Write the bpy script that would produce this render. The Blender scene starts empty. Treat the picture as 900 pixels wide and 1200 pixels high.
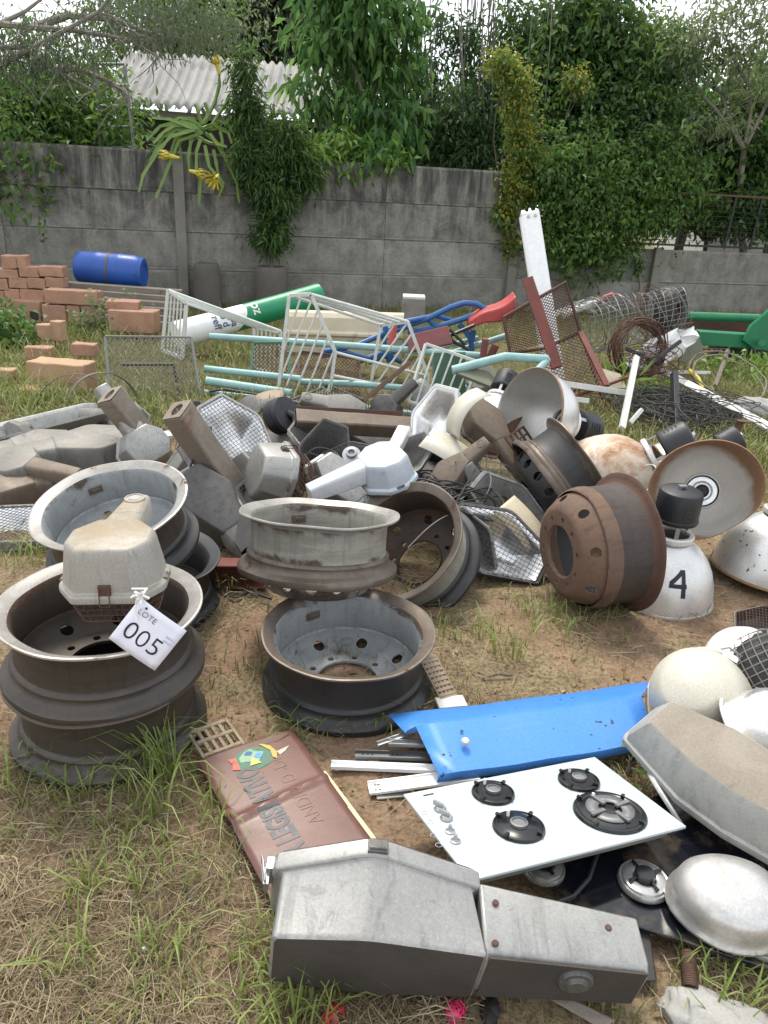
import bpy, bmesh, math, random
import numpy as np
from mathutils import Vector, Matrix
random.seed(7)
RNG = np.random.default_rng(11)
S = bpy.context.scene
COL = S.collection
PI = math.pi
rad = math.radians

# ---------------------------------------------------------------- camera
CAM_H, PITCH, ROLL = 1.6, rad(22.6), rad(3.0)
cd = bpy.data.cameras.new('camera')
cam = bpy.data.objects.new('camera', cd)
COL.objects.link(cam)
cd.sensor_fit = 'VERTICAL'; cd.sensor_height = 24.0; cd.lens = 18.0
cd.clip_start = 0.05; cd.clip_end = 500
CAM_R = (Matrix.Rotation(PI/2 - PITCH, 3, 'X') @ Matrix.Rotation(ROLL, 3, 'Z'))
cam.matrix_world = Matrix.Translation((0, 0, CAM_H)) @ CAM_R.to_4x4()
S.camera = cam

# ---------------------------------------------------------------- world, sun, exposure
SUN_EL, SUN_ROT = rad(60), rad(-18)
w = bpy.data.worlds.new('World'); S.world = w; w.use_nodes = True
nt = w.node_tree; nt.nodes.clear()
wo = nt.nodes.new('ShaderNodeOutputWorld'); bg = nt.nodes.new('ShaderNodeBackground')
sky = nt.nodes.new('ShaderNodeTexSky'); sky.sky_type = 'NISHITA'; sky.sun_disc = False
sky.sun_elevation = SUN_EL; sky.sun_rotation = SUN_ROT; sky.dust_density = 2.0; sky.air_density = 1.0
tc = nt.nodes.new('ShaderNodeTexCoord'); cn = nt.nodes.new('ShaderNodeTexNoise')
cn.inputs['Scale'].default_value = 2.2; cn.inputs['Detail'].default_value = 6
mp = nt.nodes.new('ShaderNodeMapping'); mp.inputs['Scale'].default_value = (1, 1, 2.5)
cr = nt.nodes.new('ShaderNodeValToRGB'); cr.color_ramp.elements[0].position = .34; cr.color_ramp.elements[1].position = .52
cr.color_ramp.elements[0].color = (.22, .22, .22, 1)
mx = nt.nodes.new('ShaderNodeMix'); mx.data_type = 'RGBA'
mx.inputs[7].default_value = (10.2, 10.6, 11.1, 1)          # bright cloud layer over the blue
nt.links.new(tc.outputs['Generated'], mp.inputs[0]); nt.links.new(mp.outputs[0], cn.inputs['Vector'])
nt.links.new(cn.outputs['Fac'], cr.inputs[0]); nt.links.new(cr.outputs[0], mx.inputs[0])
nt.links.new(sky.outputs[0], mx.inputs[6]); nt.links.new(mx.outputs[2], bg.inputs[0])
bg.inputs[1].default_value = 0.115
nt.links.new(bg.outputs[0], wo.inputs[0])
sd = bpy.data.lights.new('sun', 'SUN'); sd.energy = 2.8; sd.angle = rad(16); sd.color = (1, .94, .84)
so = bpy.data.objects.new('sun', sd); COL.objects.link(so)
_d = Vector((math.sin(SUN_ROT)*math.cos(SUN_EL), math.cos(SUN_ROT)*math.cos(SUN_EL), math.sin(SUN_EL)))
so.rotation_euler = _d.to_track_quat('Z', 'Y').to_euler(); so.location = (0, 0, 20)
S.view_settings.view_transform = 'Standard'; S.view_settings.look = 'None'
S.view_settings.gamma = 1; S.view_settings.use_curve_mapping = False
S.view_settings.exposure = 0.48
S.render.engine = 'CYCLES'
S.cycles.max_bounces = 6; S.cycles.transparent_max_bounces = 8
S.cycles.use_denoising = True

# ---------------------------------------------------------------- where things stand (photo survey)
def _ray(px, py): return CAM_R @ Vector(((px-450)/900, (600-py)/900, -1))
def P(px, py, z=0.0):
    d = _ray(px, py); return Vector((0, 0, CAM_H)) + d*((z-CAM_H)/d.z)
def PY(px, py, y):
    d = _ray(px, py); return Vector((0, 0, CAM_H)) + d*(y/d.y)

# ---------------------------------------------------------------- noise for numpy
def vnoise(x, y, seed=0):
    xi = np.floor(x).astype(int); yi = np.floor(y).astype(int); xf = x-xi; yf = y-yi
    def h(a, b):
        n = np.sin(a*127.1 + b*311.7 + seed*74.7)*43758.5453; return n-np.floor(n)
    u = xf*xf*(3-2*xf); v = yf*yf*(3-2*yf)
    return (h(xi, yi)*(1-u)+h(xi+1, yi)*u)*(1-v) + (h(xi, yi+1)*(1-u)+h(xi+1, yi+1)*u)*v

# ---------------------------------------------------------------- mesh collector
OFF = {}      # things whose parts are given in world coordinates: name -> origin
def _off(o):
    while o is not None:
        if o.name in OFF: return OFF[o.name]
        o = o.parent
    return None
def frame_of(p0, p1, up=(0, 0, 1)):
    d = (Vector(p1)-Vector(p0)); L = d.length; d = d/L
    u = Vector(up)
    if abs(d.dot(u)) > .98: u = Vector((0, 1, 0)) if abs(d.y) < .9 else Vector((1, 0, 0))
    s = d.cross(u).normalized(); u = s.cross(d).normalized()
    return d, s, u, L
class MB:
    def __init__(self): self.v = []; self.f = []; self.m = []; self.mi = 0
    def add(self, vs, fs):
        b = len(self.v); self.v += [tuple(q) for q in vs]
        self.f += [[i+b for i in q] for q in fs]; self.m += [self.mi]*len(fs); return self
    def box(self, c, s, M=None):
        c = Vector(c); h = Vector(s)/2
        q = [Vector((x*h.x, y*h.y, z*h.z)) for x in (-1, 1) for y in (-1, 1) for z in (-1, 1)]
        if M is not None: q = [M @ k for k in q]
        return self.add([k+c for k in q], [(0, 1, 3, 2), (4, 6, 7, 5), (0, 4, 5, 1), (2, 3, 7, 6), (0, 2, 6, 4), (1, 5, 7, 3)])
    def bar(self, p0, p1, w, h, up=(0, 0, 1), taper=1.0):
        d, s, u, L = frame_of(p0, p1, up); q = []
        for p, k in ((Vector(p0), 1), (Vector(p1), taper)):
            q += [p+s*(a*w/2*k)+u*(b*h/2*k) for a, b in ((-1, -1), (1, -1), (1, 1), (-1, 1))]
        return self.add(q, [(0, 3, 2, 1), (4, 5, 6, 7)]+[(i, (i+1) % 4, 4+(i+1) % 4, 4+i) for i in range(4)])
    def tube(self, pts, r, seg=8, closed=False, cap=True):
        pts = [Vector(p) for p in pts]; n = len(pts); rs = r if isinstance(r, (list, tuple)) else [r]*n
        u = None; rings = []
        for i, p in enumerate(pts):
            a = pts[i-1] if (i > 0 or closed) else p; b = pts[(i+1) % n] if (i < n-1 or closed) else p
            d = (b-a)
            if d.length < 1e-9: d = Vector((0, 0, 1))
            d.normalize()
            if u is None:
                u = d.orthogonal().normalized()
            u = (u-d*u.dot(d))
            if u.length < 1e-6: u = d.orthogonal()
            u.normalize(); s = d.cross(u)
            rings.append([p+(u*math.cos(t)+s*math.sin(t))*rs[i] for t in [2*PI*k/seg for k in range(seg)]])
        return self.loft(rings, cap and not closed, cap and not closed, wrap=closed)
    def loft(self, rings, cap0=True, cap1=True, wrap=False, ring_closed=True):
        n = len(rings[0]); m = len(rings); vs = [q for r_ in rings for q in r_]; fs = []
        for i in range(m if wrap else m-1):
            j = (i+1) % m
            for k in range(n if ring_closed else n-1):
                l = (k+1) % n; fs.append((i*n+k, i*n+l, j*n+l, j*n+k))
        if cap0: fs.append(tuple(range(n-1, -1, -1)))
        if cap1: fs.append(tuple((m-1)*n+k for k in range(n)))
        return self.add(vs, fs)
    def lathe(self, prof, seg=48, a0=0.0, a1=2*PI, M=None, deform=None):
        full = abs(a1-a0-2*PI) < 1e-6; k = seg if full else seg+1
        vs = []
        for i in range(k):
            a = a0+(a1-a0)*i/seg
            for r, z in prof:
                q = Vector((r*math.cos(a), r*math.sin(a), z))
                if deform: q = deform(q, a)
                vs.append(M @ q if M is not None else q)
        n = len(prof); fs = []
        for i in range(seg):
            j = (i+1) % k
            for t in range(n-1):
                fs.append((i*n+t, j*n+t, j*n+t+1, i*n+t+1))
        return self.add(vs, fs)
    def disc(self, c, r, z=0, seg=32, M=None):
        vs = [Vector((c[0]+r*math.cos(2*PI*i/seg), c[1]+r*math.sin(2*PI*i/seg), z)) for i in range(seg)]
        if M is not None: vs = [M @ q for q in vs]
        return self.add(vs, [tuple(range(seg))])
    def cyl(self, p0, p1, r, seg=20, r1=None): return self.tube([p0, p1], [r, r if r1 is None else r1], seg)
    def build(self, name, mat, parent=None, smooth=35, bevel=0.0, solid=0.0, seg=2):
        me = bpy.data.meshes.new(name)
        off = _off(parent) if parent is not None else None
        v = np.array(self.v, dtype=float)
        if off is not None: v = v-np.array(off)
        me.from_pydata([tuple(q) for q in v], [], self.f)
        mats = mat if isinstance(mat, (list, tuple)) else [mat]
        for k in mats: me.materials.append(k)
        if any(self.m): me.polygons.foreach_set('material_index', self.m)
        if smooth:
            me.polygons.foreach_set('use_smooth', [True]*len(me.polygons))
            me.set_sharp_from_angle(angle=rad(smooth))
        me.update()
        o = bpy.data.objects.new(name, me); COL.objects.link(o)
        if parent is not None: o.parent = parent
        if solid:
            md = o.modifiers.new('thickness', 'SOLIDIFY'); md.thickness = solid; md.offset = 0
        if bevel:
            md = o.modifiers.new('edge', 'BEVEL'); md.width = bevel; md.segments = seg; md.limit_method = 'ANGLE'; md.angle_limit = rad(38)
            md.harden_normals = False
        return o
def props(o, label=None, cat=None, group=None, kind=None):
    if label: o['label'] = label
    if cat: o['category'] = cat
    if group: o['group'] = group
    if kind: o['kind'] = kind
    return o
def thing(name, label, cat, group=None, world=None):
    o = bpy.data.objects.new(name, None); COL.objects.link(o); o.empty_display_size = .05
    props(o, label, cat, group)
    if world is not None:
        o.location = Vector(world); OFF[o.name] = Vector(world)
    return o
def solo(name, mb, mat, label, cat, group=None, kind=None, **kw):
    v = np.array(mb.v, dtype=float)
    c = Vector(((v[:, 0].min()+v[:, 0].max())/2, (v[:, 1].min()+v[:, 1].max())/2, v[:, 2].min()))
    mb.v = [tuple(q) for q in (v-np.array(c))]
    o = mb.build(name, mat, **kw); o.location = c
    return props(o, label, cat, group, kind)
def kids(o): return [c for c in bpy.data.objects if c.parent == o]
def dup(root, label, group=None, mats=None, skip=()):
    r = root.copy(); COL.objects.link(r); r['label'] = label
    if group: r['group'] = group
    def rec(a, b):
        for c in a.children:
            if c.name.split('.')[0] in skip: continue
            k = c.copy(); COL.objects.link(k); k.parent = b
            base = c.name.split('.')[0]
            if mats and base in mats:
                k.material_slots[0].link = 'OBJECT'; k.material_slots[0].material = mats[base]
            rec(c, k)
    rec(root, r); return r
def remat(root, mats):
    for c in root.children_recursive:
        b = c.name.split('.')[0]
        if b in mats: c.material_slots[0].link = 'OBJECT'; c.material_slots[0].material = mats[b]
def axes(x=None, z=None, y=None):
    """rotation from two wanted axes; the second named one is made orthogonal"""
    if x is not None and z is not None:
        X = Vector(x).normalized(); Z = Vector(z); Z = (Z-X*Z.dot(X)).normalized(); Yv = Z.cross(X)
    elif z is not None and y is None:
        Z = Vector(z).normalized(); X = Z.orthogonal().normalized(); Yv = Z.cross(X)
    else:
        Z = Vector(z).normalized(); Yv = Vector(y); Yv = (Yv-Z*Yv.dot(Z)).normalized(); X = Yv.cross(Z)
    return Matrix((X, Yv, Z)).transposed()
def put(o, loc, R=None, s=1.0):
    M = (R.to_4x4() if R is not None else Matrix.Identity(4))
    o.matrix_world = Matrix.Translation(Vector(loc)) @ M @ Matrix.Scale(s, 4); return o

def axz(z, x=(1, 0, 0)):
    """rotation whose z axis is exact and whose x axis is as near as it can be"""
    Z = Vector(z).normalized(); X = Vector(x); X = (X-Z*X.dot(Z)).normalized()
    return Matrix((X, Z.cross(X), Z)).transposed()

# ---------------------------------------------------------------- materials
class NT:
    def __init__(self, name):
        self.m = bpy.data.materials.new(name); self.m.use_nodes = True; self.t = self.m.node_tree; self.t.nodes.clear()
        self.out = self.n('ShaderNodeOutputMaterial'); self.b = self.n('ShaderNodeBsdfPrincipled')
        self.l(self.b.outputs[0], self.out.inputs[0])
    def n(self, t, **k):
        x = self.t.nodes.new(t)
        for a, b in k.items(): setattr(x, a, b)
        return x
    def l(self, a, b): self.t.links.new(a, b)
    def coord(self, scale=(1, 1, 1), shift=True):
        tc = self.n('ShaderNodeTexCoord'); mp = self.n('ShaderNodeMapping'); mp.inputs['Scale'].default_value = scale
        self.l(tc.outputs['Object'], mp.inputs[0])
        if shift:
            oi = self.n('ShaderNodeObjectInfo'); mu = self.n('ShaderNodeMath', operation='MULTIPLY'); mu.inputs[1].default_value = 37.0
            self.l(oi.outputs['Random'], mu.inputs[0]); cx = self.n('ShaderNodeCombineXYZ')
            self.l(mu.outputs[0], cx.inputs[0]); self.l(mu.outputs[0], cx.inputs[1]); self.l(mu.outputs[0], cx.inputs[2])
            self.l(cx.outputs[0], mp.inputs['Location'])
        return mp.outputs[0]
    def noise(self, vec, scale, detail=5, rough=.6, dist=0.0):
        x = self.n('ShaderNodeTexNoise'); x.inputs['Scale'].default_value = scale; x.inputs['Detail'].default_value = detail
        x.inputs['Roughness'].default_value = rough; x.inputs['Distortion'].default_value = dist
        self.l(vec, x.inputs['Vector']); return x.outputs['Fac']
    def ramp(self, fac, a, b, va=0.0, vb=1.0):
        x = self.n('ShaderNodeMapRange'); x.interpolation_type = 'SMOOTHSTEP'
        x.inputs[1].default_value = a; x.inputs[2].default_value = b; x.inputs[3].default_value = va; x.inputs[4].default_value = vb
        self.l(fac, x.inputs[0]); return x.outputs[0]
    def mix(self, fac, a, b):
        x = self.n('ShaderNodeMix', data_type='RGBA')
        for k, v in ((0, fac), (6, a), (7, b)):
            if isinstance(v, (tuple, list)): x.inputs[k].default_value = (*v[:3], 1)
            elif isinstance(v, (int, float)): x.inputs[k].default_value = v
            else: self.l(v, x.inputs[k])
        return x.outputs[2]
    def math(self, op, a, b=None):
        x = self.n('ShaderNodeMath', operation=op)
        for k, v in ((0, a), (1, b)):
            if v is None: continue
            if isinstance(v, (int, float)): x.inputs[k].default_value = v
            else: self.l(v, x.inputs[k])
        return x.outputs[0]
    def bump(self, h, strength=.3, dist=.01):
        x = self.n('ShaderNodeBump'); x.inputs['Strength'].default_value = strength; x.inputs['Distance'].default_value = dist
        self.l(h, x.inputs['Height']); self.l(x.outputs[0], self.b.inputs['Normal'])
    def put(self, **k):
        for a, v in k.items():
            i = self.b.inputs[a.replace('_', ' ')]
            if isinstance(v, (tuple, list)): i.default_value = (*v[:3], 1)
            elif isinstance(v, (int, float)): i.default_value = v
            else: self.l(v, i)
        return self
def worn(name, base, alt=None, rust=None, rust_cov=.3, scale=6.0, stretch=(1, 1, 1), rough=.5, metal=0.0, bump=.15, alt_cov=.5,
         dust=None, dust_cov=.3, speck=None, fine=60.0, edge=.06, top=None, grime=.35, scratch=.35, rimrust=None, amt=.55, spk=(.67, .70), streak=0.0, edgew=0.0, zband=None):
    k = NT(name); c = k.coord(stretch); c2 = k.coord((1, 1, 1))
    n1 = k.noise(c, scale, 6, .62, .3); n2 = k.noise(c2, scale*.7, 8, .68, .6); n3 = k.noise(c2, fine*2.4, 4, .65)
    col = k.mix(k.math('MULTIPLY', k.ramp(n1, .58-alt_cov*.35, .78-alt_cov*.3), amt), base, alt if alt else tuple(x*.7 for x in base))
    # crisp edged grime, pin specks and scratches
    g1 = k.noise(c2, scale*1.9, 10, .78, .9); col = k.mix(k.ramp(g1, .585, .63, 0, grime), col, tuple(x*.45 for x in base))
    g2 = k.noise(c2, 150, 2, .5); col = k.mix(k.ramp(g2, .66, .72, 0, grime*.45), col, tuple(x*.35 for x in base))
    if streak:
        st = k.noise(k.coord((9, 9, 1.1)), 3.5, 6, .65, .3); col = k.mix(k.ramp(st, .48, .72, 0, streak), col, tuple(x*.33 for x in base))
    if edgew:
        bv = k.n('ShaderNodeBevel', samples=3); bv.inputs[0].default_value = .007; ge = k.n('ShaderNodeNewGeometry'); dp = k.n('ShaderNodeVectorMath', operation='DOT_PRODUCT')
        k.l(bv.outputs[0], dp.inputs[0]); k.l(ge.outputs['Normal'], dp.inputs[1]); en = k.noise(c2, 28, 5, .7)
        ef = k.math('MULTIPLY', k.ramp(dp.outputs['Value'], .995, .90), k.ramp(en, .40, .60)); col = k.mix(k.math('MULTIPLY', ef, edgew), col, tuple(min(.75, x*1.7+.03) for x in base))
    if scratch:
        sc = k.noise(k.coord((1, 1, 1)), 9, 3, .6, 2.5); sv = k.n('ShaderNodeTexVoronoi', feature='DISTANCE_TO_EDGE'); sv.inputs['Scale'].default_value = scale*1.3
        wv = k.n('ShaderNodeVectorMath', operation='ADD'); k.l(k.coord((.35, 1.6, 1.2)), wv.inputs[0]); k.l(sc, wv.inputs[1]); k.l(wv.outputs[0], sv.inputs['Vector'])
        col = k.mix(k.ramp(sv.outputs['Distance'], .0, .012, scratch, 0), col, tuple(min(1, x*1.45) for x in base))
    if top:
        gn = k.n('ShaderNodeNewGeometry'); sx = k.n('ShaderNodeSeparateXYZ'); k.l(gn.outputs['Normal'], sx.inputs[0])
        tn = k.noise(c2, scale*1.2, 8, .7, .4); tf = k.math('MULTIPLY', k.ramp(sx.outputs[2], .55, .95), k.ramp(tn, .34, .6)); col = k.mix(tf, col, top)
    v = k.ramp(n3, .3, .7, .90, 1.08); vm = k.n('ShaderNodeMix', data_type='RGBA', blend_type='MULTIPLY'); vm.inputs[0].default_value = 1
    k.l(col, vm.inputs[6]); cc = k.n('ShaderNodeCombineXYZ'); [k.l(v, cc.inputs[i]) for i in range(3)]; k.l(cc.outputs[0], vm.inputs[7]); col = vm.outputs[2]
    if dust:
        n4 = k.noise(c2, scale*.45, 7, .7, .2); col = k.mix(k.ramp(n4, .72-dust_cov*.5, .8-dust_cov*.35), col, dust)
    rg = k.ramp(n2, .2, .8, rough-.1, rough+.14); mt = metal
    if rust:
        n2r = n2
        if zband:
            tz = k.n('ShaderNodeTexCoord'); sz = k.n('ShaderNodeSeparateXYZ'); k.l(tz.outputs['Object'], sz.inputs[0])
            for z0_, z1_, am_ in zband: n2r = k.math('ADD', n2r, k.ramp(sz.outputs[2], z0_, z1_, 0, am_))
        rf = k.ramp(n2r, .74-rust_cov*.48, .74-rust_cov*.48+edge+.04)
        rc = k.mix(k.ramp(n3, .35, .65), rust, tuple(x*.45 for x in rust)); col = k.mix(rf, col, rc)
        mt = k.math('MULTIPLY', k.math('SUBTRACT', 1.0, rf), metal); rg = k.math('MAXIMUM', rg, k.math('MULTIPLY', rf, .85))
    if rimrust:
        tc2 = k.n('ShaderNodeTexCoord'); sp2 = k.n('ShaderNodeSeparateXYZ'); k.l(tc2.outputs['Object'], sp2.inputs[0]); rr2 = k.math('SQRT', k.math('ADD', k.math('MULTIPLY', sp2.outputs[0], sp2.outputs[0]), k.math('MULTIPLY', sp2.outputs[1], sp2.outputs[1])))
        rf2 = k.ramp(k.math('ADD', rr2, k.math('MULTIPLY', k.math('SUBTRACT', n2, .5), .10)), rimrust, rimrust+.035); col = k.mix(rf2, col, k.mix(k.ramp(n3, .35, .65), (.27, .15, .075), (.17, .10, .06)))
        rg = k.math('MAXIMUM', rg, k.math('MULTIPLY', rf2, .8)); mt = k.math('MULTIPLY', k.math('SUBTRACT', 1.0, rf2), metal)
    if speck:
        n5 = k.noise(c2, 42, 2, .5); col = k.mix(k.ramp(n5, *spk), col, speck)
    k.put(Base_Color=col, Roughness=rg, Metallic=mt)
    if bump: k.bump(k.math('ADD', k.math('MULTIPLY', n3, .5), n2), bump, .006)
    return k.m
def plain(name, col, rough=.5, metal=0.0, coat=0.0):
    k = NT(name); n = k.noise(k.coord(), 25, 4)
    k.put(Base_Color=k.mix(k.ramp(n, .3, .7), tuple(x*.94 for x in col), tuple(min(1, x*1.04) for x in col)), Roughness=k.ramp(n, .2, .8, max(.03, rough-.06), rough+.08), Metallic=metal)
    if coat: k.put(Coat_Weight=coat)
    return k.m
def leafmat(name, cols, rough=.5, trans=.35):
    k = NT(name); g = k.n('ShaderNodeNewGeometry'); r = k.n('ShaderNodeValToRGB')
    e = r.color_ramp.elements
    while len(e) < len(cols): e.new(.5)
    for i, c in enumerate(cols): e[i].position = i/(max(1, len(cols)-1)); e[i].color = (*c, 1)
    k.l(g.outputs['Random Per Island'], r.inputs[0])
    k.put(Base_Color=r.outputs[0], Roughness=rough)
    tr = k.n('ShaderNodeBsdfTranslucent'); ms = k.n('ShaderNodeMixShader'); ms.inputs[0].default_value = trans
    hs = k.n('ShaderNodeHueSaturation'); hs.inputs['Value'].default_value = 1.3; hs.inputs['Hue'].default_value = .485
    k.l(r.outputs[0], hs.inputs['Color']); k.l(hs.outputs[0], tr.inputs[0])
    k.l(k.b.outputs[0], ms.inputs[1]); k.l(tr.outputs[0], ms.inputs[2]); k.l(ms.outputs[0], k.out.inputs[0])
    return k.m

M = {}
M['alu'] = worn('aged cast aluminium', (.33, .325, .31), (.25, .245, .23), rust=(.14, .105, .075), rust_cov=.1, scale=5, rough=.42, metal=.5, bump=.08, amt=.5, grime=.45, streak=.45, edgew=.8)
M['alu_tan'] = worn('cast aluminium with tan dust', (.34, .325, .29), (.27, .25, .21), rust=(.13, .10, .075), rust_cov=.14, scale=4, rough=.6, metal=.2, bump=.15, top=(.27, .215, .145), amt=.3, streak=.3, edgew=.8)
M['alu_dirty'] = worn('dirty cast aluminium', (.215, .21, .195), (.14, .135, .12), rust=(.075, .058, .046), rust_cov=.26, scale=5, rough=.6, metal=.2, bump=.2, top=(.19, .175, .15), amt=.6, grime=.55, streak=.55, edgew=.8)
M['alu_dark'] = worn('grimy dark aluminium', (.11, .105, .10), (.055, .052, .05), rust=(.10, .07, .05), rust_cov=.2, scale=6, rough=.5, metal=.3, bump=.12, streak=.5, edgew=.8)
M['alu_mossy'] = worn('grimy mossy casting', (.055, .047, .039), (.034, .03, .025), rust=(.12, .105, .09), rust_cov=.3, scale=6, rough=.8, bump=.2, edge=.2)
M['alu_brown'] = worn('brown stained aluminium', (.165, .128, .096), (.11, .085, .062), rust=(.06, .045, .035), rust_cov=.26, scale=6, rough=.6, metal=.2, bump=.15, streak=.4, edgew=.7)
M['rust_arm'] = worn('arm with orange rust', (.25, .21, .165), (.16, .13, .10), rust=(.22, .115, .06), rust_cov=.34, scale=4, rough=.65, metal=.1, bump=.2, streak=.4, edgew=.7)
M['wheel_inner'] = worn('grey primed wheel inside', (.27, .285, .29), (.19, .20, .205), rust=(.10, .07, .05), rust_cov=.22, scale=6, rough=.55, metal=.1, bump=.12, streak=.45, edgew=.6, zband=[(.165, .205, .13), (.06, .03, .05)])
M['wheel_side'] = worn('brown grey wheel barrel', (.056, .043, .032), (.034, .028, .022), rust=(.10, .052, .03), rust_cov=.4, scale=3, stretch=(1, 1, 9), rough=.6, metal=.2, bump=.2, streak=.45, edgew=.6, zband=[(.17, .20, .10), (.10, .08, .06)])
M['wheel_dark'] = worn('dark wheel barrel', (.032, .031, .032), (.022, .02, .019), rust=(.12, .06, .035), rust_cov=.2, scale=3, stretch=(1, 1, 9), rough=.5, metal=.2, bump=.15, streak=.45, edgew=.6, zband=[(.175, .20, .12)])
M['wheel_rustbarrel'] = worn('rusty dark barrel', (.058, .045, .04), (.04, .033, .03), rust=(.12, .06, .036), rust_cov=.42, scale=4, stretch=(1, 1, 5), rough=.65, metal=.1, bump=.25, edge=.2, streak=.45, edgew=.6)
M['wheel_pale'] = worn('pale streaked wheel barrel', (.27, .26, .22), (.14, .13, .11), rust=(.09, .06, .045), rust_cov=.3, scale=4, stretch=(1, 1, 7), rough=.6, metal=.1, bump=.2, streak=.45, edgew=.6, zband=[(.16, .20, .10), (.115, .085, .13)])
M['wheel_rust'] = worn('rusted wheel steel', (.12, .055, .036), (.075, .045, .035), rust=(.26, .125, .06), rust_cov=.28, scale=4, stretch=(1, 1, 4), rough=.75, bump=.3, streak=.45, edgew=.6)
M['wheel_orange'] = worn('orange rust wheel face', (.14, .083, .054), (.10, .066, .05), rust=(.08, .055, .042), rust_cov=.3, scale=6, rough=.8, bump=.3, streak=.45, edgew=.6)
M['wheel_lip'] = worn('scuffed steel lip', (.16, .13, .105), (.09, .07, .055), rust=(.10, .055, .035), rust_cov=.38, scale=8, rough=.45, metal=.45, bump=.15)
M['lip_silver'] = worn('bright scuffed lip', (.36, .345, .32), (.20, .175, .15), rust=(.11, .065, .042), rust_cov=.3, scale=8, rough=.42, metal=.45, bump=.12)
M['lip_black'] = worn('black gutter flange', (.03, .03, .032), (.05, .046, .042), rust=(.12, .08, .055), rust_cov=.18, scale=6, rough=.42, metal=.2, bump=.1)
M['mirror'] = worn('reflector aluminium', (.80, .80, .79), (.60, .60, .59), rust=(.30, .25, .2), rust_cov=.10, scale=5, rough=.24, metal=.9, bump=.06, amt=.3, grime=.2)
M['bay_out'] = worn('bay lamp aluminium', (.66, .655, .64), (.55, .54, .52), rust=(.36, .29, .2), rust_cov=.12, scale=5, rough=.36, metal=.6, bump=.05, edge=.15, amt=.3, grime=.16, scratch=.2)
M['bay_spot'] = worn('speckled bay lamp aluminium', (.64, .635, .62), (.52, .51, .49), rust=(.30, .24, .17), rust_cov=.12, scale=5, rough=.36, metal=.6, bump=.05, speck=(.12, .10, .08), amt=.3, grime=.14, scratch=.2)
M['bay_in'] = worn('bay lamp inside', (.60, .585, .55), (.48, .46, .42), scale=3, rough=.36, metal=.6, bump=.06, rimrust=.222, grime=.12, amt=.35, scratch=.15)
M['bay_in_rust'] = worn('bay lamp inside with rusted rim', (.66, .64, .60), (.56, .53, .48), scale=3, rough=.36, metal=.45, bump=.05, rimrust=.19, grime=.10, amt=.3, scratch=.15)
M['lid_side'] = worn('weathered grey lid casting', (.35, .345, .32), (.27, .26, .24), rust=(.15, .13, .11), rust_cov=.12, scale=6, rough=.65, metal=.1, bump=.2, fine=90, streak=.3, edgew=.6, amt=.4)
M['bay_orange'] = worn('orange stained bay lamp', (.58, .53, .46), (.48, .36, .23), rust=(.40, .19, .075), rust_cov=.50, scale=3.0, rough=.5, metal=.3, bump=.08, edge=.12, grime=.12, amt=.5)
M['rim_rust'] = worn('rusty lamp rim', (.27, .16, .085), (.19, .105, .06), rust=(.13, .075, .045), rust_cov=.3, scale=9, rough=.75, metal=.1, bump=.2)
M['bay_yellow'] = worn('yellowed lamp dome', (.56, .53, .44), (.47, .435, .35), rust=(.42, .36, .25), rust_cov=.22, scale=4, rough=.42, metal=.2, bump=.03, edge=.25, grime=.10, amt=.4)
M['bay_white'] = worn('white lamp dome', (.66, .65, .62), (.55, .54, .51), rust=(.36, .33, .28), rust_cov=.1, scale=4, rough=.34, metal=.2, bump=.03, grime=.10, amt=.3)
M['black'] = worn('black plastic', (.014, .015, .018), (.022, .023, .026), scale=9, rough=.5, bump=.05, dust=(.05, .047, .043), dust_cov=.16)
M['black_metal'] = plain('black painted metal', (.012, .012, .013), .45, .1)
M['grimy_black'] = worn('grimy black', (.02, .019, .018), (.05, .045, .04), scale=9, rough=.7, bump=.2)
M['rust'] = worn('rusted steel', (.10, .05, .034), (.06, .036, .028), rust=(.17, .085, .045), rust_cov=.25, scale=8, rough=.8, bump=.3)
M['rust_red'] = worn('red primer steel', (.15, .04, .028), (.09, .03, .025), rust=(.14, .07, .045), rust_cov=.25, scale=8, rough=.75, bump=.2)
M['wire_rust'] = plain('rusty wire', (.10, .052, .035), .8)
M['wire_grey'] = plain('galvanised wire', (.20, .198, .19), .5, .4)
M['wire_dark'] = plain('dark wire', (.035, .034, .033), .6, .2)
M['ring_alu'] = worn('dull burner ring', (.42, .42, .41), (.32, .32, .31), rust=(.16, .12, .09), rust_cov=.15, scale=8, rough=.3, metal=.7, bump=.05, amt=.4)
M['chrome'] = plain('chromed steel', (.68, .68, .68), .18, 1.0)
M['steel'] = plain('bare steel', (.38, .385, .39), .35, .8)
M['white_paint'] = worn('chipped white paint', (.56, .565, .535), (.44, .44, .40), rust=(.22, .16, .115), rust_cov=.24, scale=9, rough=.5, bump=.06)
M['white_frame'] = worn('greenish white frame paint', (.60, .62, .58), (.48, .50, .46), rust=(.24, .17, .11), rust_cov=.14, scale=14, rough=.5, bump=.05)
M['aqua'] = worn('aqua pipe paint', (.27, .44, .425), (.21, .35, .34), rust=(.32, .29, .24), rust_cov=.2, scale=7, rough=.5, bump=.06)
M['blue_frame'] = worn('blue playground paint', (.025, .11, .30), (.02, .075, .21), rust=(.15, .2, .28), rust_cov=.12, scale=9, rough=.4, bump=.05)
M['red_seat'] = worn('red plastic', (.42, .06, .055), (.34, .05, .045), rust=(.40, .16, .13), rust_cov=.15, scale=8, rough=.45, bump=.05)
M['maroon_seat'] = worn('faded maroon board', (.20, .055, .055), (.14, .045, .045), rust=(.24, .12, .11), rust_cov=.2, scale=7, rough=.6, bump=.08)
M['green_paint'] = worn('green implement paint', (.02, .19, .085), (.018, .14, .07), rust=(.12, .12, .07), rust_cov=.16, scale=7, rough=.42, bump=.06)
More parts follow.
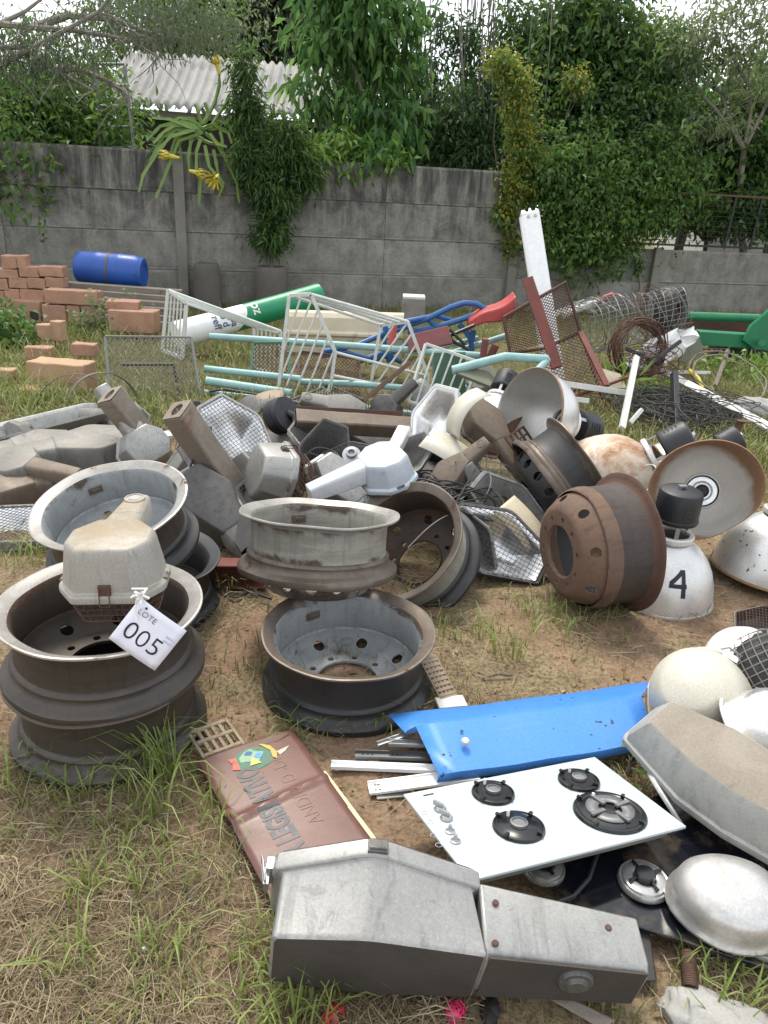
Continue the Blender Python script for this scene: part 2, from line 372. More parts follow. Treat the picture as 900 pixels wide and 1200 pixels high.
M['green_box'] = worn('dull green steel', (.06, .14, .085), (.05, .11, .07), rust=(.13, .1, .06), rust_cov=.12, scale=6, rough=.6, bump=.05)
M['olive'] = worn('olive grey board', (.13, .135, .09), (.10, .10, .07), scale=6, rough=.7, bump=.08)
M['blue_sheet'] = worn('blue coated sheet', (.055, .22, .60), (.045, .19, .53), rust=(.07, .22, .55), rust_cov=.08, scale=4, rough=.38, bump=.03, speck=(.02, .05, .12), spk=(.715, .73), grime=.10, amt=.3)
M['blue_drum'] = worn('blue plastic drum', (.018, .085, .36), (.015, .065, .28), rust=(.1, .13, .2), rust_cov=.1, scale=4, rough=.45, bump=.03)
M['glass_white'] = plain('white glass', (.47, .535, .535), .14, 0, .35)
M['glass_edge'] = plain('dark glass edge', (.05, .07, .07), .2)
M['glass_black'] = worn('dusty black glass', (.006, .007, .011), (.008, .009, .013), scale=5, rough=.12, bump=0, dust=(.10, .075, .055), dust_cov=.50)
M['enamel'] = plain('black enamel', (.01, .01, .011), .22)
M['ash'] = worn('burner alloy', (.20, .20, .20), (.14, .14, .14), scale=12, rough=.5, metal=.4, bump=.1)
M['sign'] = worn('faded maroon sign', (.15, .072, .055), (.105, .046, .038), rust=(.21, .145, .115), rust_cov=.48, scale=5, rough=.42, bump=.06, edge=.25)
M['sign_edge'] = plain('cream board edge', (.60, .50, .30), .6)
M['letter_dark'] = plain('faded dark lettering', (.085, .08, .085), .5)
M['letter_faint'] = plain('weathered lettering trace', (.205, .115, .085), .55)
M['paper'] = plain('white paper', (.74, .75, .84), .6)
M['ink'] = plain('dark ink', (.012, .014, .03), .6)
M['ink_faint'] = plain('pale ink', (.5, .5, .62), .6)
M['string'] = plain('white string', (.78, .77, .76), .7)
M['plate'] = plain('white sheet steel', (.80, .81, .80), .4)
M['cream'] = worn('cream fibreglass', (.56, .49, .36), (.47, .40, .29), rust=(.36, .30, .21), rust_cov=.2, scale=4, rough=.6, bump=.08)
M['banner_white'] = plain('white banner', (.74, .75, .74), .45)
M['banner_green'] = plain('green banner', (.006, .22, .095), .4)
M['ink_blue'] = plain('grey blue print', (.08, .10, .17), .5)
M['brick'] = worn('clay brick', (.40, .225, .15), (.28, .15, .10), rust=(.46, .34, .25), rust_cov=.5, scale=7, rough=.85, bump=.35, edge=.2)
M['brick_pale'] = worn('pale clay brick', (.42, .275, .17), (.36, .215, .135), rust=(.24, .17, .10), rust_cov=.25, scale=6, rough=.9, bump=.35, edge=.2)
M['wood'] = worn('weathered plank', (.21, .18, .145), (.13, .11, .09), rust=(.09, .075, .06), rust_cov=.3, scale=5, stretch=(.6, 8, 8), rough=.85, bump=.3)
M['concrete'] = worn('old concrete', (.21, .20, .175), (.145, .135, .12), rust=(.06, .055, .048), rust_cov=.3, scale=3, rough=.9, bump=.3, edge=.25)
M['stone'] = worn('pale stone', (.34, .33, .31), (.26, .25, .23), rust=(.20, .17, .13), rust_cov=.3, scale=6, rough=.9, bump=.5)
M['bark'] = worn('bark', (.13, .11, .09), (.08, .07, .055), scale=14, stretch=(1, 1, .3), rough=.9, bump=.4)
M['bark_pale'] = worn('pale bark', (.24, .22, .19), (.16, .145, .125), scale=14, stretch=(1, 1, .3), rough=.9, bump=.3)
M['pink'] = plain('pink petals', (.72, .04, .16), .5)
M['red'] = plain('red plastic scrap', (.55, .02, .03), .4)
M['tan_grate'] = worn('tan cast grate', (.30, .23, .165), (.22, .165, .12), rust=(.14, .10, .075), rust_cov=.25, scale=9, rough=.8, bump=.2)
M['yellow'] = plain('yellow plastic', (.62, .47, .03), .5)
# ================================================================ SETTING
def fast_mesh(name, V, Fa, mat, parent=None, smooth=False):
    """V (n,3) floats, Fa (m,k) ints -> one mesh object"""
    me = bpy.data.meshes.new(name); k = Fa.shape[1]
    if parent is not None and _off(parent) is not None: V = V-np.array(_off(parent))
    me.vertices.add(len(V)); me.vertices.foreach_set('co', V.astype(np.float32).ravel())
    me.loops.add(Fa.size); me.loops.foreach_set('vertex_index', Fa.astype(np.int32).ravel())
    me.polygons.add(len(Fa)); me.polygons.foreach_set('loop_start', np.arange(0, Fa.size, k, dtype=np.int32))
    me.polygons.foreach_set('loop_total', np.full(len(Fa), k, dtype=np.int32))
    if smooth: me.polygons.foreach_set('use_smooth', np.ones(len(Fa), dtype=bool))
    me.materials.append(mat); me.update(calc_edges=True); me.validate()
    o = bpy.data.objects.new(name, me); COL.objects.link(o)
    if parent is not None: o.parent = parent
    return o
def unit(a): return a/np.maximum(1e-9, np.linalg.norm(a, axis=-1, keepdims=True))

# ---- ground: one sheet out to the horizon
def gh(x, y):
    near = np.clip((16-np.abs(y-5))/6, 0, 1)*np.clip((9-np.abs(x))/3, 0, 1)
    return near*((vnoise(x*1.3, y*1.3, 1)-.5)*.035 + (vnoise(x*5, y*5, 2)-.5)*.016 + (vnoise(x*16, y*16, 3)-.5)*.009) - .006
gx = np.concatenate([np.linspace(-120, -7, 24), np.linspace(-6.9, -2.1, 70), np.linspace(-2.05, 2.05, 130), np.linspace(2.1, 7, 70), np.linspace(7.3, 120, 24)])
gy = np.concatenate([np.linspace(-30, .2, 8), np.linspace(.3, 4.5, 140), np.linspace(4.55, 13.5, 120), np.linspace(14, 200, 24)])
XX, YY = np.meshgrid(gx, gy); ZZ = gh(XX, YY)
nx, ny = len(gx), len(gy); ii = np.arange(nx*ny).reshape(ny, nx)
gf = np.stack([ii[:-1, :-1], ii[:-1, 1:], ii[1:, 1:], ii[1:, :-1]], -1).reshape(-1, 4)
def ground_mat():
    k = NT('dry soil and thatch'); c = k.coord(shift=False)
    a = k.noise(c, 1.6, 8, .65, .4); b = k.noise(c, 11, 7, .7); d = k.noise(c, 70, 5, .7); e = k.noise(c, .55, 4, .5)
    soil = k.mix(k.ramp(b, .3, .7), (.225, .142, .092), (.31, .215, .145))
    soil = k.mix(k.ramp(d, .45, .7), soil, (.16, .10, .064))
    straw = k.mix(k.ramp(b, .3, .7), (.22, .17, .10), (.30, .24, .145))
    straw = k.mix(k.ramp(d, .4, .65), straw, (.11, .08, .045))
    col = k.mix(k.ramp(k.math('ADD', a, k.math('MULTIPLY', b, .3)), .58, .72), straw, soil)
    tc = k.n('ShaderNodeTexCoord'); sp = k.n('ShaderNodeSeparateXYZ'); k.l(tc.outputs['Object'], sp.inputs[0])
    far = k.ramp(k.math('ADD', sp.outputs[1], k.math('MULTIPLY', k.math('SUBTRACT', e, .5), 4.0)), 3.6, 6.5)
    gr = k.mix(k.ramp(b, .35, .65), (.06, .075, .025), (.13, .115, .05))
    col = k.mix(k.math('MULTIPLY', far, .8), col, gr)
    k.put(Base_Color=col, Roughness=.95); k.b.inputs['Specular IOR Level'].default_value = .15
    k.bump(k.math('ADD', d, b), .7, .012); return k.m
g = fast_mesh('ground', np.stack([XX, YY, ZZ], -1).reshape(-1, 3), gf, ground_mat(), smooth=True); g['kind'] = 'structure'

# ---- wall of precast concrete panels
WA, WB = np.array([-4.2, 10.7]), np.array([5.6, 13.3])
WU = (WB-WA)/np.linalg.norm(WB-WA); WN = np.array([WU[1], -WU[0]])     # WN points to the yard
def WX(x, front=0.0, z=0.0):
    t = (x-WA[0])/WU[0]; q = WA+WU*t+WN*front; return Vector((q[0], q[1], z))
def WP(px, py, front=0.0):
    """point seen at a pixel on the plane `front` metres before the wall"""
    d = _ray(px, py); A = WA+WN*front; n = WN; t = (A@n)/(d.x*n[0]+d.y*n[1]); return Vector((0, 0, CAM_H))+d*t
def wall_mat():
    k = NT('mouldy precast concrete'); c = k.coord((1, 1, 1)); cs = k.coord((3.2, 3.2, .45))
    a = k.noise(cs, 2.2, 7, .7, .5); b = k.noise(c, 3.5, 8, .7, .5); d = k.noise(c, 40, 5, .65); e = k.noise(c, .9, 5, .6)
    col = k.mix(k.ramp(b, .35, .68), (.28, .268, .235), (.17, .163, .142))
    tc = k.n('ShaderNodeTexCoord'); sp = k.n('ShaderNodeSeparateXYZ'); k.l(tc.outputs['Object'], sp.inputs[0])
    hi = k.ramp(k.math('ADD', sp.outputs[2], k.math('MULTIPLY', k.math('SUBTRACT', b, .5), 1.6)), .75, 1.75, .22, 1.0)
    col = k.mix(k.math('MULTIPLY', k.ramp(a, .30, .62), hi), col, (.05, .05, .048))
    col = k.mix(k.ramp(e, .56, .72, 0, .55), col, (.38, .375, .34))
    col = k.mix(k.ramp(d, .5, .72, 0, .55), col, (.06, .06, .055))
    k.put(Base_Color=col, Roughness=.93); k.bump(k.math('ADD', k.math('MULTIPLY', d, .6), b), .6, .012); return k.m
M['wall'] = wall_mat()
wall = thing('concrete_wall', 'high grey wall of stained precast concrete panels at the back of the yard', 'wall', world=WX(-2.9))
low = thing('concrete_wall', 'low two panel concrete wall under the iron railing and vines', 'wall', world=WX(3.6))
def panels(root, x0, x1, rows):
    for r in range(rows):
        mb = MB(); j = RNG.uniform(-.006, .006)
        a, b = WX(x0, j), WX(x1, j); z0, z1 = r*.495-.02, r*.495+.4742
        inner = Vector((-WN[0]*.05, -WN[1]*.05, 0)); up = Vector((0, 0, 1))
        d = (b-a).normalized(); s = .0025
        # plain slab with a chamfered upper and lower edge
        prof = [(0, z0), (-.004, z0+.02), (0, z0+.05), (0, z1-.03), (-.022, z1), (-.05, z1), (-.05, z0)]
        rings = []
        for p in (a+d*s, b-d*s): rings.append([Vector((p.x+WN[0]*o, p.y+WN[1]*o, z)) for o, z in prof])
        mb.loft(rings); mb.build('panel', M['wall'], root, smooth=0)
for x0, x1 in ((-12, -9.6), (-9.6, -7.3), (-7.3, -5.1), (-5.1, -2.95), (-2.95, -.2), (-.2, 1.73)): panels(wall, x0, x1, 4)
for x0, x1 in ((1.73, 4.1), (4.1, 6.5), (6.5, 8.9), (8.9, 11.3)): panels(low, x0, x1, 2)
def post(root, x, h):
    mb = MB(); p = WX(x, .045); mb.bar(p+Vector((0, 0, -.05)), p+Vector((0, 0, h)), .14, .10, up=(WN[0], WN[1], 0))
    mb.build('post', M['concrete'], root, bevel=.012)
post(wall, -2.95, 1.9); post(wall, -7.3, 1.95); post(wall, 1.73, 1.9)
for x in (4.1, 6.5): post(low, x, 1.0)
fence = thing('iron_railing', 'dark iron railing fixed on top of the low concrete wall', 'railing', world=WX(5, 0, 1.0))
for x in (3.6, 4.42, 5.28, 5.75, 6.6, 7.4):
    mb = MB(); mb.bar(WX(x, -.02, 1.02), WX(x+.03, -.02, 1.80), .035, .035); mb.build('upright', M['black_metal'], fence)
mb = MB(); mb.bar(WX(3.2, -.02, 1.80), WX(8, -.02, 1.82), .045, .03); mb.build('top_rail', M['wire_rust'], fence)
mb = MB(); mb.bar(WX(3.2, -.02, 1.045), WX(8, -.02, 1.045), .04, .03); mb.build('bottom_rail', M['black_metal'], fence)
mb = MB()
for i in range(9): mb.bar(WX(3.6, -.02, 1.12+i*.075), WX(8, -.02, 1.12+i*.075), .006, .006)
mb.build('wire_infill', M['wire_dark'], fence)

# ---- shed behind the wall
def roof_mat():
    k = NT('fibre cement roof'); c = k.coord(); a = k.noise(c, 1.2, 7, .65, .5); b = k.noise(c, 22, 5, .6)
    col = k.mix(k.ramp(a, .35, .7), (.33, .32, .30), (.22, .215, .20)); col = k.mix(k.ramp(b, .5, .75, 0, .4), col, (.17, .16, .145))
    k.put(Base_Color=col, Roughness=.9); k.bump(b, .3, .01); return k.m
M['roof'] = roof_mat()
e0, e1 = PY(118, 119, 15.2), PY(392, 139, 16.4); r0, r1 = PY(150, 62, 17.6), PY(398, 82, 18.8)
shed = thing('shed', 'wooden shed behind the wall under a corrugated grey roof', 'shed', world=((e0.x+e1.x)/2, 16.8, 0))
mb = MB(); nc = 200; rows = []
for i in range(9):
    t = i/8; step = .03*((t > .5)); row = []
    for j in range(nc+1):
        s = j/nc; p = (e0.lerp(e1, s)).lerp(r0.lerp(r1, s), t)
        row.append(p+Vector((0, 0, .035*math.sin(s*nc*2*PI/8.2)+step)))
    rows.append(row)
mb.loft(rows, False, False, ring_closed=False); mb.build('roof', M['roof'], shed, smooth=60, solid=.012)
mb = MB(); a, b = e0.lerp(e1, .06)+Vector((0, .35, 0)), e1+Vector((0, .35, 0))
mb.bar(Vector((a.x, a.y, a.z/2)), Vector((b.x, b.y, a.z/2)), .1, a.z-.1); 
mb.bar(Vector((a.x, a.y, a.z/2)), Vector((a.x+.3, a.y+2.4, a.z/2)), .1, a.z-.1)
mb.build('wall', worn('dark shed boards', (.035, .028, .024), (.02, .017, .015), stretch=(6, 6, .5), rough=.9, bump=.3), shed)
mb = MB(); mb.bar(e0+Vector((0, .2, -.12)), e1+Vector((0, .2, -.12)), .08, .1); mb.build('beam', M['wood'], shed)
# house glimpsed far right
hs = thing('house', 'pale house with an orange tiled roof glimpsed through the right trees', 'house', world=(9.5, 21, 0))
mb = MB(); mb.box((10.5, 22, 1.1), (6, 4, 2.2)); mb.build('wall', plain('pale house wall', (.62, .60, .56), .9), hs)
mb = MB(); mb.loft([[Vector((7.2, 19.6, 2.15)), Vector((7.2, 22, 3.1)), Vector((7.2, 24.4, 2.15))], [Vector((13.8, 19.6, 2.15)), Vector((13.8, 22, 3.1)), Vector((13.8, 24.4, 2.15))]])
mb.build('roof', worn('clay roof tiles', (.36, .13, .075), (.25, .10, .065), scale=5, rough=.9, bump=.3), hs)

# ---- ladder behind the wall
a0, a1, b0, b1 = WP(118, 172, -.6), WP(113, 78, -.8), WP(156, 172, -.6), WP(146, 78, -.8)
ld = thing('ladder', 'grey metal ladder standing behind the wall beside the shed roof', 'ladder', world=(a0.x, a0.y, 0))
for p, q in ((a0, a1), (b0, b1)):
    mb = MB(); d = (q-p).normalized(); mb.bar(p-d*1.9, q, .04, .06); mb.build('rail', M['wire_grey'], ld)
for i in range(-3, 4):
    t = .25+i*.26; mb = MB(); mb.cyl(a0.lerp(a1, t), b0.lerp(b1, t), .018, 8); mb.build('rung', M['wire_grey'], ld)

# ================================================================ VEGETATION
def leaves(P_, D, Nn, L, W, fold=.25, curl=.15):
    n = len(P_); S_ = unit(np.cross(D, Nn)); L = L[:, None]; W = W[:, None]
    v = np.empty((n, 4, 3)); v[:, 0] = P_
    v[:, 1] = P_+D*L*.42+S_*W*.5+Nn*W*fold; v[:, 2] = P_+D*L-Nn*L*curl; v[:, 3] = P_+D*L*.42-S_*W*.5+Nn*W*fold
    f = np.array([[0, 1, 2], [0, 2, 3]])[None]+4*np.arange(n)[:, None, None]
    return v.reshape(-1, 3), f.reshape(-1, 3)
def blob_points(blobs, n):
    wts = np.array([b[3]*b[4]*b[5] for b in blobs])**(.72); wts /= wts.sum()
    idx = RNG.choice(len(blobs), n, p=wts); B = np.array([b[:6] for b in blobs])[idx]
    d = unit(RNG.normal(size=(n, 3))); r = RNG.random(n)**.45
    d2 = d*r[:, None]*(1+.35*(vnoise(d[:, 0]*3+idx*9.1, d[:, 1]*3+d[:, 2]*3, 5)[:, None]-.5)*2)
    return B[:, :3]+d2*B[:, 3:6], d
def crown(name, mat, parent, blobs, clusters, per, L, W, droop=.3, spread=.12, clump=.0, out=.5):
    c, d = blob_points(blobs, clusters)
    if clump:      # gather twigs into sprays so that gaps stay open
        hubs, hd = blob_points(blobs, max(8, int(clusters*clump))); pick = RNG.integers(0, len(hubs), clusters)
        c = hubs[pick]+RNG.normal(size=c.shape)*spread*2.2; d = unit(hd[pick]+RNG.normal(size=d.shape)*.5)
    n = clusters*per; c = np.repeat(c, per, 0); d = np.repeat(d, per, 0)
    p = c+RNG.normal(size=(n, 3))*spread*np.array([1, 1, .7])
    D = unit(d*out+RNG.normal(size=(n, 3))*.7+np.array([0, 0, -droop*1.5]))
    Nn = RNG.normal(size=(n, 3))*.55+np.array([0, 0, 1.0]); Nn = unit(Nn-D*(Nn*D).sum(1, keepdims=True))
    ll = L*RNG.uniform(.6, 1.25, n); ww = W*RNG.uniform(.7, 1.2, n)
    v, f = leaves(p, D, Nn, ll, ww); return fast_mesh(name, v, f, mat, parent)
def limb(mb, a, b, r0, r1, wob=.12, n=7, seg=7):
    a, b = Vector(a), Vector(b); L = (b-a).length; pts = []
    ph = random.random()*6
    for i in range(n):
        t = i/(n-1); p = a.lerp(b, t); k = math.sin(t*PI)*wob*L
        pts.append(p+Vector((math.sin(ph+t*4)*k, math.cos(ph*1.7+t*5)*k, math.sin(ph*2.3+t*6)*k*.4)))
    mb.tube(pts, [r0+(r1-r0)*(i/(n-1)) for i in range(n)], seg); return pts
def tree(name, label, base, blobs, lm, cl, per, L, W, bark='bark', tr=.08, cat='tree', group=None, twigs=2, **kw):
    t = thing(name, label, cat, group, world=base); mb = MB(); base = Vector(base)
    c = Vector((0, 0, 0)); 
    for b in blobs: c += Vector(b[:3])
    c /= len(blobs); fork = base.lerp(c, .45); limb(mb, base-Vector((0, 0, .05)), fork, tr, tr*.75, .04)
    for b in blobs:
        pts = limb(mb, fork, b[:3], tr*.6, tr*.18, .07, 8, 6)
        for k in range(twigs):
            q = Vector(b[:3])+Vector((random.uniform(-1, 1)*b[3], random.uniform(-1, 1)*b[4], random.uniform(-.7, 1)*b[5]))*.85
            limb(mb, pts[-2-k % 3], q, tr*.2, tr*.06, .08, 6, 5)
    mb.build('trunk', M[bark], t); crown('crown', lm, t, blobs, int(cl*.68), per, L*.92, W*.92, **kw)
    if cl > 300: crown('crown', MIXM.get(lm.name, lm), t, [(b[0], b[1], b[2], b[3]*1.06, b[4]*1.06, b[5]*1.06) for b in blobs], int(cl*.30), max(4, per-1), L*1.35, W*1.25, **kw)
    return t
def bl(px, py, y, rx, rz, ry=None):
    p = PY(px, py, y); return (p.x, p.y, p.z, rx, ry if ry else rx*.8, rz)
def wb(px, py, front, rx, rz, ry=.2):
    p = WP(px, py, front); return (p.x, p.y, p.z, rx, ry, rz)
G1 = leafmat('mid green leaves', [(0.053, 0.118, 0.026), (0.080, 0.165, 0.035), (0.118, 0.224, 0.053), (0.065, 0.142, 0.031), (0.153, 0.236, 0.047)], trans=.45)
G2 = leafmat('dark green leaves', [(0.028, 0.071, 0.024), (0.047, 0.106, 0.033), (0.071, 0.142, 0.040), (0.038, 0.088, 0.027), (0.100, 0.153, 0.047)], trans=.45)
G3 = leafmat('pale olive leaves', [(0.118, 0.171, 0.077), (0.177, 0.230, 0.106), (0.236, 0.283, 0.142), (0.088, 0.136, 0.053)], trans=.45)
G4 = leafmat('broad drooping leaves', [(0.041, 0.118, 0.031), (0.065, 0.165, 0.041), (0.100, 0.224, 0.053), (0.165, 0.295, 0.071)], trans=.5)
G5 = leafmat('yellow green leaves', [(0.224, 0.254, 0.035), (0.307, 0.307, 0.047), (0.130, 0.189, 0.029), (0.401, 0.366, 0.059)], trans=.45)
G6 = leafmat('far dull leaves', [(0.041, 0.065, 0.033), (0.059, 0.088, 0.041), (0.077, 0.106, 0.053)], trans=.2)
G7M = leafmat('fresh mid green leaves', [(0.083, 0.177, 0.035), (0.118, 0.224, 0.047), (0.059, 0.142, 0.029), (0.177, 0.283, 0.059)], trans=.45)
G7 = leafmat('young bright leaves', [(0.142, 0.260, 0.041), (0.189, 0.330, 0.059), (0.106, 0.201, 0.035)])
MIXM = {'dark green leaves': G1, 'mid green leaves': G7M, 'yellow green leaves': G1, 'pale olive leaves': G1}
# far trees
tree('tree', 'dull dark tree far behind the shed roof', (-5.5, 24, 0), [bl(250, 30, 24, 1.6, 1.2), bl(310, 45, 24, 1.7, 1.1), bl(345, 10, 24, 1.3, 1.1), bl(290, -10, 24, 1.6, 1.0), bl(400, 90, 23, 1.4, 1.2), bl(210, 60, 24, 1.0, .8)], G6, 2600, 6, .24, .10, tr=.14, spread=.2)
for px, py, y, rx, rz, lab in ((470, 175, 17, 1.6, 1.0, 'dark bushy tree low behind the thin canes'), (570, 165, 17.5, 1.7, 1.1, 'dark bushy tree behind the yellow green climber'),
                          (690, 120, 18, 1.9, 1.7, 'tall dark tree behind the vine covered wall'), (820, 170, 18, 1.9, 1.3, 'dark tree behind the bare grey branches'), (930, 150, 19, 2.0, 1.8, 'dark tree at the right end of the wall'),
                          (20, 165, 15, 1.7, .9, 'dark tree behind the leafy bush over the left wall')):
    p = PY(px, py, y); tree('tree', lab, (p.x, y, 0), [bl(px, py, y, rx, rz), bl(px-60, py+30, y, rx*.8, rz*.8), bl(px+55, py+25, y, rx*.8, rz*.8)], G2, 1500, 7, .19, .09, tr=.12, spread=.18)
# left bush over the wall
b = [bl(20, 130, 11.6, .75, .5), bl(75, 130, 11.7, .6, .42), bl(118, 150, 11.9, .5, .4), bl(20, 185, 11.2, .7, .35), bl(-60, 150, 11.3, .8, .6), bl(40, 95, 12, .5, .3), bl(100, 180, 11.4, .5, .2), bl(10, 205, 10.5, .45, .3, .25)]
tree('bush', 'leafy green bush spilling over the left end of the wall', (-5.6, 11.6, 0), b, G1, 2100, 7, .115, .05, tr=.06, spread=.11, cat='bush', clump=.12)
# overhanging tree top left, thin pale leaves
ov = thing('tree', 'thin branched tree with sparse pale leaves overhanging top left', 'tree', world=(-9.5, 11.5, 0)); mb = MB()
tp = Vector((-9.5, 11.5, 0)); crn = PY(-130, 110, 11); limb(mb, tp, crn, .16, .10, .03)
br = [[(-130, 110), (-40, 85), (0, 76), (55, 47), (115, 14), (150, -30)], [(-130, 110), (-30, 60), (0, 56), (26, 54), (65, 82), (110, 106)], [(0, 28), (40, 32), (90, 36), (150, 46), (185, 66)],
      [(-60, 60), (0, 28), (30, 13), (60, -10)], [(40, 32), (80, 18), (130, 22), (180, 40), (215, 46)], [(65, 82), (90, 80), (130, 96), (150, 112)]]
tw = []
for k, path in enumerate(br):
    pts = [PY(x, y, 10.2+.15*k) for x, y in path]
    if k == 2 or k == 3 : pts = [crn]+pts
    mb.tube(pts, [.05-.038*i/(len(pts)-1) for i in range(len(pts))], 6); tw += pts[2:]
for q in tw:
    for _ in range(4): limb(mb, q, q+Vector((random.uniform(-.5, .7), random.uniform(-.4, .4), random.uniform(-.5, .35))), .009, .003, .1, 6, 4)
mb.build('trunk', M['bark_pale'], ov)
crown('crown', leafmat('thin grey green leaves', [(.075, .10, .055), (.12, .15, .09), (.055, .08, .038)]), ov, [bl(20, 50, 10.3, .7, .4), bl(60, 75, 10.3, .6, .3), bl(110, 30, 10.4, .6, .35), bl(170, 25, 10.5, .7, .3), bl(230, 25, 10.6, .6, .3), bl(200, 55, 10.7, .5, .12), bl(100, 80, 10.6, .35, .2), bl(20, 95, 10.4, .6, .2)], 560, 5, .10, .022, droop=.7, spread=.10)
tree('tree', 'pale green feathery tree above the shed roof', (-4.3, 19, 0), [bl(150, 35, 19.5, .8, .5), bl(110, 65, 18.8, .7, .5), bl(205, 20, 20, 1.0, .6), bl(235, 48, 20, .7, .35), bl(80, 95, 18, .6, .4), bl(160, 5, 19.5, .9, .5), bl(270, 20, 20.5, .9, .6)], G3, 1000, 6, .17, .055, tr=.1, spread=.2, bark='bark_pale', clump=.2)
# drooping large-leaf tree
b = [bl(430, 20, 12.8, .75, .5), bl(385, 45, 12.7, .5, .35), bl(450, 75, 12.9, .6, .45), bl(375, 115, 12.6, .45, .3), bl(430, 130, 12.7, .6, .35), bl(470, 145, 12.6, .4, .35), bl(355, 100, 12.5, .25, .2), bl(400, -20, 12.8, .6, .4), bl(480, 10, 12.8, .4, .4), bl(395, 180, 12.0, .5, .2), bl(440, 180, 11.9, .4, .2)]
tree('tree', 'tall tree with large drooping green leaves behind the wall', (-.5, 12.9, 0), b, G4, 470, 8, .22, .072, droop=.95, tr=.07, spread=.13, out=.6)
# shrub rooted in the concrete pipe, in front of the wall
b = [wb(286, 80, .12, .13, .3, .12), wb(290, 130, .15, .22, .35, .15), wb(335, 160, .2, .25, .25, .15), wb(300, 190, .2, .32, .3, .18), wb(345, 190, .15, .3, .2, .15), wb(320, 230, .25, .26, .3, .18), wb(318, 275, .3, .22, .25, .16), wb(355, 205, .1, .25, .2, .15)]
p = WP(318, 330, .3); tree('shrub', 'tall narrow leaved shrub growing out of a concrete pipe against the wall', (p.x, p.y, .4), b, G2, 1300, 7, .12, .024, droop=.45, tr=.022, spread=.075, cat='shrub')
# broad leaves along the wall top
b = [wb(375, 180, -.1, .25, .15), wb(410, 188, 0, .3, .16), wb(455, 190, .05, .3, .15), wb(395, 165, -.2, .3, .15)]
tree('bush', 'low broad leaved bush looking over the wall top', (-.6, 12.2, 0), b, G7, 110, 6, .17, .06, droop=.5, tr=.025, spread=.08, cat='bush')
# cane thicket
ct = thing('cane_clump', 'clump of tall thin dry canes behind the wall', 'canes', world=(1.1, 14, 0))
for i in range(46):
    px = random.gauss(555, 45); y = random.uniform(13.2, 14.8); top = PY(px+random.gauss(0, 22), random.uniform(-90, 10), y); q = PY(px, 215, y)
    mb = MB(); limb(mb, (q.x, y, 0), top, random.uniform(.014, .024), .006, .012, 9, 5); mb.build('cane', M['bark_pale' if i % 3 == 0 else 'bark'], ct)
crown('foliage', G2, ct, [bl(505, 90, 14, .3, .5), bl(545, 50, 14, .35, .5), bl(600, 40, 14.2, .4, .6), bl(515, 25, 14.1, .25, .4), bl(580, 110, 14, .7, .4), bl(540, 140, 13.5, .9, .5), bl(500, 165, 13.5, .6, .45), bl(560, 180, 13.3, .8, .35), bl(470, 100, 13.6, .4, .5)], 1300, 6, .14, .04, droop=.5, spread=.12)
# broad dark tree behind the vine
b = [bl(660, 50, 14.2, .6, .5), bl(690, 30, 14, .6, .6), bl(720, 75, 14, .7, .5), bl(660, 110, 13.8, .7, .6), bl(730, 140, 13.6, .7, .5), bl(680, 175, 13.4, .8, .4), bl(690, -5, 14.2, .5, .4), bl(765, 110, 13.7, .45, .4), bl(770, 180, 13.6, .5, .4)]
tree('tree', 'dense dark leaved tree behind the climbing vines', (2.6, 14, 0), b, G2, 2700, 7, .125, .06, tr=.1, spread=.12, clump=.1)
b = [bl(762, 40, 13.6, .3, .35), bl(752, 110, 13.2, .22, .12), bl(785, 120, 13.2, .2, .12), bl(705, 150, 13, .2, .15), bl(640, 120, 13.2, .2, .15), bl(820, 190, 13.3, .25, .12)]
tree('sapling', 'sapling with bright young leaf tips among the dark trees', (4.0, 13.8, 0), b, G7, 110, 6, .13, .05, tr=.03, spread=.09)
# right tree with bare grey branches
rt = thing('tree', 'pale leaved tree with bare grey branches at the right', 'tree', world=(6.2, 14.2, 0)); mb = MB()
base = Vector((6.2, 14.2, 0)); fk = PY(872, 175, 13.6); limb(mb, base, fk, .07, .045, .03)
for path in ([(872, 175), (840, 130), (812, 100), (785, 83), (762, 66)], [(812, 100), (810, 75), (809, 55)], [(872, 175), (855, 140), (845, 108), (818, 90), (800, 80)], [(872, 175), (880, 130), (878, 80), (890, 30)], [(878, 100), (860, 70), (850, 40)], [(872, 175), (900, 120), (930, 60)]):
    pts = [PY(x, y, 13.6) for x, y in path]; mb.tube(pts, [.032-.022*i/(len(pts)-1) for i in range(len(pts))], 6)
    for q in pts[1:]:
        for _ in range(3): limb(mb, q, q+Vector((random.uniform(-.4, .4), random.uniform(-.3, .3), random.uniform(-.1, .5))), .008, .003, .1, 6, 4)
mb.build('trunk', M['bark_pale'], rt)
crown('crown', G3, rt, [bl(800, 45, 13.6, .45, .3), bl(835, 55, 13.6, .5, .35), bl(880, 60, 13.5, .5, .35), bl(860, 20, 13.6, .45, .3), bl(900, 15, 13.5, .5, .4), bl(930, 70, 13.5, .6, .5), bl(880, 95, 13.4, .35, .15)], 620, 6, .125, .04, droop=.35, spread=.11, clump=.2)
b = [bl(780, 60, 14.5, .5, .4), bl(870, 130, 15, .8, .6), bl(820, 150, 14.6, .7, .4), bl(900, 190, 14.5, .7, .5), bl(840, 210, 14.2, .8, .35), bl(780, 215, 14, .6, .35), bl(800, 245, 13.8, .7, .3), bl(850, 250, 13.9, .7, .3), bl(905, 250, 13.9, .7, .35), bl(880, 170, 14, .6, .4)]
tree('bush', 'dark bushes behind the iron railing', (5.6, 14.8, 0), b, G2, 2800, 7, .12, .055, tr=.05, spread=.12, cat='bush')
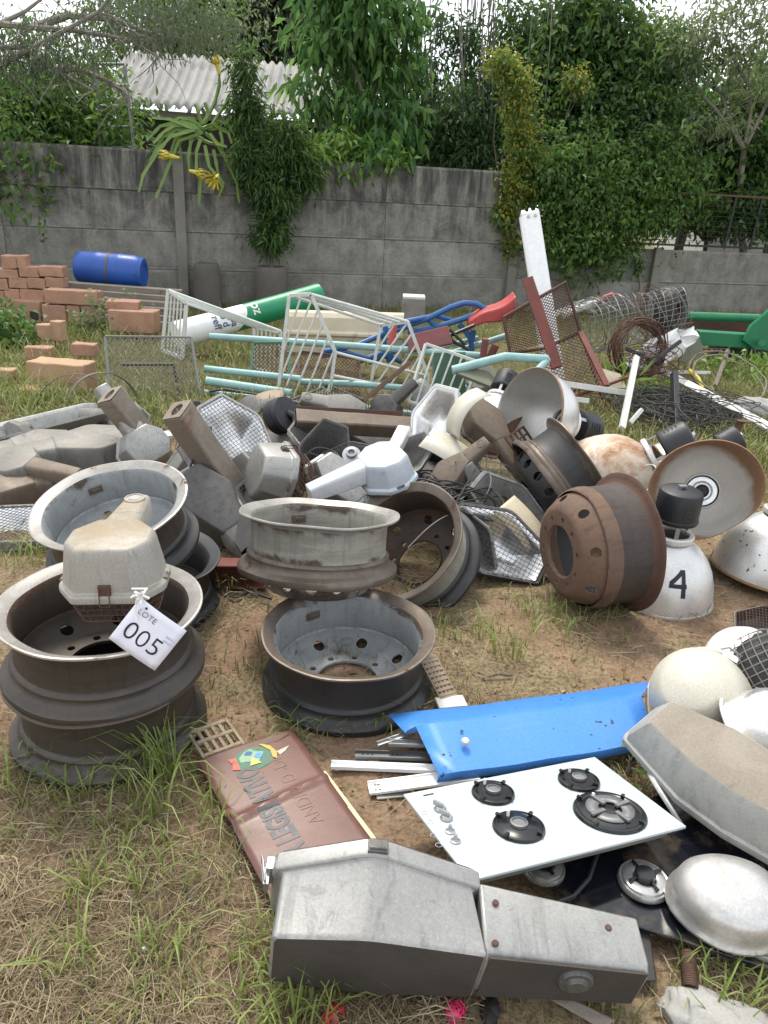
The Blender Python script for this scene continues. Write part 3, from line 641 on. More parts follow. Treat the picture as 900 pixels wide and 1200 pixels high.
tree('bush', 'grey green leafy shrub poking over the iron railing', (5.0, 14, 0), [bl(775, 152, 13.1, .2, .08), bl(800, 155, 13.1, .2, .08), bl(830, 145, 13.1, .3, .12), bl(855, 150, 13.2, .2, .1)], G3, 90, 6, .16, .05, tr=.02, spread=.07, cat='bush', droop=.5)
# climbers in front of the wall
b = [wb(590, 75, .0, .25, .2), wb(606, 110, .1, .25, .3), wb(612, 160, .12, .2, .35), wb(605, 215, .12, .22, .3), wb(592, 250, .1, .17, .2), wb(622, 195, .1, .2, .25), wb(600, 285, .08, .12, .25, .1), wb(675, 95, -.3, .2, .2)]
tree('climbing_shrub', 'yellow green climber hanging down the wall beside the white plate', (1.55, 12.35, 0), b, G5, 800, 7, .075, .038, droop=.35, tr=.03, spread=.07, cat='climber')
b = [wb(650, 230, .12, .4, .35), wb(700, 235, .12, .45, .35), wb(660, 280, .16, .4, .25), wb(705, 290, .14, .35, .2), wb(745, 225, .05, .4, .3), wb(765, 190, 0, .4, .3), wb(690, 190, .05, .5, .3), wb(640, 190, .1, .3, .3), wb(750, 265, .08, .3, .12), wb(795, 225, -.2, .35, .3), wb(683, 310, .12, .2, .12, .1)]
tree('climbing_vine', 'dark green vine draped over the low end of the wall', (2.8, 12.75, 0), b, G1, 2100, 7, .095, .05, droop=.4, tr=.03, spread=.09, cat='vine', clump=.15)
tree('climbing_vine', 'thin hanging strand of vine on the low wall below the railing', WX(4.0, .05), [wb(746, 290, .05, .07, .12, .05), wb(748, 312, .05, .06, .12, .05), wb(742, 270, .05, .1, .12, .06)], G1, 90, 6, .07, .04, droop=.4, tr=.012, spread=.04, cat='vine')

# dragon fruit cactus on the wall
dc = thing('cactus', 'dragon fruit cactus with drooping arms and yellow flowers on the wall', 'cactus', world=WP(218, 190, .1))
CM = worn('cactus skin', (.17, .27, .06), (.10, .19, .04), rust=(.30, .38, .12), rust_cov=.25, scale=5, rough=.5, bump=.1)
arms = [[(240, 152), (226, 140), (210, 138), (196, 146)], [(238, 156), (222, 150), (206, 162), (200, 180)], [(244, 152), (256, 142), (268, 146), (276, 160)], [(236, 160), (230, 178), (230, 205)], [(246, 156), (254, 168), (266, 172)], [(234, 150), (214, 158), (204, 172)], [(238, 146), (244, 132), (240, 120)], [(232, 154), (206, 152), (190, 162), (176, 188)], [(232, 150), (205, 147), (192, 155), (180, 168)], [(228, 152), (200, 160), (185, 178), (168, 205), (163, 225)], [(235, 150), (218, 152), (211, 170), (213, 188)], [(236, 155), (224, 165), (221, 185), (222, 200)],
        [(232, 158), (210, 165), (198, 195), (190, 215), (183, 232)], [(240, 155), (252, 165), (262, 180), (278, 215), (281, 238)], [(238, 150), (250, 145), (268, 155), (272, 168)], [(250, 175), (253, 190), (256, 205)],
        [(236, 200), (234, 220), (233, 238)], [(240, 145), (252, 120), (257, 100), (257, 85)], [(245, 150), (258, 150), (261, 165), (260, 180)], [(225, 150), (200, 140), (178, 138)], [(230, 146), (215, 143), (188, 148), (172, 165)], [(246, 150), (262, 125), (268, 115)], [(240, 170), (245, 195), (262, 215), (256, 230)], [(230, 160), (245, 167), (258, 170)], [(236, 145), (232, 130), (228, 122)]]
for i, a in enumerate(arms):
    f0 = .12+.03*(i % 5); cp = [WP(x, y, f0) for x, y in a]; pts = []
    for j in range(len(cp)-1):
        for t in (0, .33, .66): pts.append(cp[j].lerp(cp[j+1], t))
    pts.append(cp[-1]); mb = MB(); rs = [random.uniform(.018, .027)*1.0*(1.0 if j % 2 else .84)*(1-.35*(j/(len(pts)-1))**3) for j in range(len(pts))]
    # three-winged stem
    u = None; rings = []
    for j, p in enumerate(pts):
        d = (pts[min(j+1, len(pts)-1)]-pts[max(j-1, 0)]).normalized(); u = d.orthogonal() if u is None else (u-d*u.dot(d)); u.normalize(); s = d.cross(u); ring = []
        for q in range(6):
            rr = rs[j]*(1.25 if q % 2 == 0 else .42); ring.append(p+(u*math.cos(q*PI/3)+s*math.sin(q*PI/3))*rr)
        rings.append(ring)
    mb.loft(rings); mb.build('arm', CM, dc, smooth=20)
def flower(p, d, L, open_):
    mb = MB(); d = Vector(d).normalized(); u = d.orthogonal().normalized(); s = d.cross(u)
    mb.tube([p, p+d*L*.5], [.016, .03], 8)
    for k in range(16):
        a = 2*PI*k/16; o = (u*math.cos(a)+s*math.sin(a)); c = p+d*L*.45+o*.02; e = p+d*L*(1-.2*(k % 2))+o*(.04+open_*(1 if k % 2 else .6))
        t = d.cross(o)*.013; m = c.lerp(e, .5)+o*.012; mb.add([c-t, c+t, m+t*1.3, e, m-t*1.3], [(0, 1, 2, 4), (4, 2, 3)])
    mb.build('flower', plain('yellow petals', (.60, .50, .06), .5), dc, solid=.003)
flower(WP(210, 185, .3), WP(186, 180, .35)-WP(210, 185, .3), .26, .02); flower(WP(222, 200, .3), WP(240, 205, .4)-WP(222, 200, .3), .22, .03)
flower(WP(256, 205, .3), Vector((-.25, -.5, -.35)), .2, .12); flower(WP(257, 86, .3), WP(253, 70, .3)-WP(257, 86, .3), .2, .02)

# ---- grasses
def blades(name, pos, H, mat, lean=.5, wid=.004, az=None, label=None):
    n = len(pos); a = RNG.random(n)*2*PI if az is None else az; ln = lean*RNG.uniform(.3, 1.5, n); h = H
    d = np.stack([np.cos(a), np.sin(a), np.zeros(n)], 1); s = np.stack([-np.sin(a), np.cos(a), np.zeros(n)], 1)
    w_ = (wid*RNG.uniform(.6, 1.3, n))[:, None]; v = np.empty((n, 7, 3))
    for k, (t, ww) in enumerate(((0, .8), (.4, 1), (.75, .65))):
        c = pos+d*(h*ln*t*t)[:, None]+np.array([0, 0, 1])*(h*(t-.32*ln*t*t*t))[:, None]; v[:, 2*k] = c-s*w_*ww; v[:, 2*k+1] = c+s*w_*ww
    v[:, 6] = pos+d*(h*ln)[:, None]+np.array([0, 0, 1])*(h*np.maximum(.12, 1-.55*ln))[:, None]
    f = np.array([[0, 1, 3], [0, 3, 2], [2, 3, 5], [2, 5, 4], [4, 5, 6]])[None]+7*np.arange(n)[:, None, None]
    o = fast_mesh(name, v.reshape(-1, 3), f.reshape(-1, 3), mat); o['kind'] = 'stuff'; return o
def at_ground(x, y): return np.stack([x, y, gh(x, y)], 1)
def scatter(n, y0, y1, p=1.6, margin=1.0):
    u = RNG.random(n); y = (y0**(1-p)+(y1**(1-p)-y0**(1-p))*u)**(1/(1-p)); x = RNG.uniform(-1, 1, n)*(.62*y+margin); return x, y
GA = leafmat('green grass blades', [(.09, .13, .025), (.14, .18, .035), (.20, .225, .06), (.27, .25, .10)], .6, .3)
GD = leafmat('dry straw', [(.46, .39, .25), (.30, .235, .14), (.19, .14, .08), (.38, .31, .19), (.13, .09, .055), (.24, .20, .11)], .8, .15)
GT = leafmat('tall grass blades', [(.13, .19, .035), (.19, .25, .055), (.27, .30, .10)], .55, .3)
def heap(x, y): return (((x+.15)/1.85)**2+((y-4.15)/1.15)**2) < 1+.25*(vnoise(x*2, y*2, 77)-.5)
# straw litter lying on the soil
def straw(n, y0, y1, lift, mask):
    x, y = scatter(n, y0, y1, 1.7, .5); m = mask(x, y); x, y = x[m], y[m]; n = len(x); a = RNG.random(n)*2*PI; L = (.015+.13*RNG.random(n)**2)*(1+.06*y); w_ = RNG.uniform(.00035, .0010, n)*(1+.30*y)
    z0 = gh(x, y)+RNG.random(n)*lift+.002; c = RNG.normal(0, .5, n); tilt = RNG.normal(0, .10, n); v = np.empty((n, 6, 3))
    for k, t in enumerate((-.5, 0, .5)):
        aa = a+c*t; px_ = x+np.cos(aa)*L*t; py_ = y+np.sin(aa)*L*t; pz = np.maximum(gh(px_, py_)+.0015, z0+tilt*L*t+.012*(1-4*t*t)*RNG.random(n)); ww = w_*(1 if t == 0 else .5)
        v[:, 2*k] = np.stack([px_-np.sin(aa)*ww, py_+np.cos(aa)*ww, pz], 1); v[:, 2*k+1] = np.stack([px_+np.sin(aa)*ww, py_-np.cos(aa)*ww, pz+.001], 1)
    f = np.array([[0, 1, 3, 2], [2, 3, 5, 4]])[None]+6*np.arange(n)[:, None, None]
    o = fast_mesh('dry_grass', v.reshape(-1, 3), f.reshape(-1, 4), GD); o['kind'] = 'stuff'; return o
def strawmask(x, y):
    d = vnoise(x*2.2, y*2.2, 8)*.65+vnoise(x*6, y*6, 9)*.35
    bare = np.exp(-(((x-.75)/.5)**2+((y-2.45)/.30)**2))*.2+np.exp(-(((x+.35)/.25)**2+((y-1.25)/.12)**2))*.25+np.exp(-(((x-.1)/.15)**2+((y-1.6)/.2)**2))*.4
    return RNG.random(len(x)) < np.clip((d-.33-bare)*3.4, .05, 1)
straw(64000, .75, 9, .022, strawmask)
# short living grass through the yard
x, y = scatter(15000, .8, 5, 1.7, .4); d = vnoise(x*1.7, y*1.7, 21)*.6+vnoise(x*5, y*5, 22)*.4; m = (RNG.random(len(x)) < np.clip((d-.49)*4, .015, 1)) & ~heap(x, y); x, y = x[m], y[m]
blades('grass', at_ground(x, y), RNG.uniform(.025, .09, len(x)), GA, .8, .0018)
x, y = scatter(52000, 4.2, 14.5, 1.2, 1.0); d = vnoise(x*.9, y*.9, 31)*.6+vnoise(x*3, y*3, 32)*.4
side = np.clip((-x-.7)/.8, 0, 1)+np.clip((x-3.0)/1.2, 0, 1)+np.clip((y-7.5)/2, 0, 1)*.7
m = ~heap(x, y) & (RNG.random(len(x)) < np.clip((d-.36+.40*np.clip(side, 0, 1))*2.6, .02, 1)); x, y = x[m], y[m]
blades('grass', at_ground(x, y), RNG.uniform(.06, .20, len(x))*np.clip(.6+.6*vnoise(x*2, y*2, 40), .5, 1.3), GA, .7, .0042)
x, y = scatter(6500, 4.6, 14, 1.2, 1.0); blades('dry_grass', at_ground(x, y), RNG.uniform(.06, .24, len(x)), GD, .8, .003)
# tall tufts: photo places (pixel, radius, blades, height)
tp = []; th = []
for px, py, r, n, h in ((185, 905, .10, 30, .22), (188, 912, .05, 46, .30), (345, 1195, .08, 40, .2), (365, 1075, .03, 12, .16), (180, 960, .04, 18, .2), (250, 960, .04, 16, .18), (150, 925, .12, 40, .14), (40, 915, .12, 50, .16), (95, 925, .1, 30, .13), (100, 1040, .06, 24, .12), (340, 1185, .12, 60, .15), (185, 1120, .05, 20, .13), (85, 1130, .06, 24, .16), (300, 1120, .07, 30, .13), (165, 1020, .08, 28, .10),
                     (595, 770, .06, 30, .22), (640, 730, .14, 60, .12), (490, 700, .1, 26, .1), (560, 745, .1, 24, .1), (520, 740, .08, 18, .1), (700, 720, .1, 34, .12), (850, 1160, .12, 60, .12), (600, 1150, .05, 16, .1), (690, 1165, .06, 18, .08), (820, 715, .08, 14, .13), (445, 850, .06, 20, .14), (420, 855, .05, 16, .12), (350, 860, .05, 14, .1), (270, 690, .06, 20, .12),
                     (30, 660, .12, 34, .16), (55, 650, .1, 24, .15), (20, 470, .35, 150, .3), (60, 490, .3, 120, .26), (150, 475, .2, 90, .26), (25, 430, .4, 140, .28), (270, 455, .35, 160, .2), (290, 420, .35, 150, .25), (220, 400, .3, 80, .25), (120, 400, .4, 120, .3), (430, 345, .5, 140, .35), (540, 345, .6, 160, .4), (860, 450, .5, 160, .25), (880, 440, .4, 120, .3), (750, 470, .3, 80, .22), (640, 480, .3, 60, .25), (830, 500, .3, 60, .15)):
    q = P(px, py); 
    for _ in range(n):
        a = random.random()*2*PI; rr = r*math.sqrt(random.random()); tp.append((q.x+rr*math.cos(a), q.y+rr*math.sin(a))); th.append(h*random.uniform(.45, 1.25))
tp = np.array(tp); th = np.array(th); blades('tall_grass', at_ground(tp[:, 0], tp[:, 1]), th, GT, .75, .0024+.0)
# weeds with leaves
def weed(label, px, py, blobs, mat, cl, per, L, W, name='weed', front=None, **kw):
    q = P(px, py) if front is None else WP(px, py, front); tree(name, label, (q.x, q.y, 0), [(q.x+a, q.y+b_, c_, r, r, rz) for a, b_, c_, r, rz in blobs], mat, cl, per, L, W, tr=.012, cat='weed', spread=.06, **kw)
weed('broad leaved green weed growing at the wall foot beside the stone post', 495, 352, [(0, 0, .3, .25, .15), (-.1, 0, .55, .15, .12), (.1, 0, .12, .3, .1)], G7, 26, 5, .26, .085, droop=.4)
weed('leafy green bush in front of the brick stack', 12, 405, [(0, 0, .25, .3, .22), (-.25, .1, .2, .3, .2), (.12, -.1, .12, .2, .12)], G1, 150, 5, .09, .07)
weed('dry creeper tangled over the long bricks', 112, 395, [(0, 0, .25, .28, .2), (.25, .1, .35, .25, .15), (-.15, 0, .12, .25, .12)], G3, 80, 5, .06, .045)
weed('bright strap leaved weed beside the tangled wire', 728, 470, [(0, 0, .12, .2, .12), (.15, 0, .1, .15, .08)], G7, 26, 5, .24, .03, droop=.0)
weed('green weed patch under the green beam', 870, 445, [(0, 0, .12, .4, .12), (.4, .1, .15, .35, .12), (-.3, .3, .1, .3, .1)], G7, 90, 5, .09, .05)
weed('low green weed by the wall near the wire roll', 600, 345, [(0, 0, .2, .5, .2), (-.7, -.1, .2, .4, .2)], G1, 70, 5, .12, .05)
weed('small fern sprouting beside the short concrete pipe', 268, 352, [(0, 0, .2, .12, .2)], G1, 26, 6, .12, .02)
weed('small green plant between the blue sheet and the cooktop', 735, 905, [(0, 0, .05, .03, .03), (.02, -.02, .03, .03, .02)], G7, 5, 4, .035, .022)

# soil clods and grit
def grit(n, y0, y1, mat, s0, s1):
    x, y = scatter(n, y0, y1, 1.7, .4); m = vnoise(x*2.5, y*2.5, 55)*.6+vnoise(x*7, y*7, 56)*.4 > .44; x, y = x[m], y[m]; n = len(x)
    base = np.array([[1, 0, 0], [-.6, .8, 0], [-.5, -.85, .1], [.1, .1, .8], [.6, .7, .15], [.0, -.2, -.5]]); fc = np.array([[0, 4, 3], [4, 1, 3], [1, 2, 3], [2, 0, 3], [0, 5, 4], [4, 5, 1], [1, 5, 2], [2, 5, 0]])
    s = (s0*(s1/s0)**(RNG.random(n)**2.2))*(1+.06*y); v = base[None]*(1+RNG.normal(0, .28, (n, 6, 3))); a = RNG.random(n)*6.28; ca, sa = np.cos(a)[:, None], np.sin(a)[:, None]
    vx = v[..., 0]*ca-v[..., 1]*sa; vy = v[..., 0]*sa+v[..., 1]*ca; v = np.stack([vx, vy, v[..., 2]*.7], -1)*s[:, None, None]+at_ground(x, y)[:, None, :]
    f = fc[None]+6*np.arange(n)[:, None, None]; o = fast_mesh('gravel', v.reshape(-1, 3), f.reshape(-1, 3), mat); o['kind'] = 'stuff'
grit(9000, .8, 5, leafmat('soil clods', [(.17, .095, .055), (.22, .13, .08), (.12, .07, .042), (.25, .17, .11)], .95, 0.0), .0022, .011)
# ================================================================ KINDS OF THINGS
def camdir(x, y, z):
    """a direction given as right / up / towards the photographer"""
    return (CAM_R @ Vector((x, y, z))).normalized()
# ---- truck wheels
ZS = .815
def _zs(p): return [(r, z*ZS) for r, z in p]
W_OUT = _zs([(.290, .0), (.296, .010), (.296, .030), (.288, .040), (.274, .047), (.266, .058), (.262, .076), (.265, .084), (.262, .094), (.2535, .100), (.2510, .112), (.250, .16), (.252, .226), (.255, .240), (.262, .250), (.278, .257), (.292, .262), (.296, .267), (.295, .273), (.289, .274)])
W_IN = _zs([(.289, .274), (.284, .271), (.268, .263), (.254, .253), (.246, .240), (.243, .12), (.243, .07), (.254, .04), (.278, .002), (.290, .0)])
def wob(q, a): k = 1+.0035*math.sin(2*a+.7)+.0022*math.sin(5*a+2)+.0015*math.sin(9*a); return Vector((q.x*k, q.y*k, q.z+(.0025*math.sin(3*a+1)+.0015*math.sin(7*a))*(1 if q.z > .19 or q.z < .03 else 0)))
def wheel_rim_mb(flange=True):
    mb = MB(); sg = 72
    if flange:
        mb.mi = 2; mb.lathe(W_OUT[:10], sg, deform=wob); mb.mi = 0; mb.lathe(W_OUT[9:14], sg, deform=wob); mb.mi = 1; mb.lathe(W_OUT[13:], sg, deform=wob)
        mb.lathe(W_IN[:4], sg, deform=wob); mb.mi = 3; mb.lathe(W_IN[3:], sg, deform=wob)
    else:
        mb.mi = 2; mb.lathe([(.243, .0), (.249, .004), (.253, .02), (.256, .04), (.2555, .058)], sg, deform=wob); mb.mi = 0; mb.lathe([(.2555, .058), (.2515, .066)]+W_OUT[11:14], sg, deform=wob)
        mb.mi = 1; mb.lathe(W_OUT[13:], sg, deform=wob); mb.lathe(W_IN[:4], sg, deform=wob); mb.mi = 3; mb.lathe(W_IN[3:6]+[(.243, .0)], sg, deform=wob)
    return mb
def wheel_disc_mesh(drop, nh, edge):
    """dished disc with its hub hole, hand holes and stud holes really cut through"""
    pr = [(.2415, edge+.02), (.236, edge), (.222, drop+(edge-drop)*.55), (.195, drop+.012), (.178, drop+.002), (.168, drop), (.112, drop), (.107, drop+.006)]
    inn = [(r, z+.009) for r, z in pr][::-1]
    mb = MB(); mb.lathe(pr+inn+[pr[0]], 72); mb = mb; o = mb.build('disc_blank', M['wheel_orange'])
    cut = MB(); zc = drop+(edge-drop)*.5
    for i in range(nh):
        a = 2*PI*(i+.5)/nh; c = Vector((math.cos(a)*.212, math.sin(a)*.212, zc)); d = Vector((math.cos(a)*.5, math.sin(a)*.5, -.85)).normalized()
        cut.cyl(c-d*.06, c+d*.06, .0215, 16)
    for i in range(10):
        a = 2*PI*i/10; c = Vector((math.cos(a)*.140, math.sin(a)*.140, drop)); cut.cyl(c-Vector((0, 0, .03)), c+Vector((0, 0, .04)), .0125, 12)
    co = cut.build('disc_cut', M['black']); md = o.modifiers.new('b', 'BOOLEAN'); md.object = co; md.operation = 'DIFFERENCE'; md.solver = 'EXACT'
    bpy.context.view_layer.update()
    me = bpy.data.meshes.new_from_object(o.evaluated_get(bpy.context.evaluated_depsgraph_get()))
    for x in (o, co): bpy.data.objects.remove(x)
    me.set_sharp_from_angle(angle=rad(35)); return me
def link_mesh(name, me, mat, parent):
    o = bpy.data.objects.new(name, me); COL.objects.link(o); o.parent = parent
    o.material_slots[0].link = 'OBJECT'; o.material_slots[0].material = mat; return o
WG = 'steel truck wheels on the ground'
def make_wheel(label, drop, flange, nh=8, edge=.05):
    t = thing('truck_wheel', label, 'wheel', WG); wheel_rim_mb(flange).build('rim', [M['wheel_side'], M['wheel_lip'], M['lip_black'], M['wheel_inner']], t, smooth=40)
    link_mesh('disc', wheel_disc_mesh(drop, nh, edge), M['wheel_inner'], t)
    mb = MB(); mb.box((-.10, .215, .15), (.055, .006, .03), Matrix.Rotation(.44, 3, 'Z')); mb.box((-.10, .212, .15), (.03, .006, .014), Matrix.Rotation(.44, 3, 'Z')); mb.build('valve_plate', M['wheel_lip'], t, bevel=.002)
    return t
def wheel_mats(t, mats, disc):
    for c in kids(t):
        b = c.name.split('.')[0]
        if b == 'rim':
            for i, m in enumerate(mats): c.material_slots[i].link = 'OBJECT'; c.material_slots[i].material = M[m]
        elif b == 'disc': c.material_slots[0].material = M[disc]
    return t
# ---- industrial bay lamps: aluminium reflector, neck collar and black gear drum
BL = [(.240, 0), (.2445, .004), (.243, .011), (.236, .013), (.233, .05), (.223, .10), (.205, .152), (.178, .20), (.142, .24), (.105, .266), (.086, .278), (.083, .305)]
BG = 'aluminium bay lamps'
def make_bay(label, outer, inner, rimm, drum=True, seg=56, deform=None, neck=0.0):
    t = thing('bay_lamp', label, 'lamp', BG); mb = MB(); mb.mi = 0; mb.lathe(BL[3:], seg, deform=deform)
    mb.mi = 2; mb.lathe(BL[:4], seg, deform=deform); mb.mi = 1
    inn = [(r-.0035, z+(.002 if z > .02 else .003)) for r, z in BL[3:]]; mb.lathe([BL[0]]+inn, seg, deform=deform)
    mb.build('reflector', [M[outer], M[inner], M[rimm]], t, smooth=50)
    mb = MB(); mb.lathe([(.092, .283), (.098, .288), (.098, .306), (.092, .311), (.078, .311), (.074, .306), (.074, .285)], 40); mb.build('collar', M['bay_white'], t)
    mb = MB()
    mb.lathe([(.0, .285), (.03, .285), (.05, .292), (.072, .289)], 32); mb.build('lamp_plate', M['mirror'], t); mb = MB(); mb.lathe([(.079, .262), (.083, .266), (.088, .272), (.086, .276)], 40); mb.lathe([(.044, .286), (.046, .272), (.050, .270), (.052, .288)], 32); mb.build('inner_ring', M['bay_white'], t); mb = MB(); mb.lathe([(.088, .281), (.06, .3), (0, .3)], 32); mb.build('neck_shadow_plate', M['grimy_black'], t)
    mb = MB(); mb.lathe([(.0, .243), (.016, .243), (.024, .246), (.026, .285)], 24); mb.lathe([(.026, .262), (.034, .264), (.034, .285)], 24); mb.build('lamp_socket', M['black_metal'] , t)
    if drum:
        z0 = .365; mb = MB(); mb.lathe([(.0, z0), (.08, z0), (.094, z0+.004), (.097, z0+.01), (.097, z0+.02), (.094, z0+.023), (.093, z0+.13), (.088, z0+.142), (.074, z0+.15), (.0, z0+.153)], 40)
        d = mb.build('gear_drum', M['black'], t)
        for k in range(3):
            mb = MB()
            for s in range(4):
                for q in range(5):
                    a = 2*PI*k/3+.5+(q-2)*.09; mb.box(Vector((math.cos(a)*.0935, math.sin(a)*.0935, z0+.04+s*.02)), (.006, .0095, .006), Matrix.Rotation(a, 3, 'Z'))
            mb.build('vent', M['grimy_black'], d)
        for k in range(3):
            mb = MB(); a = 2*PI*k/3+.2; p = Vector((math.cos(a)*.083, math.sin(a)*.083, .306)); mb.bar(p, p+Vector((0, 0, .066)), .018, .006, up=(math.cos(a), math.sin(a), 0)); mb.build('bracket', M['steel'], t)
        mb = MB(); mb.box((0, 0, z0+.165), (.035, .02, .004)); mb.box((.012, 0, z0+.158), (.004, .02, .014)); mb.box((-.012, 0, z0+.158), (.004, .02, .014)); mb.build('hanging_bracket', M['steel'], t)
    return t
# ---- cobra head street luminaires
HEX = [(-.25, -.085), (-.255, -.07), (-.255, .07), (-.25, .085), (-.06, .165), (-.035, .168), (-.01, .165), (.20, .088), (.215, .08), (.215, -.08), (.20, -.088), (-.01, -.165), (-.035, -.168), (-.06, -.165)]
HEXB = [(-.16, -.115), (-.165, -.10), (-.165, .10), (-.16, .115), (-.085, .172), (-.065, .178), (.035, .175), (.125, .098), (.135, .085), (.135, -.085), (.125, -.098), (.035, -.175), (-.065, -.178), (-.085, -.172)]
PLAN = [HEX]
HEXT = [(-.232, -.088), (-.238, -.074), (-.238, .074), (-.232, .088), (-.06, .108), (-.035, .109), (-.01, .108), (.20, .088), (.215, .084), (.215, -.084), (.20, -.088), (-.01, -.108), (-.035, -.109), (-.06, -.108)]
def straight(u, s, z): return [Vector((a[0]*s*(1-u)+b[0]*u, a[1]*s*(1-u)+b[1]*u, z)) for a, b in zip(PLAN[0], HEXT)]
def hexring(s, z, ox=0.0, sy=None): return [Vector((x*s+ox, y*(sy or s), z)) for x, y in PLAN[0]]
SG = 'street luminaires in the scrap heap'
def neck_rings(x0, x1, w0, w1, h0, h1, zt0, zt1, n=5):
    rings = []
    for i in range(n):
        t = i/(n-1); x = x0+(x1-x0)*t; w_ = (w0+(w1-w0)*t)/2; h = h0+(h1-h0)*t; zt = zt0+(zt1-zt0)*t; c = .16*w_
        rings.append([Vector((x, y, z)) for y, z in ((-w_, zt-h), (-w_, zt-c*2), (-w_+c, zt-c*.5), (-w_+c*2.2, zt), (w_-c*2.2, zt), (w_-c, zt-c*.5), (w_, zt-c*2), (w_, zt-h))])
    return rings
def wire_guard_mb(s, z0, depth, n=9, r=.0018):
    mb = MB(); top = hexring(s, z0); bot = hexring(s*.82, z0-depth)
    def cross(y):
        pts = sorted([(a.x+(b.x-a.x)*(y-a.y)/(b.y-a.y)) for a, b in zip(bot, bot[1:]+bot[:1]) if (a.y-y)*(b.y-y) < 0]); return pts
    def crossx(x):
        pts = sorted([(a.y+(b.y-a.y)*(x-a.x)/(b.x-a.x)) for a, b in zip(bot, bot[1:]+bot[:1]) if (a.x-x)*(b.x-x) < 0]); return pts
    zb = z0-depth; k = .82*.165*s/.82
    for i in range(-6, 7):
        y = i*.022; p = cross(y)
        if len(p) >= 2: mb.tube([(p[0]-.03, y*1.15, z0), (p[0], y, zb), (p[-1], y, zb), (p[-1]+.03, y*1.15, z0)], r, 5)
    for i in range(-10, 9):
        x = i*.022; p = crossx(x)
        if len(p) >= 2: mb.tube([(x*1.15, p[0]*1.2, z0), (x, p[0], zb), (x, p[-1], zb), (x*1.15, p[-1]*1.2, z0)], r, 5)
    for t in (0, .33, .66, 1): mb.tube([a.lerp(b, t) for a, b in zip(top, bot)], r*(1.8 if t in (0, 1) else 1), 5, closed=True)
    return mb
def make_luminaire(label, hm, nm=None, guard=True, neck=True, knob=True, H=.165, NL=.30, latch=True, gd=.085, plan=None, flat=False):
    PLAN[0] = plan or HEX
    t = thing('street_luminaire', label, 'street light', SG)
    mb = MB(); rings = [hexring(.93, .004), hexring(1.0, .0), hexring(1.005, .022), hexring(.985, .03), hexring(.93, .034), hexring(.915, .055), hexring(.83, H*.80), hexring(.80, H*.92), hexring(.765, H*.985), hexring(.72, H)]
    if flat: rings = [hexring(.93, .004), hexring(1.0, .0), hexring(1.005, .034), hexring(.99, .042), hexring(.935, .044), hexring(.925, .050), straight(.10, .92, .058), straight(.93, .9, H-.012), straight(1, .9, H-.004), [q*.97 for q in straight(1, .9, H/.97)]]
    mb.loft(rings, False, not flat)
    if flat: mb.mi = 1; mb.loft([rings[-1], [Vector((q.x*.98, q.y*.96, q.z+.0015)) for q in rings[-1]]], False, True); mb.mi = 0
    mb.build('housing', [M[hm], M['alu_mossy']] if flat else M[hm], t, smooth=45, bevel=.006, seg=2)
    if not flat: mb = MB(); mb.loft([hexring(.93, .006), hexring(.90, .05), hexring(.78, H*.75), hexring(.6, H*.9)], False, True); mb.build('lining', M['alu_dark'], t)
    if neck:
        mb = MB(); mb.loft(neck_rings(.212 if flat else (.06 if plan is HEXB else .150), .235+NL, .164 if flat else (.135 if plan is HEXB else .15), .13 if flat else (.088 if plan is HEXB else .105), H*(.84 if flat else .66), H*(.62 if flat else .5), H*.985, H*(.97 if flat else (.82 if plan is HEXB else .88))), True, True); n = mb.build('neck', M[nm or hm], t, smooth=50, bevel=.006)
        if knob:
            z = H*(.975 if flat else (.845 if plan is HEXB else .895)); mb = MB(); x = .175+NL; mb.lathe([(.0, .012), (.02, .012), (.024, .008), (.032, .008), (.032, .011), (.037, .011), (.039, .0)], 28, M=Matrix.Translation((x, 0, z-.0015))); mb.build('sensor_base', M[nm or hm], n)
    if latch:
        mb = MB(); dx = .09 if plan is HEXB else 0; mb.box((-.243+dx, 0, .05), (.018, .04, .035)); mb.tube([(-.255+dx, -.016, .06), (-.268+dx, -.016, .0), (-.268+dx, .016, .0), (-.255+dx, .016, .06)], .0025, 6); mb.build('latch', M['rust'], t, bevel=.003)
    for sd_ in (-1, 1): mb = MB(); mb.box((-.03, sd_*.171, .022), (.045, .010, .030)); mb.cyl((-.05, sd_*.178, .03), (-.01, sd_*.178, .03), .004, 8); mb.build('clip', M['alu_dark'], t, bevel=.002)
    if guard: wire_guard_mb(.95, -.002, gd).build('wire_guard', M['wire_rust'], t)
    PLAN[0] = HEX
    return t
def clip(poly, axis, v):
    o = []; b = 1-axis
    for p, q in zip(poly, poly[1:]+poly[:1]):
        if (p[axis]-v)*(q[axis]-v) < 0: o.append(p[b]+(q[b]-p[b])*(v-p[axis])/(q[axis]-p[axis]))
    return sorted(o)
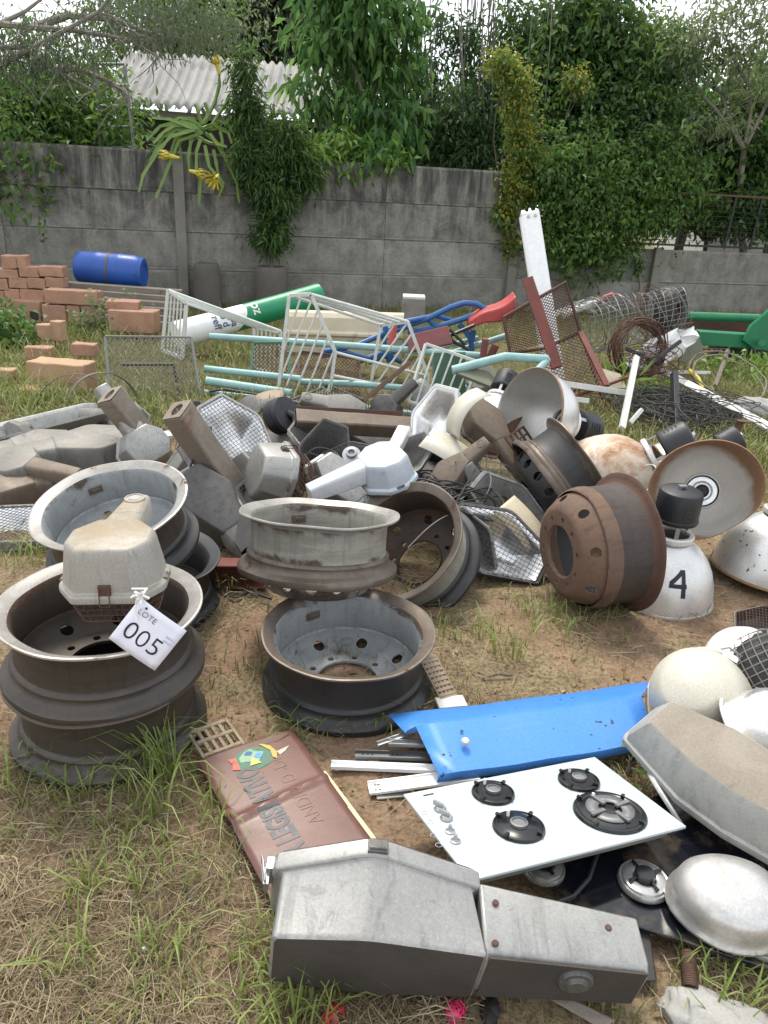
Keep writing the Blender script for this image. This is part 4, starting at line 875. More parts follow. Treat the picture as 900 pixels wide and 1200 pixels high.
def make_reflector(label, frame_m, grid=True, bowl_m='mirror', step=.02):
    """open lamp face: hexagonal frame, ribbed bright bowl and a wire grid stretched over it"""
    t = thing('lamp_reflector', label, 'lamp part', SG)
    mb = MB(); mb.loft([hexring(1.0, .0), hexring(1.02, .012), hexring(1.0, .022), hexring(.93, .02), hexring(.92, .0), hexring(.99, -.03), hexring(1.0, .0)], False, False); mb.build('frame', M[frame_m], t, smooth=40)
    mb = MB(); rings = []
    n = 14
    for i in range(n):
        u = i/(n-1); s = .93*(1-u)+.06*u; rings.append([Vector((q.x, q.y, .012-.115*math.sin(u*PI/2)**1.3+(.0015 if i % 2 else 0))) for q in hexring(s, 0)])
    mb.loft(rings, False, True); mb.build('reflector', M[bowl_m], t, smooth=35)
    if grid:
        mb = MB(); poly = [(q.x, q.y) for q in hexring(.95, 0)]
        for ax in (0, 1):
            for i in range(-16, 17):
                v = i*step; p = clip(poly, ax, v+.0007)
                if len(p) == 2:
                    a, b = ((v, p[0], .021), (v, p[1], .021)) if ax == 0 else ((p[0], v, .023), (p[1], v, .023)); mb.tube([a, b], .0013, 4)
        mb.build('wire_grid', M['wire_dark'], t)
    return t
def make_arm(label, mat, L=.62, w0=.12, w1=.10, h=.085, open_=True):
    """hollow tapered lamp arm: three-sided channel, slotted end cap with an oval hole, dark inside"""
    t = thing('hollow_channel', label, 'lamp arm', SG); mb = MB()
    def ring(x, w_, hh): return [Vector((x, -w_/2, -hh/2)), Vector((x, -w_/2, hh/2-.008)), Vector((x, -w_/2+.008, hh/2)), Vector((x, w_/2-.008, hh/2)), Vector((x, w_/2, hh/2-.008)), Vector((x, w_/2, -hh/2))]
    def tin(x, w_, hh): return [Vector((x, w_/2-.005, -hh/2)), Vector((x, w_/2-.005, hh/2-.010)), Vector((x, w_/2-.010, hh/2-.005)), Vector((x, -w_/2+.010, hh/2-.005)), Vector((x, -w_/2+.005, hh/2-.010)), Vector((x, -w_/2+.005, -hh/2))]
    xs = [0, .2, .42, .46, .8, 1]; rings = []
    for u in xs:
        k = w0+(w1-w0)*u; hh = h*(1.0 if u > .44 else .92); rings.append(ring(u*L, k, hh)+tin(u*L, k, hh))
    mb.loft(rings, True, True); mb.build('channel', M[mat], t, smooth=30, bevel=.004)
    # end cap with an oval hole
    n = 28; o = []; i_ = []
    for k in range(n):
        a = 2*PI*k/n; ca, sa = math.cos(a), math.sin(a); m = max(abs(ca)/(w0/2), abs(sa)/(h*.46)); o.append(Vector((-.002, ca/m, sa/m))); i_.append(Vector((-.002, ca*w0*.33, sa*h*.22)))
    mb = MB(); mb.loft([[q+Vector((-.004, 0, 0)) for q in o], [q+Vector((-.004, 0, 0)) for q in i_], [q+Vector((.006, 0, 0)) for q in i_], o], False, False); mb.build('end_cap', M[mat], t, smooth=30)
    return t
M['flange_brown'] = worn('brown black flange', (.05, .043, .038), (.085, .068, .052), rust=(.13, .075, .045), rust_cov=.4, scale=5, rough=.45, metal=.25, bump=.12, edgew=.6)
# ================================================================ WHEELS
wh = make_wheel('dark truck wheel with grey inside, alone on the grass in front of the pale wheel', .004, True)
pe = P(409, 737, .221); put(wh, (pe.x, pe.y, 0), axz(z=(.0, -.02, 1), x=(1, .2, 0)))
wheel_mats(wh, ['wheel_dark', 'wheel_lip', 'lip_black', 'wheel_inner'], 'wheel_inner')
a2 = dup(wh, 'bottom wheel of the two wheel stack carrying the numbered tag, flange sunk in grass')
pa = P(117, 705, .44); put(a2, (pa.x, pa.y-.005, .0), axz(z=(.0, .0, 1), x=(.4, 1, 0))); wheel_mats(a2, ['wheel_side', 'wheel_lip', 'flange_brown', 'wheel_side'], 'wheel_side')
a1 = dup(wh, 'upper wheel of the front left stack with a lamp head lying inside it')
put(a1, (pa.x, pa.y, .219), axz(z=(.015, -.02, 1), x=(-.6, 1, 0))); wheel_mats(a1, ['wheel_side', 'lip_silver', 'flange_brown', 'wheel_side'], 'wheel_side')
b2 = dup(wh, 'lowest wheel of the left rear stack, mostly hidden, black flange showing')
pb = P(168, 668, .15); put(b2, (pb.x, pb.y, .0), axz(z=(.05, .0, 1), x=(1, 1, 0))); wheel_mats(b2, ['wheel_dark', 'lip_black', 'lip_black', 'wheel_dark'], 'wheel_dark')
b1 = dup(wh, 'tilted wheel with pale blue grey inside and silver lip topping the left rear stack')
R = axz(z=(-.12, -.25, 1), x=(1, .2, 0)); pb1 = P(128, 589, .53); put(b1, pb1-R @ Vector((0, 0, .219*.94)), R, .94); wheel_mats(b1, ['wheel_side', 'lip_silver', 'lip_black', 'wheel_inner'], 'wheel_inner')
wc = make_wheel('pale streaked wheel tipped back, a row of holes showing under its flange', -.07, True, 14)
R = axz(z=(.01, .22, 1), x=(1, .0, 0)); pc = PY(375, 602, 2.62); put(wc, pc-R @ Vector((0, 0, .215)), R); wheel_mats(wc, ['wheel_pale', 'lip_silver', 'wheel_lip', 'wheel_pale'], 'wheel_pale')
wd = dup(wh, 'brown wheel leaning over with its hollow side up, right of the pale wheel')
R = axz(z=camdir(-.46, .50, .73), x=(1, 1, 0)); pd = PY(468, 634, 3.0); put(wd, pd-R @ Vector((0, 0, .216)), R); wheel_mats(wd, ['wheel_pale', 'wheel_lip', 'lip_black', 'wheel_side'], 'wheel_side')
wf = make_wheel('orange rusted wheel standing on its tread beside the numbered bay lamp', -.08, False, 8, .012)
R = axz(z=-camdir(-.95, -.12, .26), x=(0, 0, 1)); pf = P(697, 640, .275); put(wf, pf-R @ Vector((0, 0, .085)), R, 1.0); wheel_mats(wf, ['wheel_rustbarrel', 'rust', 'wheel_orange', 'wheel_dark'], 'wheel_orange')
wg = dup(wc, 'dark wheel lying tilted on the heap behind the orange rusted wheel')
R = axz(z=-camdir(-.82, -.56, -.06), x=(0, 0, 1)); pg = PY(660, 560, 3.62); put(wg, pg-R @ Vector((0, 0, .11)), R, .98); wheel_mats(wg, ['wheel_dark', 'wheel_lip', 'wheel_lip', 'wheel_dark'], 'wheel_dark')

# ---- lamp head with tag in the stacked wheel
l1 = make_luminaire('tan dusted lamp head resting upright inside the stacked front left wheel', 'alu_tan', H=.185, NL=.15, plan=HEXB)
put(l1, PY(139, 679, pa.y-.02), axes(x=(-.08, 1, .05), z=(-.03, -.10, 1)), .83)
# tag
yt = pa.y-.335; tq = [PY(166, 700, yt+.03), PY(221, 741, yt+.02), PY(180, 783, yt), PY(127, 747, yt+.01)]
def quad_plane(q):
    c = (q[0]+q[1]+q[2]+q[3])/4; X = ((q[1]-q[0])+(q[2]-q[3])).normalized(); Yv = ((q[0]-q[3])+(q[1]-q[2])); Z = X.cross(Yv).normalized(); Yv = Z.cross(X)
    return c, Matrix((X, Yv, Z)).transposed(), ((q[1]-q[0]).length+(q[2]-q[3]).length)/2, ((q[0]-q[3]).length+(q[1]-q[2]).length)/2
def text_mesh(s, size, depth=.0006, bold=0.0, sx=1.0, align='CENTER'):
    cu = bpy.data.curves.new('txt', 'FONT'); cu.body = s; cu.size = size; cu.extrude = depth; cu.offset = bold; cu.align_x = align; cu.align_y = 'CENTER'; cu.resolution_u = 4
    o = bpy.data.objects.new('txt', cu); COL.objects.link(o); bpy.context.view_layer.update()
    me = bpy.data.meshes.new_from_object(o.evaluated_get(bpy.context.evaluated_depsgraph_get())); bpy.data.objects.remove(o)
    if sx != 1.0:
        for v in me.vertices: v.co.x *= sx
    return me
def write(s, size, mat, parent, loc, rot=None, name='lettering', **kw):
    me = text_mesh(s, size, **kw); me.materials.clear(); me.materials.append(mat); o = bpy.data.objects.new(name, me); COL.objects.link(o)
    o.parent = parent; Mx = Matrix.Translation(Vector(loc)) @ (rot.to_4x4() if rot is not None else Matrix.Identity(4)); o.matrix_local = Mx; return o
c, R, tw_, th_ = quad_plane(tq)
tag = thing('paper_tag', 'white paper lot tag numbered 005 tied to the lamp head in the wheel', 'tag')
mb = MB(); n = 8; rows = []
for j in range(n+1): rows.append([Vector((tw_*(i/n-.5), th_*(j/n-.5), .004*math.sin(i/n*3)+.003*math.sin(j/n*4))) for i in range(n+1)])
mb.loft(rows, False, False, ring_closed=False); mb.build('sheet', M['paper'], tag, solid=.0006)
write('005', th_*.52, M['ink'], tag, (-tw_*.02, -th_*.12, .0066), bold=-.0008)
write('LOTE', th_*.16, M['ink'], tag, (-tw_*.20, th_*.30, .0058), bold=-.0005)
for k in range(2):
    mb = MB(); mb.box((tw_*.36, th_*(.20-.09*k), .0066), (tw_*.17, th_*.03, .0006)); mb.build('small_print', M['ink_faint'], tag)
mb = MB(); mb.disc((-tw_*.30, th_*.42), .0035, .0062, 14); mb.build('punched_hole', M['ink'], tag)
put(tag, c+R @ Vector((0, 0, .004)), R)
q0 = PY(166, 698, yt+.025); mb = MB()
for k in range(6):
    a = k*1.05; q = q0+Vector((math.cos(a)*.022, -.012, math.sin(a)*.018)); mb.tube([q0, q0.lerp(q, .6)+Vector((0, -.01, .008)), q], .0032, 6)
mb.tube([q0, PY(158, 712, yt+.012), PY(160, 728, yt+.005)], .0034, 6); mb.tube([q0, PY(172, 690, yt+.06), PY(155, 690, yt+.10)], .003, 6)
solo('string', mb, M['string'], 'knotted white string tying the paper tag to the lamp head', 'string')

# ================================================================ FRONT OBJECTS
# lamp head on its side
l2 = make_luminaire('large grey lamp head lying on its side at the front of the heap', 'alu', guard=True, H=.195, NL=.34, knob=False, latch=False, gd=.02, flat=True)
pA, pB = P(314, 1070, .18), P(735, 1107, .12)
xd = (pB-pA).normalized(); zd = Vector((-.02, -.985, -.17)); R = axes(x=xd, z=zd)
L_ = (pB-pA).length; s = L_/(.255+.565); put(l2, pA+R @ Vector((.255*s, 0, -.095*s)), R, s)
k = [o for o in kids(l2) if o.name.startswith('neck')][0]
for x_, y_, z_ in ((.245, .0835, .075), (.50, .068, .10), (.235, .0835, .165)): mb = MB(); mb.lathe([(.0075, 0), (.0075, .003), (.005, .005), (0, .005)], 14, M=Matrix.Translation((x_, y_, z_)) @ Matrix.Rotation(-PI/2, 4, 'X')); mb.build('screw', M['rust'], k)
mb = MB(); mb.lathe([(.0, .02), (.02, .02), (.026, .012), (.036, .012), (.040, .0)], 28, M=Matrix.Translation((.42, .02, .195*.975))); mb.build('sensor_base', M['alu_dark'], k)
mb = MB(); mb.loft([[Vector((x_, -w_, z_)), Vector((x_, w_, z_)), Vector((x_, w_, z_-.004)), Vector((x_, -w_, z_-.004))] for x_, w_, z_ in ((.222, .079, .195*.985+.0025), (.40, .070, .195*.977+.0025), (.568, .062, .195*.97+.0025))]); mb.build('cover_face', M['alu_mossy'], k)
mb = MB(); mb.box((-.262, .03, .012), (.02, .06, .03)); mb.box((-.268, .03, .03), (.012, .03, .05)); mb.tube([(-.27, .01, .05), (-.285, .02, -.01), (-.285, .05, -.01), (-.27, .05, .05)], .003, 6); mb.build('latch', M['steel'], l2, bevel=.004)
# big lid at right
lid = thing('cast_lamp_cover', 'dirty grey cast lid with a brown top lying at the right beside the cooktop', 'lamp part', SG)
def lidring(s, z, w_=1.0):
    pts = [(-.36, -.10), (-.37, -.08), (-.37, .08), (-.36, .10), (-.10, .165), (.06, .165), (.36, .12), (.37, .10), (.37, -.10), (.36, -.12), (.06, -.165), (-.10, -.165)]
    return [Vector((x*(1-(1-s)*.55), y*s*w_, z)) for x, y in pts]
mb = MB(); mb.loft([lidring(.95, .0), lidring(1.02, 0), lidring(1.03, .012), lidring(1.0, .026), lidring(.95, .03), lidring(.92, .05), lidring(.62, .135), lidring(.58, .142)], False, False); mb.build('side', M['lid_side'], lid, smooth=30)
mb = MB(); mb.loft([lidring(.58, .142), lidring(.30, .150)], False, True); mb.build('top', worn('brown baked lid top', (.27, .235, .19), (.19, .16, .125), rust=(.31, .28, .235), rust_cov=.3, scale=5, rough=.85, bump=.3, edge=.15), lid, smooth=25)
pL, pR = P(752, 862, .16), P(930, 985, .16)
put(lid, pL.lerp(pR, .56)+Vector((.045, .0, .0)), axes(x=(pR-pL), z=(-.12, -.42, 1)), .86)

# cooktop of white glass
ct4 = [P(478, 930, .115), P(705, 885, .085), P(795, 970, .145), P(545, 1033, .20)]
c, R, cw_, ch_ = quad_plane(ct4)
cook = thing('cooktop', 'white glass four burner gas cooktop tilted on the black one', 'cooktop')
mb = MB(); mb.box((0, 0, -.004), (cw_, ch_, .008)); mb.build('glass', M['glass_white'], cook, bevel=.002)
mb = MB(); mb.box((.0, -.0, -.0245), (cw_*.9, ch_*.86, .032)); mb.build('tray', M['wire_grey'], cook, bevel=.004)
def burner(px, py, rr, big=False):
    q = P(px, py, .13); l = R.transposed() @ (q-c); x, y = l.x, l.y
    b = MB(); T = Matrix.Translation((x, y, .0005)); b.lathe([(rr*1.0, 0), (rr*1.0, .004), (rr*.97, .008), (rr*.90, .009), (rr*.86, .006), (rr*.80, .006), (rr*.72, .010), (0, .010)], 44, M=T)
    o = b.build('burner', M['enamel'], cook, smooth=40)
    for k in range(4):
        b = MB(); a = 2*PI*k/4+.5; b.box((x+math.cos(a)*rr*.9, y+math.sin(a)*rr*.9, .012), (.014, .008, .006), Matrix.Rotation(a, 3, 'Z')); b.build('rest', M['enamel'], o)
    if big:
        for k in range(4):
            a0 = 2*PI*k/4+.35; b = MB(); n = 10; outr = [Vector((x+math.cos(a0+1.15*i/n)*rr*.66, y+math.sin(a0+1.15*i/n)*rr*.66, .013)) for i in range(n+1)]; innr = [Vector((x+math.cos(a0+1.15*i/n)*rr*.32, y+math.sin(a0+1.15*i/n)*rr*.32, .014)) for i in range(n+1)]
            b.loft([outr, innr], False, False, ring_closed=False); b.build('flame_ring', M['ash'], o, solid=.004)
        for k in range(4):
            a = 2*PI*k/4+.13; b = MB(); b.bar((x+math.cos(a)*rr*.22, y+math.sin(a)*rr*.22, .016), (x+math.cos(a)*rr*.7, y+math.sin(a)*rr*.7, .016), .012, .006); b.build('burner_spoke', M['ash'], o)
    else:
        b = MB(); b.lathe([(rr*.34, .010), (rr*.34, .017), (rr*.28, .018), (rr*.26, .014), (0, .014)], 26, M=T); b.build('gas_jet', M['ash'], o)
    b = MB(); b.cyl((x-rr*.1, y+rr*.62, .008), (x-rr*.1, y+rr*.62, .026), .004, 10); b.build('igniter', M['string'], o)
burner(578, 927, .058); burner(679, 907, .058); burner(607, 980, .066); burner(714, 957, .094, True)
for i, (px, py) in enumerate(((516, 948), (523, 962), (527, 982), (533, 997))):
    l = R.transposed() @ (P(px, py, .14)-c); b = MB(); T = Matrix.Translation((l.x, l.y, .0005))
    if i < 2:
        b.lathe([(.016, 0), (.016, .005), (.013, .009), (0, .010)], 24, M=T); b.box((l.x-.004, l.y+.006, .015), (.008, .028, .011), Matrix.Rotation(.5, 3, 'Z'))
        b.build('control_knob', M['steel'], cook)
    else:
        b.lathe([(.013, 0), (.013, .003), (.008, .004), (.005, .008), (.005, .018), (0, .018)], 20, M=T); b.build('control_stem', M['steel'], cook)
    b = MB(); x, y = l.x-.045, l.y
    b.tube([(x+.008*math.cos(t), y+.008*math.sin(t), .0012) for t in [2*PI*k/14 for k in range(14)]], .0007, 4, closed=True); b.build('printed_mark', M['ink_faint'], cook)
b = MB(); b.box((-cw_*.40, ch_*.43, .0012), (.03, .004, .0008)); b.build('printed_mark', M['wire_dark'], cook)
put(cook, c, R)
# black cooktop below
bk4 = [P(560, 985, .055), P(790, 925, .05), P(935, 1062, .06), P(690, 1085, .06)]
bk = thing('cooktop', 'dusty black glass cooktop lying under the white one', 'cooktop')
q = [P(545, 1010, .05), P(800, 920, .05), P(985, 1060, .05), P(690, 1090, .05)]
q[3] = P(668, 1076, .055); q[2] = P(960, 1160, .03)
c2, R2, w2, h2 = quad_plane([P(575, 1000, .06), P(770, 905, .06), P(1010, 1075, .045), P(672, 1078, .055)])
cor = [P(600, 985, .06), P(775, 930, .06), P(955, 1030, .045), P(960, 1153, .035), P(672, 1062, .055)]
mb = MB(); up = Vector((0, 0, .012)); mb.loft([[p-up for p in cor], cor], True, True)
OFF[bk.name] = cor[0].copy(); bk.location = cor[0]; mb.build('glass', M['glass_black'], bk, bevel=.003)
def bcap(px, py, rr, z):
    q = P(px, py, z); b = MB(); T = Matrix.Translation(q)
    b.lathe([(rr, 0), (rr*1.0, .006), (rr*.94, .012), (rr*.86, .011), (rr*.82, .016), (rr*.55, .021), (rr*.42, .018)], 44, M=T); o = b.build('burner_ring', M['ring_alu'], bk, smooth=40)
    b = MB(); b.lathe([(rr*.40, .019), (rr*.40, .030), (rr*.35, .034), (0, .035)], 28, M=T); b.build('burner_cap', M['enamel'], o)
    for k in range(4): b = MB(); a = k*PI/2+.4; b.box(q+Vector((math.cos(a)*rr*.55, math.sin(a)*rr*.55, .024)), (rr*.4, .006, .006), Matrix.Rotation(a, 3, 'Z')); b.build('pan_support', M['enamel'], o)
bcap(754, 1034, .064, .058); bcap(636, 1018, .055, .058); bcap(893, 1103, .055, .045)
mb = MB(); mb.tube([P(700, 1000, .075), P(690, 1030, .072), P(672, 1050, .074), P(640, 1062, .08)], .006, 8); solo('cable', mb, M['black'], 'black cable curling between the two cooktops', 'cable')
# silver pan lid
lp = thing('pan_dome', 'dented silver cooking pan turned upside down on the black cooktop', 'pan')
mb = MB(); mb.lathe([(.124, -.006), (.129, -.002), (.128, .004), (.122, .008), (.119, .03), (.112, .054), (.098, .073), (.072, .085), (.04, .0895), (.012, .0905), (0, .0905)], 56, deform=lambda q, a: Vector((q.x*1.05, q.y*(.86+.02*math.sin(3*a)), q.z*(1+.05*math.sin(2*a)*min(1, math.hypot(q.x, q.y)/.11)))))
mb.build('pan_body', worn('stained pan aluminium', (.56, .55, .53), (.44, .42, .39), rust=(.30, .22, .16), rust_cov=.36, scale=6, rough=.28, metal=.7, bump=.05, edge=.2, amt=.3, grime=.12), lp, smooth=60)
put(lp, P(852, 1063, .075), axes(z=(.02, -.10, 1), x=(1, -.25, 0)), 1.05)
# black pot with white enamel ring
po = thing('cooking_pot', 'black pot with a white enamelled rim lying under the cast lid', 'pot')
mb = MB(); mb.lathe([(.0, .09), (.07, .09), (.085, .075), (.092, .0)], 36); mb.build('pot_body', M['enamel'], po); mb = MB(); mb.lathe([(.090, -.002), (.098, .0), (.101, .006), (.098, .012), (.090, .012)], 36); mb.build('rim', M['white_paint'], po)
put(po, P(781, 942, .05), axz(z=(.75, .1, .55), x=(0, 1, 0)), .95)
# domed lamp covers at the right
def dome_lamp(label, mat, ring_m, px, py, z, d, s, cap=True):
    t = thing('lamp_dome', label, 'lamp part', 'dome lamp covers at the right edge'); mb = MB()
    mb.lathe([(.150, .0), (.153, .005), (.150, .012), (.146, .016), (.144, .06), (.134, .115), (.115, .155), (.09, .182), (.075, .19), (0, .196)], 48); mb.build('shell', M[mat], t, smooth=50)
    mb = MB(); mb.tube([(math.cos(a)*.166, math.sin(a)*.166, .008) for a in [2*PI*k/40 for k in range(40)]], .0065, 8, closed=True); mb.box((.160, 0, .012), (.018, .05, .03)); mb.build('clamp_ring', M[ring_m], t)
    mb = MB(); mb.tube([(.162, -.02, .012), (.175, -.03, .04), (.17, .0, .085), (.15, .012, .10)], .003, 6); mb.build('wire_clip', M['steel'], t)
    mb = MB(); mb.lathe([(.144, .006), (.12, -.0), (0, -.01)], 36); mb.build('lens', M['grimy_black'], t)
    put(t, P(px, py, z), axz(z=d, x=(.6, .4, 1)), s); return t
dome_lamp('yellowed round lamp cover with a steel clamp ring behind the cast lid', 'bay_yellow', 'bay_white', 824, 822, .13, camdir(-.50, .45, .70), 1.05)
dome_lamp('clean white lamp cover behind the yellowed one', 'bay_white', 'bay_white', 880, 795, .14, camdir(-.55, .72, .35), .92)
dome_lamp('shiny silver lamp cover lowest at the right edge above the cast lid', 'mirror', 'bay_white', 880, 862, .17, camdir(.55, .55, .5), .80)
mg = thing('wire_dome', 'dark wire mesh dome at the right edge beside the white lamp covers', 'lamp part'); mb = MB()
for k in range(-5, 6):
    o_ = k*.0265; rr_ = math.sqrt(.15**2-o_**2)
    for ax_ in (0, 1): mb.tube([((o_, rr_*math.cos(b), rr_*math.sin(b)) if ax_ == 0 else (rr_*math.cos(b), o_, rr_*math.sin(b))) for b in [PI*i/16 for i in range(17)]], .0019, 5)
mb.tube([(math.cos(a)*.151, math.sin(a)*.151, .0) for a in [2*PI*i/32 for i in range(32)]], .004, 5, closed=True)
mb.build('guard', M['wire_grey'], mg); mb = MB(); mb.lathe([(.142, 0), (.135, .05), (.10, .105), (.05, .135), (0, .142)], 32); mb.build('glass', M['grimy_black'], mg)
put(mg, P(900, 792, .20), axes(z=camdir(-.6, .2, .75)), 1.0)
l9 = make_luminaire('small grey lamp head with mesh guard cut by the right edge above the domes', 'alu_dirty', guard=True, neck=False, latch=False)
put(l9, P(905, 735, .10), axes(x=(1, -.2, 0), z=camdir(.3, -.5, -.7)), .55)
# blue sheet
bs = thing('blue_panel', 'folded bright blue coated sheet metal panel on the soil', 'panel', world=P(620, 890, .05))
tl0, tl1 = P(455, 838, .10), P(762, 799, .10); f0, f1 = P(487, 851, .115), P(752, 817, .115); b0_, b1_ = P(514, 908, .07), P(768, 868, .07); e0_, e1_ = P(512, 917, .05), P(766, 877, .05)
mb = MB(); rows = []
for a, b in ((tl0, tl1), (f0+Vector((-.03, -.012, -.018)), f1+Vector((0, -.0, 0))), (f0, f1), (b0_, b1_), (e0_, e1_)):
    rows.append([a.lerp(b, i/12)+Vector((0, 0, .002*math.sin(i*1.3)-.006*math.sin(i/12*PI))) for i in range(13)])
mb.loft(rows, False, False, ring_closed=False); mb.build('sheet', M['blue_sheet'], bs, smooth=20, solid=.0035)
for px, py in ((545, 870),):
    q = P(px, py, .105); b = MB(); b.lathe([(.012, 0), (.013, .008), (.009, .015), (0, .017)], 18, M=Matrix.Translation(q) @ Matrix.Rotation(.5, 4, 'X')); b.build('bolt', M['white_paint'], bs)
for px, py in ((541, 857), (741, 825), (520, 885)):
    q = P(px, py, .107); b = MB(); b.disc((q.x, q.y), .005, q.z+.002, 12); b.build('bolt_hole', M['black_metal'], bs)
# drawer slides and bright strips
def strip(label, p0, p1, w_, h, mat, name='metal_strip', group='metal drawer slides under the blue panel', holes=0):
    t = thing(name, label, 'metal strip', group, world=p0); d, s_, u, L = frame_of(p0, p1)
    mb = MB(); a, b = Vector(p0), Vector(p1)
    prof = [(-w_/2, 0), (-w_/2, h), (-w_/2+.003, h), (-w_/2+.004, .003), (w_/2-.004, .003), (w_/2-.003, h), (w_/2, h), (w_/2, 0)]
    mb.loft([[p+s_*x+u*z for x, z in prof] for p in (a, b)], True, True); mb.build('channel', mat, t, smooth=0)
    for k in range(holes):
        for j in (-1, 1):
            q = a.lerp(b, .06+.035*k+.12*(k//3))+s_*j*w_*.2+u*.0045; m2 = MB(); m2.box(q, (.007, .003, .001)); m2.build('slot', M['black_metal'], t)
strip('bright flat drawer slide in front of the others, half under the blue panel', P(388, 898, .02), P(560, 905, .03), .028, .012, M['plate'], holes=0)
strip('dark drawer slide with punched slots beneath the blue panel', P(416, 886, .035), P(570, 890, .035), .03, .012, worn('dull slide steel', (.16, .165, .17), rough=.4, metal=.6, bump=.03), holes=6)
strip('short drawer slide on top, its end caught by the blue panel corner', P(455, 872, .06), P(560, 876, .055), .022, .012, M['steel'])
strip('thin drawer slide set slantwise behind the other slides', P(443, 874, .05), P(478, 862, .07), .02, .01, M['steel'])
strip('wide pale strip lying between blue panel and cooktop', P(432, 925, .02), P(560, 908, .04), .05, .008, M['plate'], holes=2)
mb = MB(); mb.bar(P(441, 934, .015), P(480, 930, .015), .02, .006); solo('metal_strip', mb, M['chrome'], 'short shiny bar under the wide pale strip by the cooktop corner', 'metal strip', bevel=.001)
mb = MB(); mb.bar(P(512, 825, .03), P(545, 822, .03), .06, .012); solo('board_piece', mb, M['white_paint'], 'white board scrap under the woven grate behind the blue panel', 'board', bevel=.002)
# maroon sign
sq = [P(236, 890, .03), P(346, 859, .03), P(445, 1003, .05), P(316, 1062, .06)]
c3, R3, w3, h3 = quad_plane(sq)
sg = thing('sign_board', 'folded maroon sign board with a painted crest and dark LEGISLATIVO lettering', 'sign')
mb = MB(); rows = []; n = 24
def sgz(x, y): return .016*math.exp(-((y-.02-.12*x)/.012)**2)*.6+.008*math.sin(x*9+1)+.006*math.sin(y*7)
n = 70
for j in range(n+1): rows.append([Vector((w3*(i/14-.5), h3*(j/n-.5), sgz(w3*(i/14-.5), h3*(j/n-.5)))) for i in range(15)])
mb.loft(rows, False, False, ring_closed=False); mb.build('board', M['sign'], sg, solid=.006)
mb = MB(); mb.bar((w3/2+.004, -h3/2, -.004), (w3/2+.004, h3*.12, .0), .012, .014); mb.build('edge_strip', M['sign_edge'], sg)
up90 = Matrix.Rotation(PI/2, 3, 'Z')
def onto(o):          # lay printing on the slightly wavy board
    for v in o.data.vertices:
        v.co.z += sgz(o.location.x-v.co.y, o.location.y+v.co.x)+.0037
    return o
onto(write('LEGISLATIVO', .085, M['letter_dark'], sg, (-w3*.13, h3*.5-.262, 0), up90, sx=.62, bold=.004))
onto(write('ANDIR  D  DO', .06, M['letter_faint'], sg, (w3*.17, h3*.5-.24, 0), up90, sx=.80, bold=-.001))
em = MB()
def patch(name, pts, mat, dz):
    b = MB(); b.add([Vector((x, y, sgz(x, y)+.004+dz)) for x, y in pts], [tuple(range(len(pts)))]); b.build(name, mat, crest, smooth=0)
mb = MB(); cx, cy = -w3*.02, h3*.36
ring = [(cx+.062*math.cos(t), cy+.05*math.sin(t)) for t in [2*PI*i/24 for i in range(24)]]
mb.add([Vector((x, y, sgz(x, y)+.0042)) for x, y in ring], [tuple(range(24))]); crest = mb.build('crest', plain('crest green', (.05, .15, .10), .5), sg, smooth=0)
def blob(x0, y0, rx, ry, n=9, jag=.25): return [(cx+x0+rx*math.cos(2*PI*i/n)*(1+jag*math.sin(i*5.3)), cy+y0+ry*math.sin(2*PI*i/n)*(1+jag*math.cos(i*3.7))) for i in range(n)]
patch('crest_panel', blob(.0, .012, .035, .03), plain('crest light green', (.22, .36, .22), .5), .0007)
patch('crest_figure', blob(.018, .004, .013, .012), plain('crest blue', (.08, .26, .52), .5), .0014); patch('crest_figure', blob(-.006, .026, .012, .010), plain('crest deep blue', (.03, .09, .28), .5), .0014)
patch('crest_shield', [(cx-.022, cy-.028), (cx+.012, cy-.030), (cx-.004, cy+.004)], plain('crest yellow', (.62, .58, .12), .5), .0021)
patch('crest_crown', [(cx-.072, cy-.02), (cx-.052, cy-.030), (cx-.046, cy+.026), (cx-.07, cy+.03), (cx-.064, cy+.004)], plain('crest red', (.50, .10, .06), .5), .0014)
patch('crest_wreath', [(cx+.045, cy+.046), (cx+.062, cy+.03), (cx+.07, cy-.006), (cx+.058, cy-.035), (cx+.050, cy-.022), (cx+.055, cy+.008), (cx+.035, cy+.052)], plain('crest gold', (.52, .34, .06), .5), .0021)
patch('crest_ribbon', [(cx+.07, cy-.004), (cx+.115, cy+.006), (cx+.095, cy-.012), (cx+.074, cy-.022)], plain('crest bare patch', (.50, .45, .36), .6), .0007)
put(sg, c3, R3)
onto(write('R', .085, M['letter_dark'], sg, (-w3*.13, h3*.5-.262-.185, 0), up90, sx=.62, bold=.004))
# slotted grates
def grate(label, corners, nx_, ny_, mat, th=.014, fill=.52):
    q = [Vector(p) for p in corners]; c_, R_, w_, h_ = quad_plane(q); t = thing('drain_grate', label, 'grate', 'slotted cast grates'); mb = MB(); fx = w_*.07; fy = h_*.07
    for s_ in (-1, 1): mb.box((s_*(w_/2-fx/2), 0, 0), (fx, h_, th)); 
    ys = [-h_/2+fy/2]+[-h_/2+h_*k/ny_ for k in range(1, ny_)]+[h_/2-fy/2]
    for y_ in ys: mb.box((0, y_, .001), (w_-2*fx, fy, th*.9))
    p_ = (w_-2*fx)/nx_
    for i in range(1, nx_): mb.box((-w_/2+fx+p_*i, 0, -.001), (p_*(1-fill), h_-.01, th*.8))
    mb.build('grating', mat, t, smooth=0, bevel=.0015); put(t, c_, R_); return t
grate('tan slotted grate sticking out from under the maroon sign', [P(224, 858, .03), P(266, 843, .03), P(296, 885, .028), P(240, 905, .028)], 5, 3, M['tan_grate'])
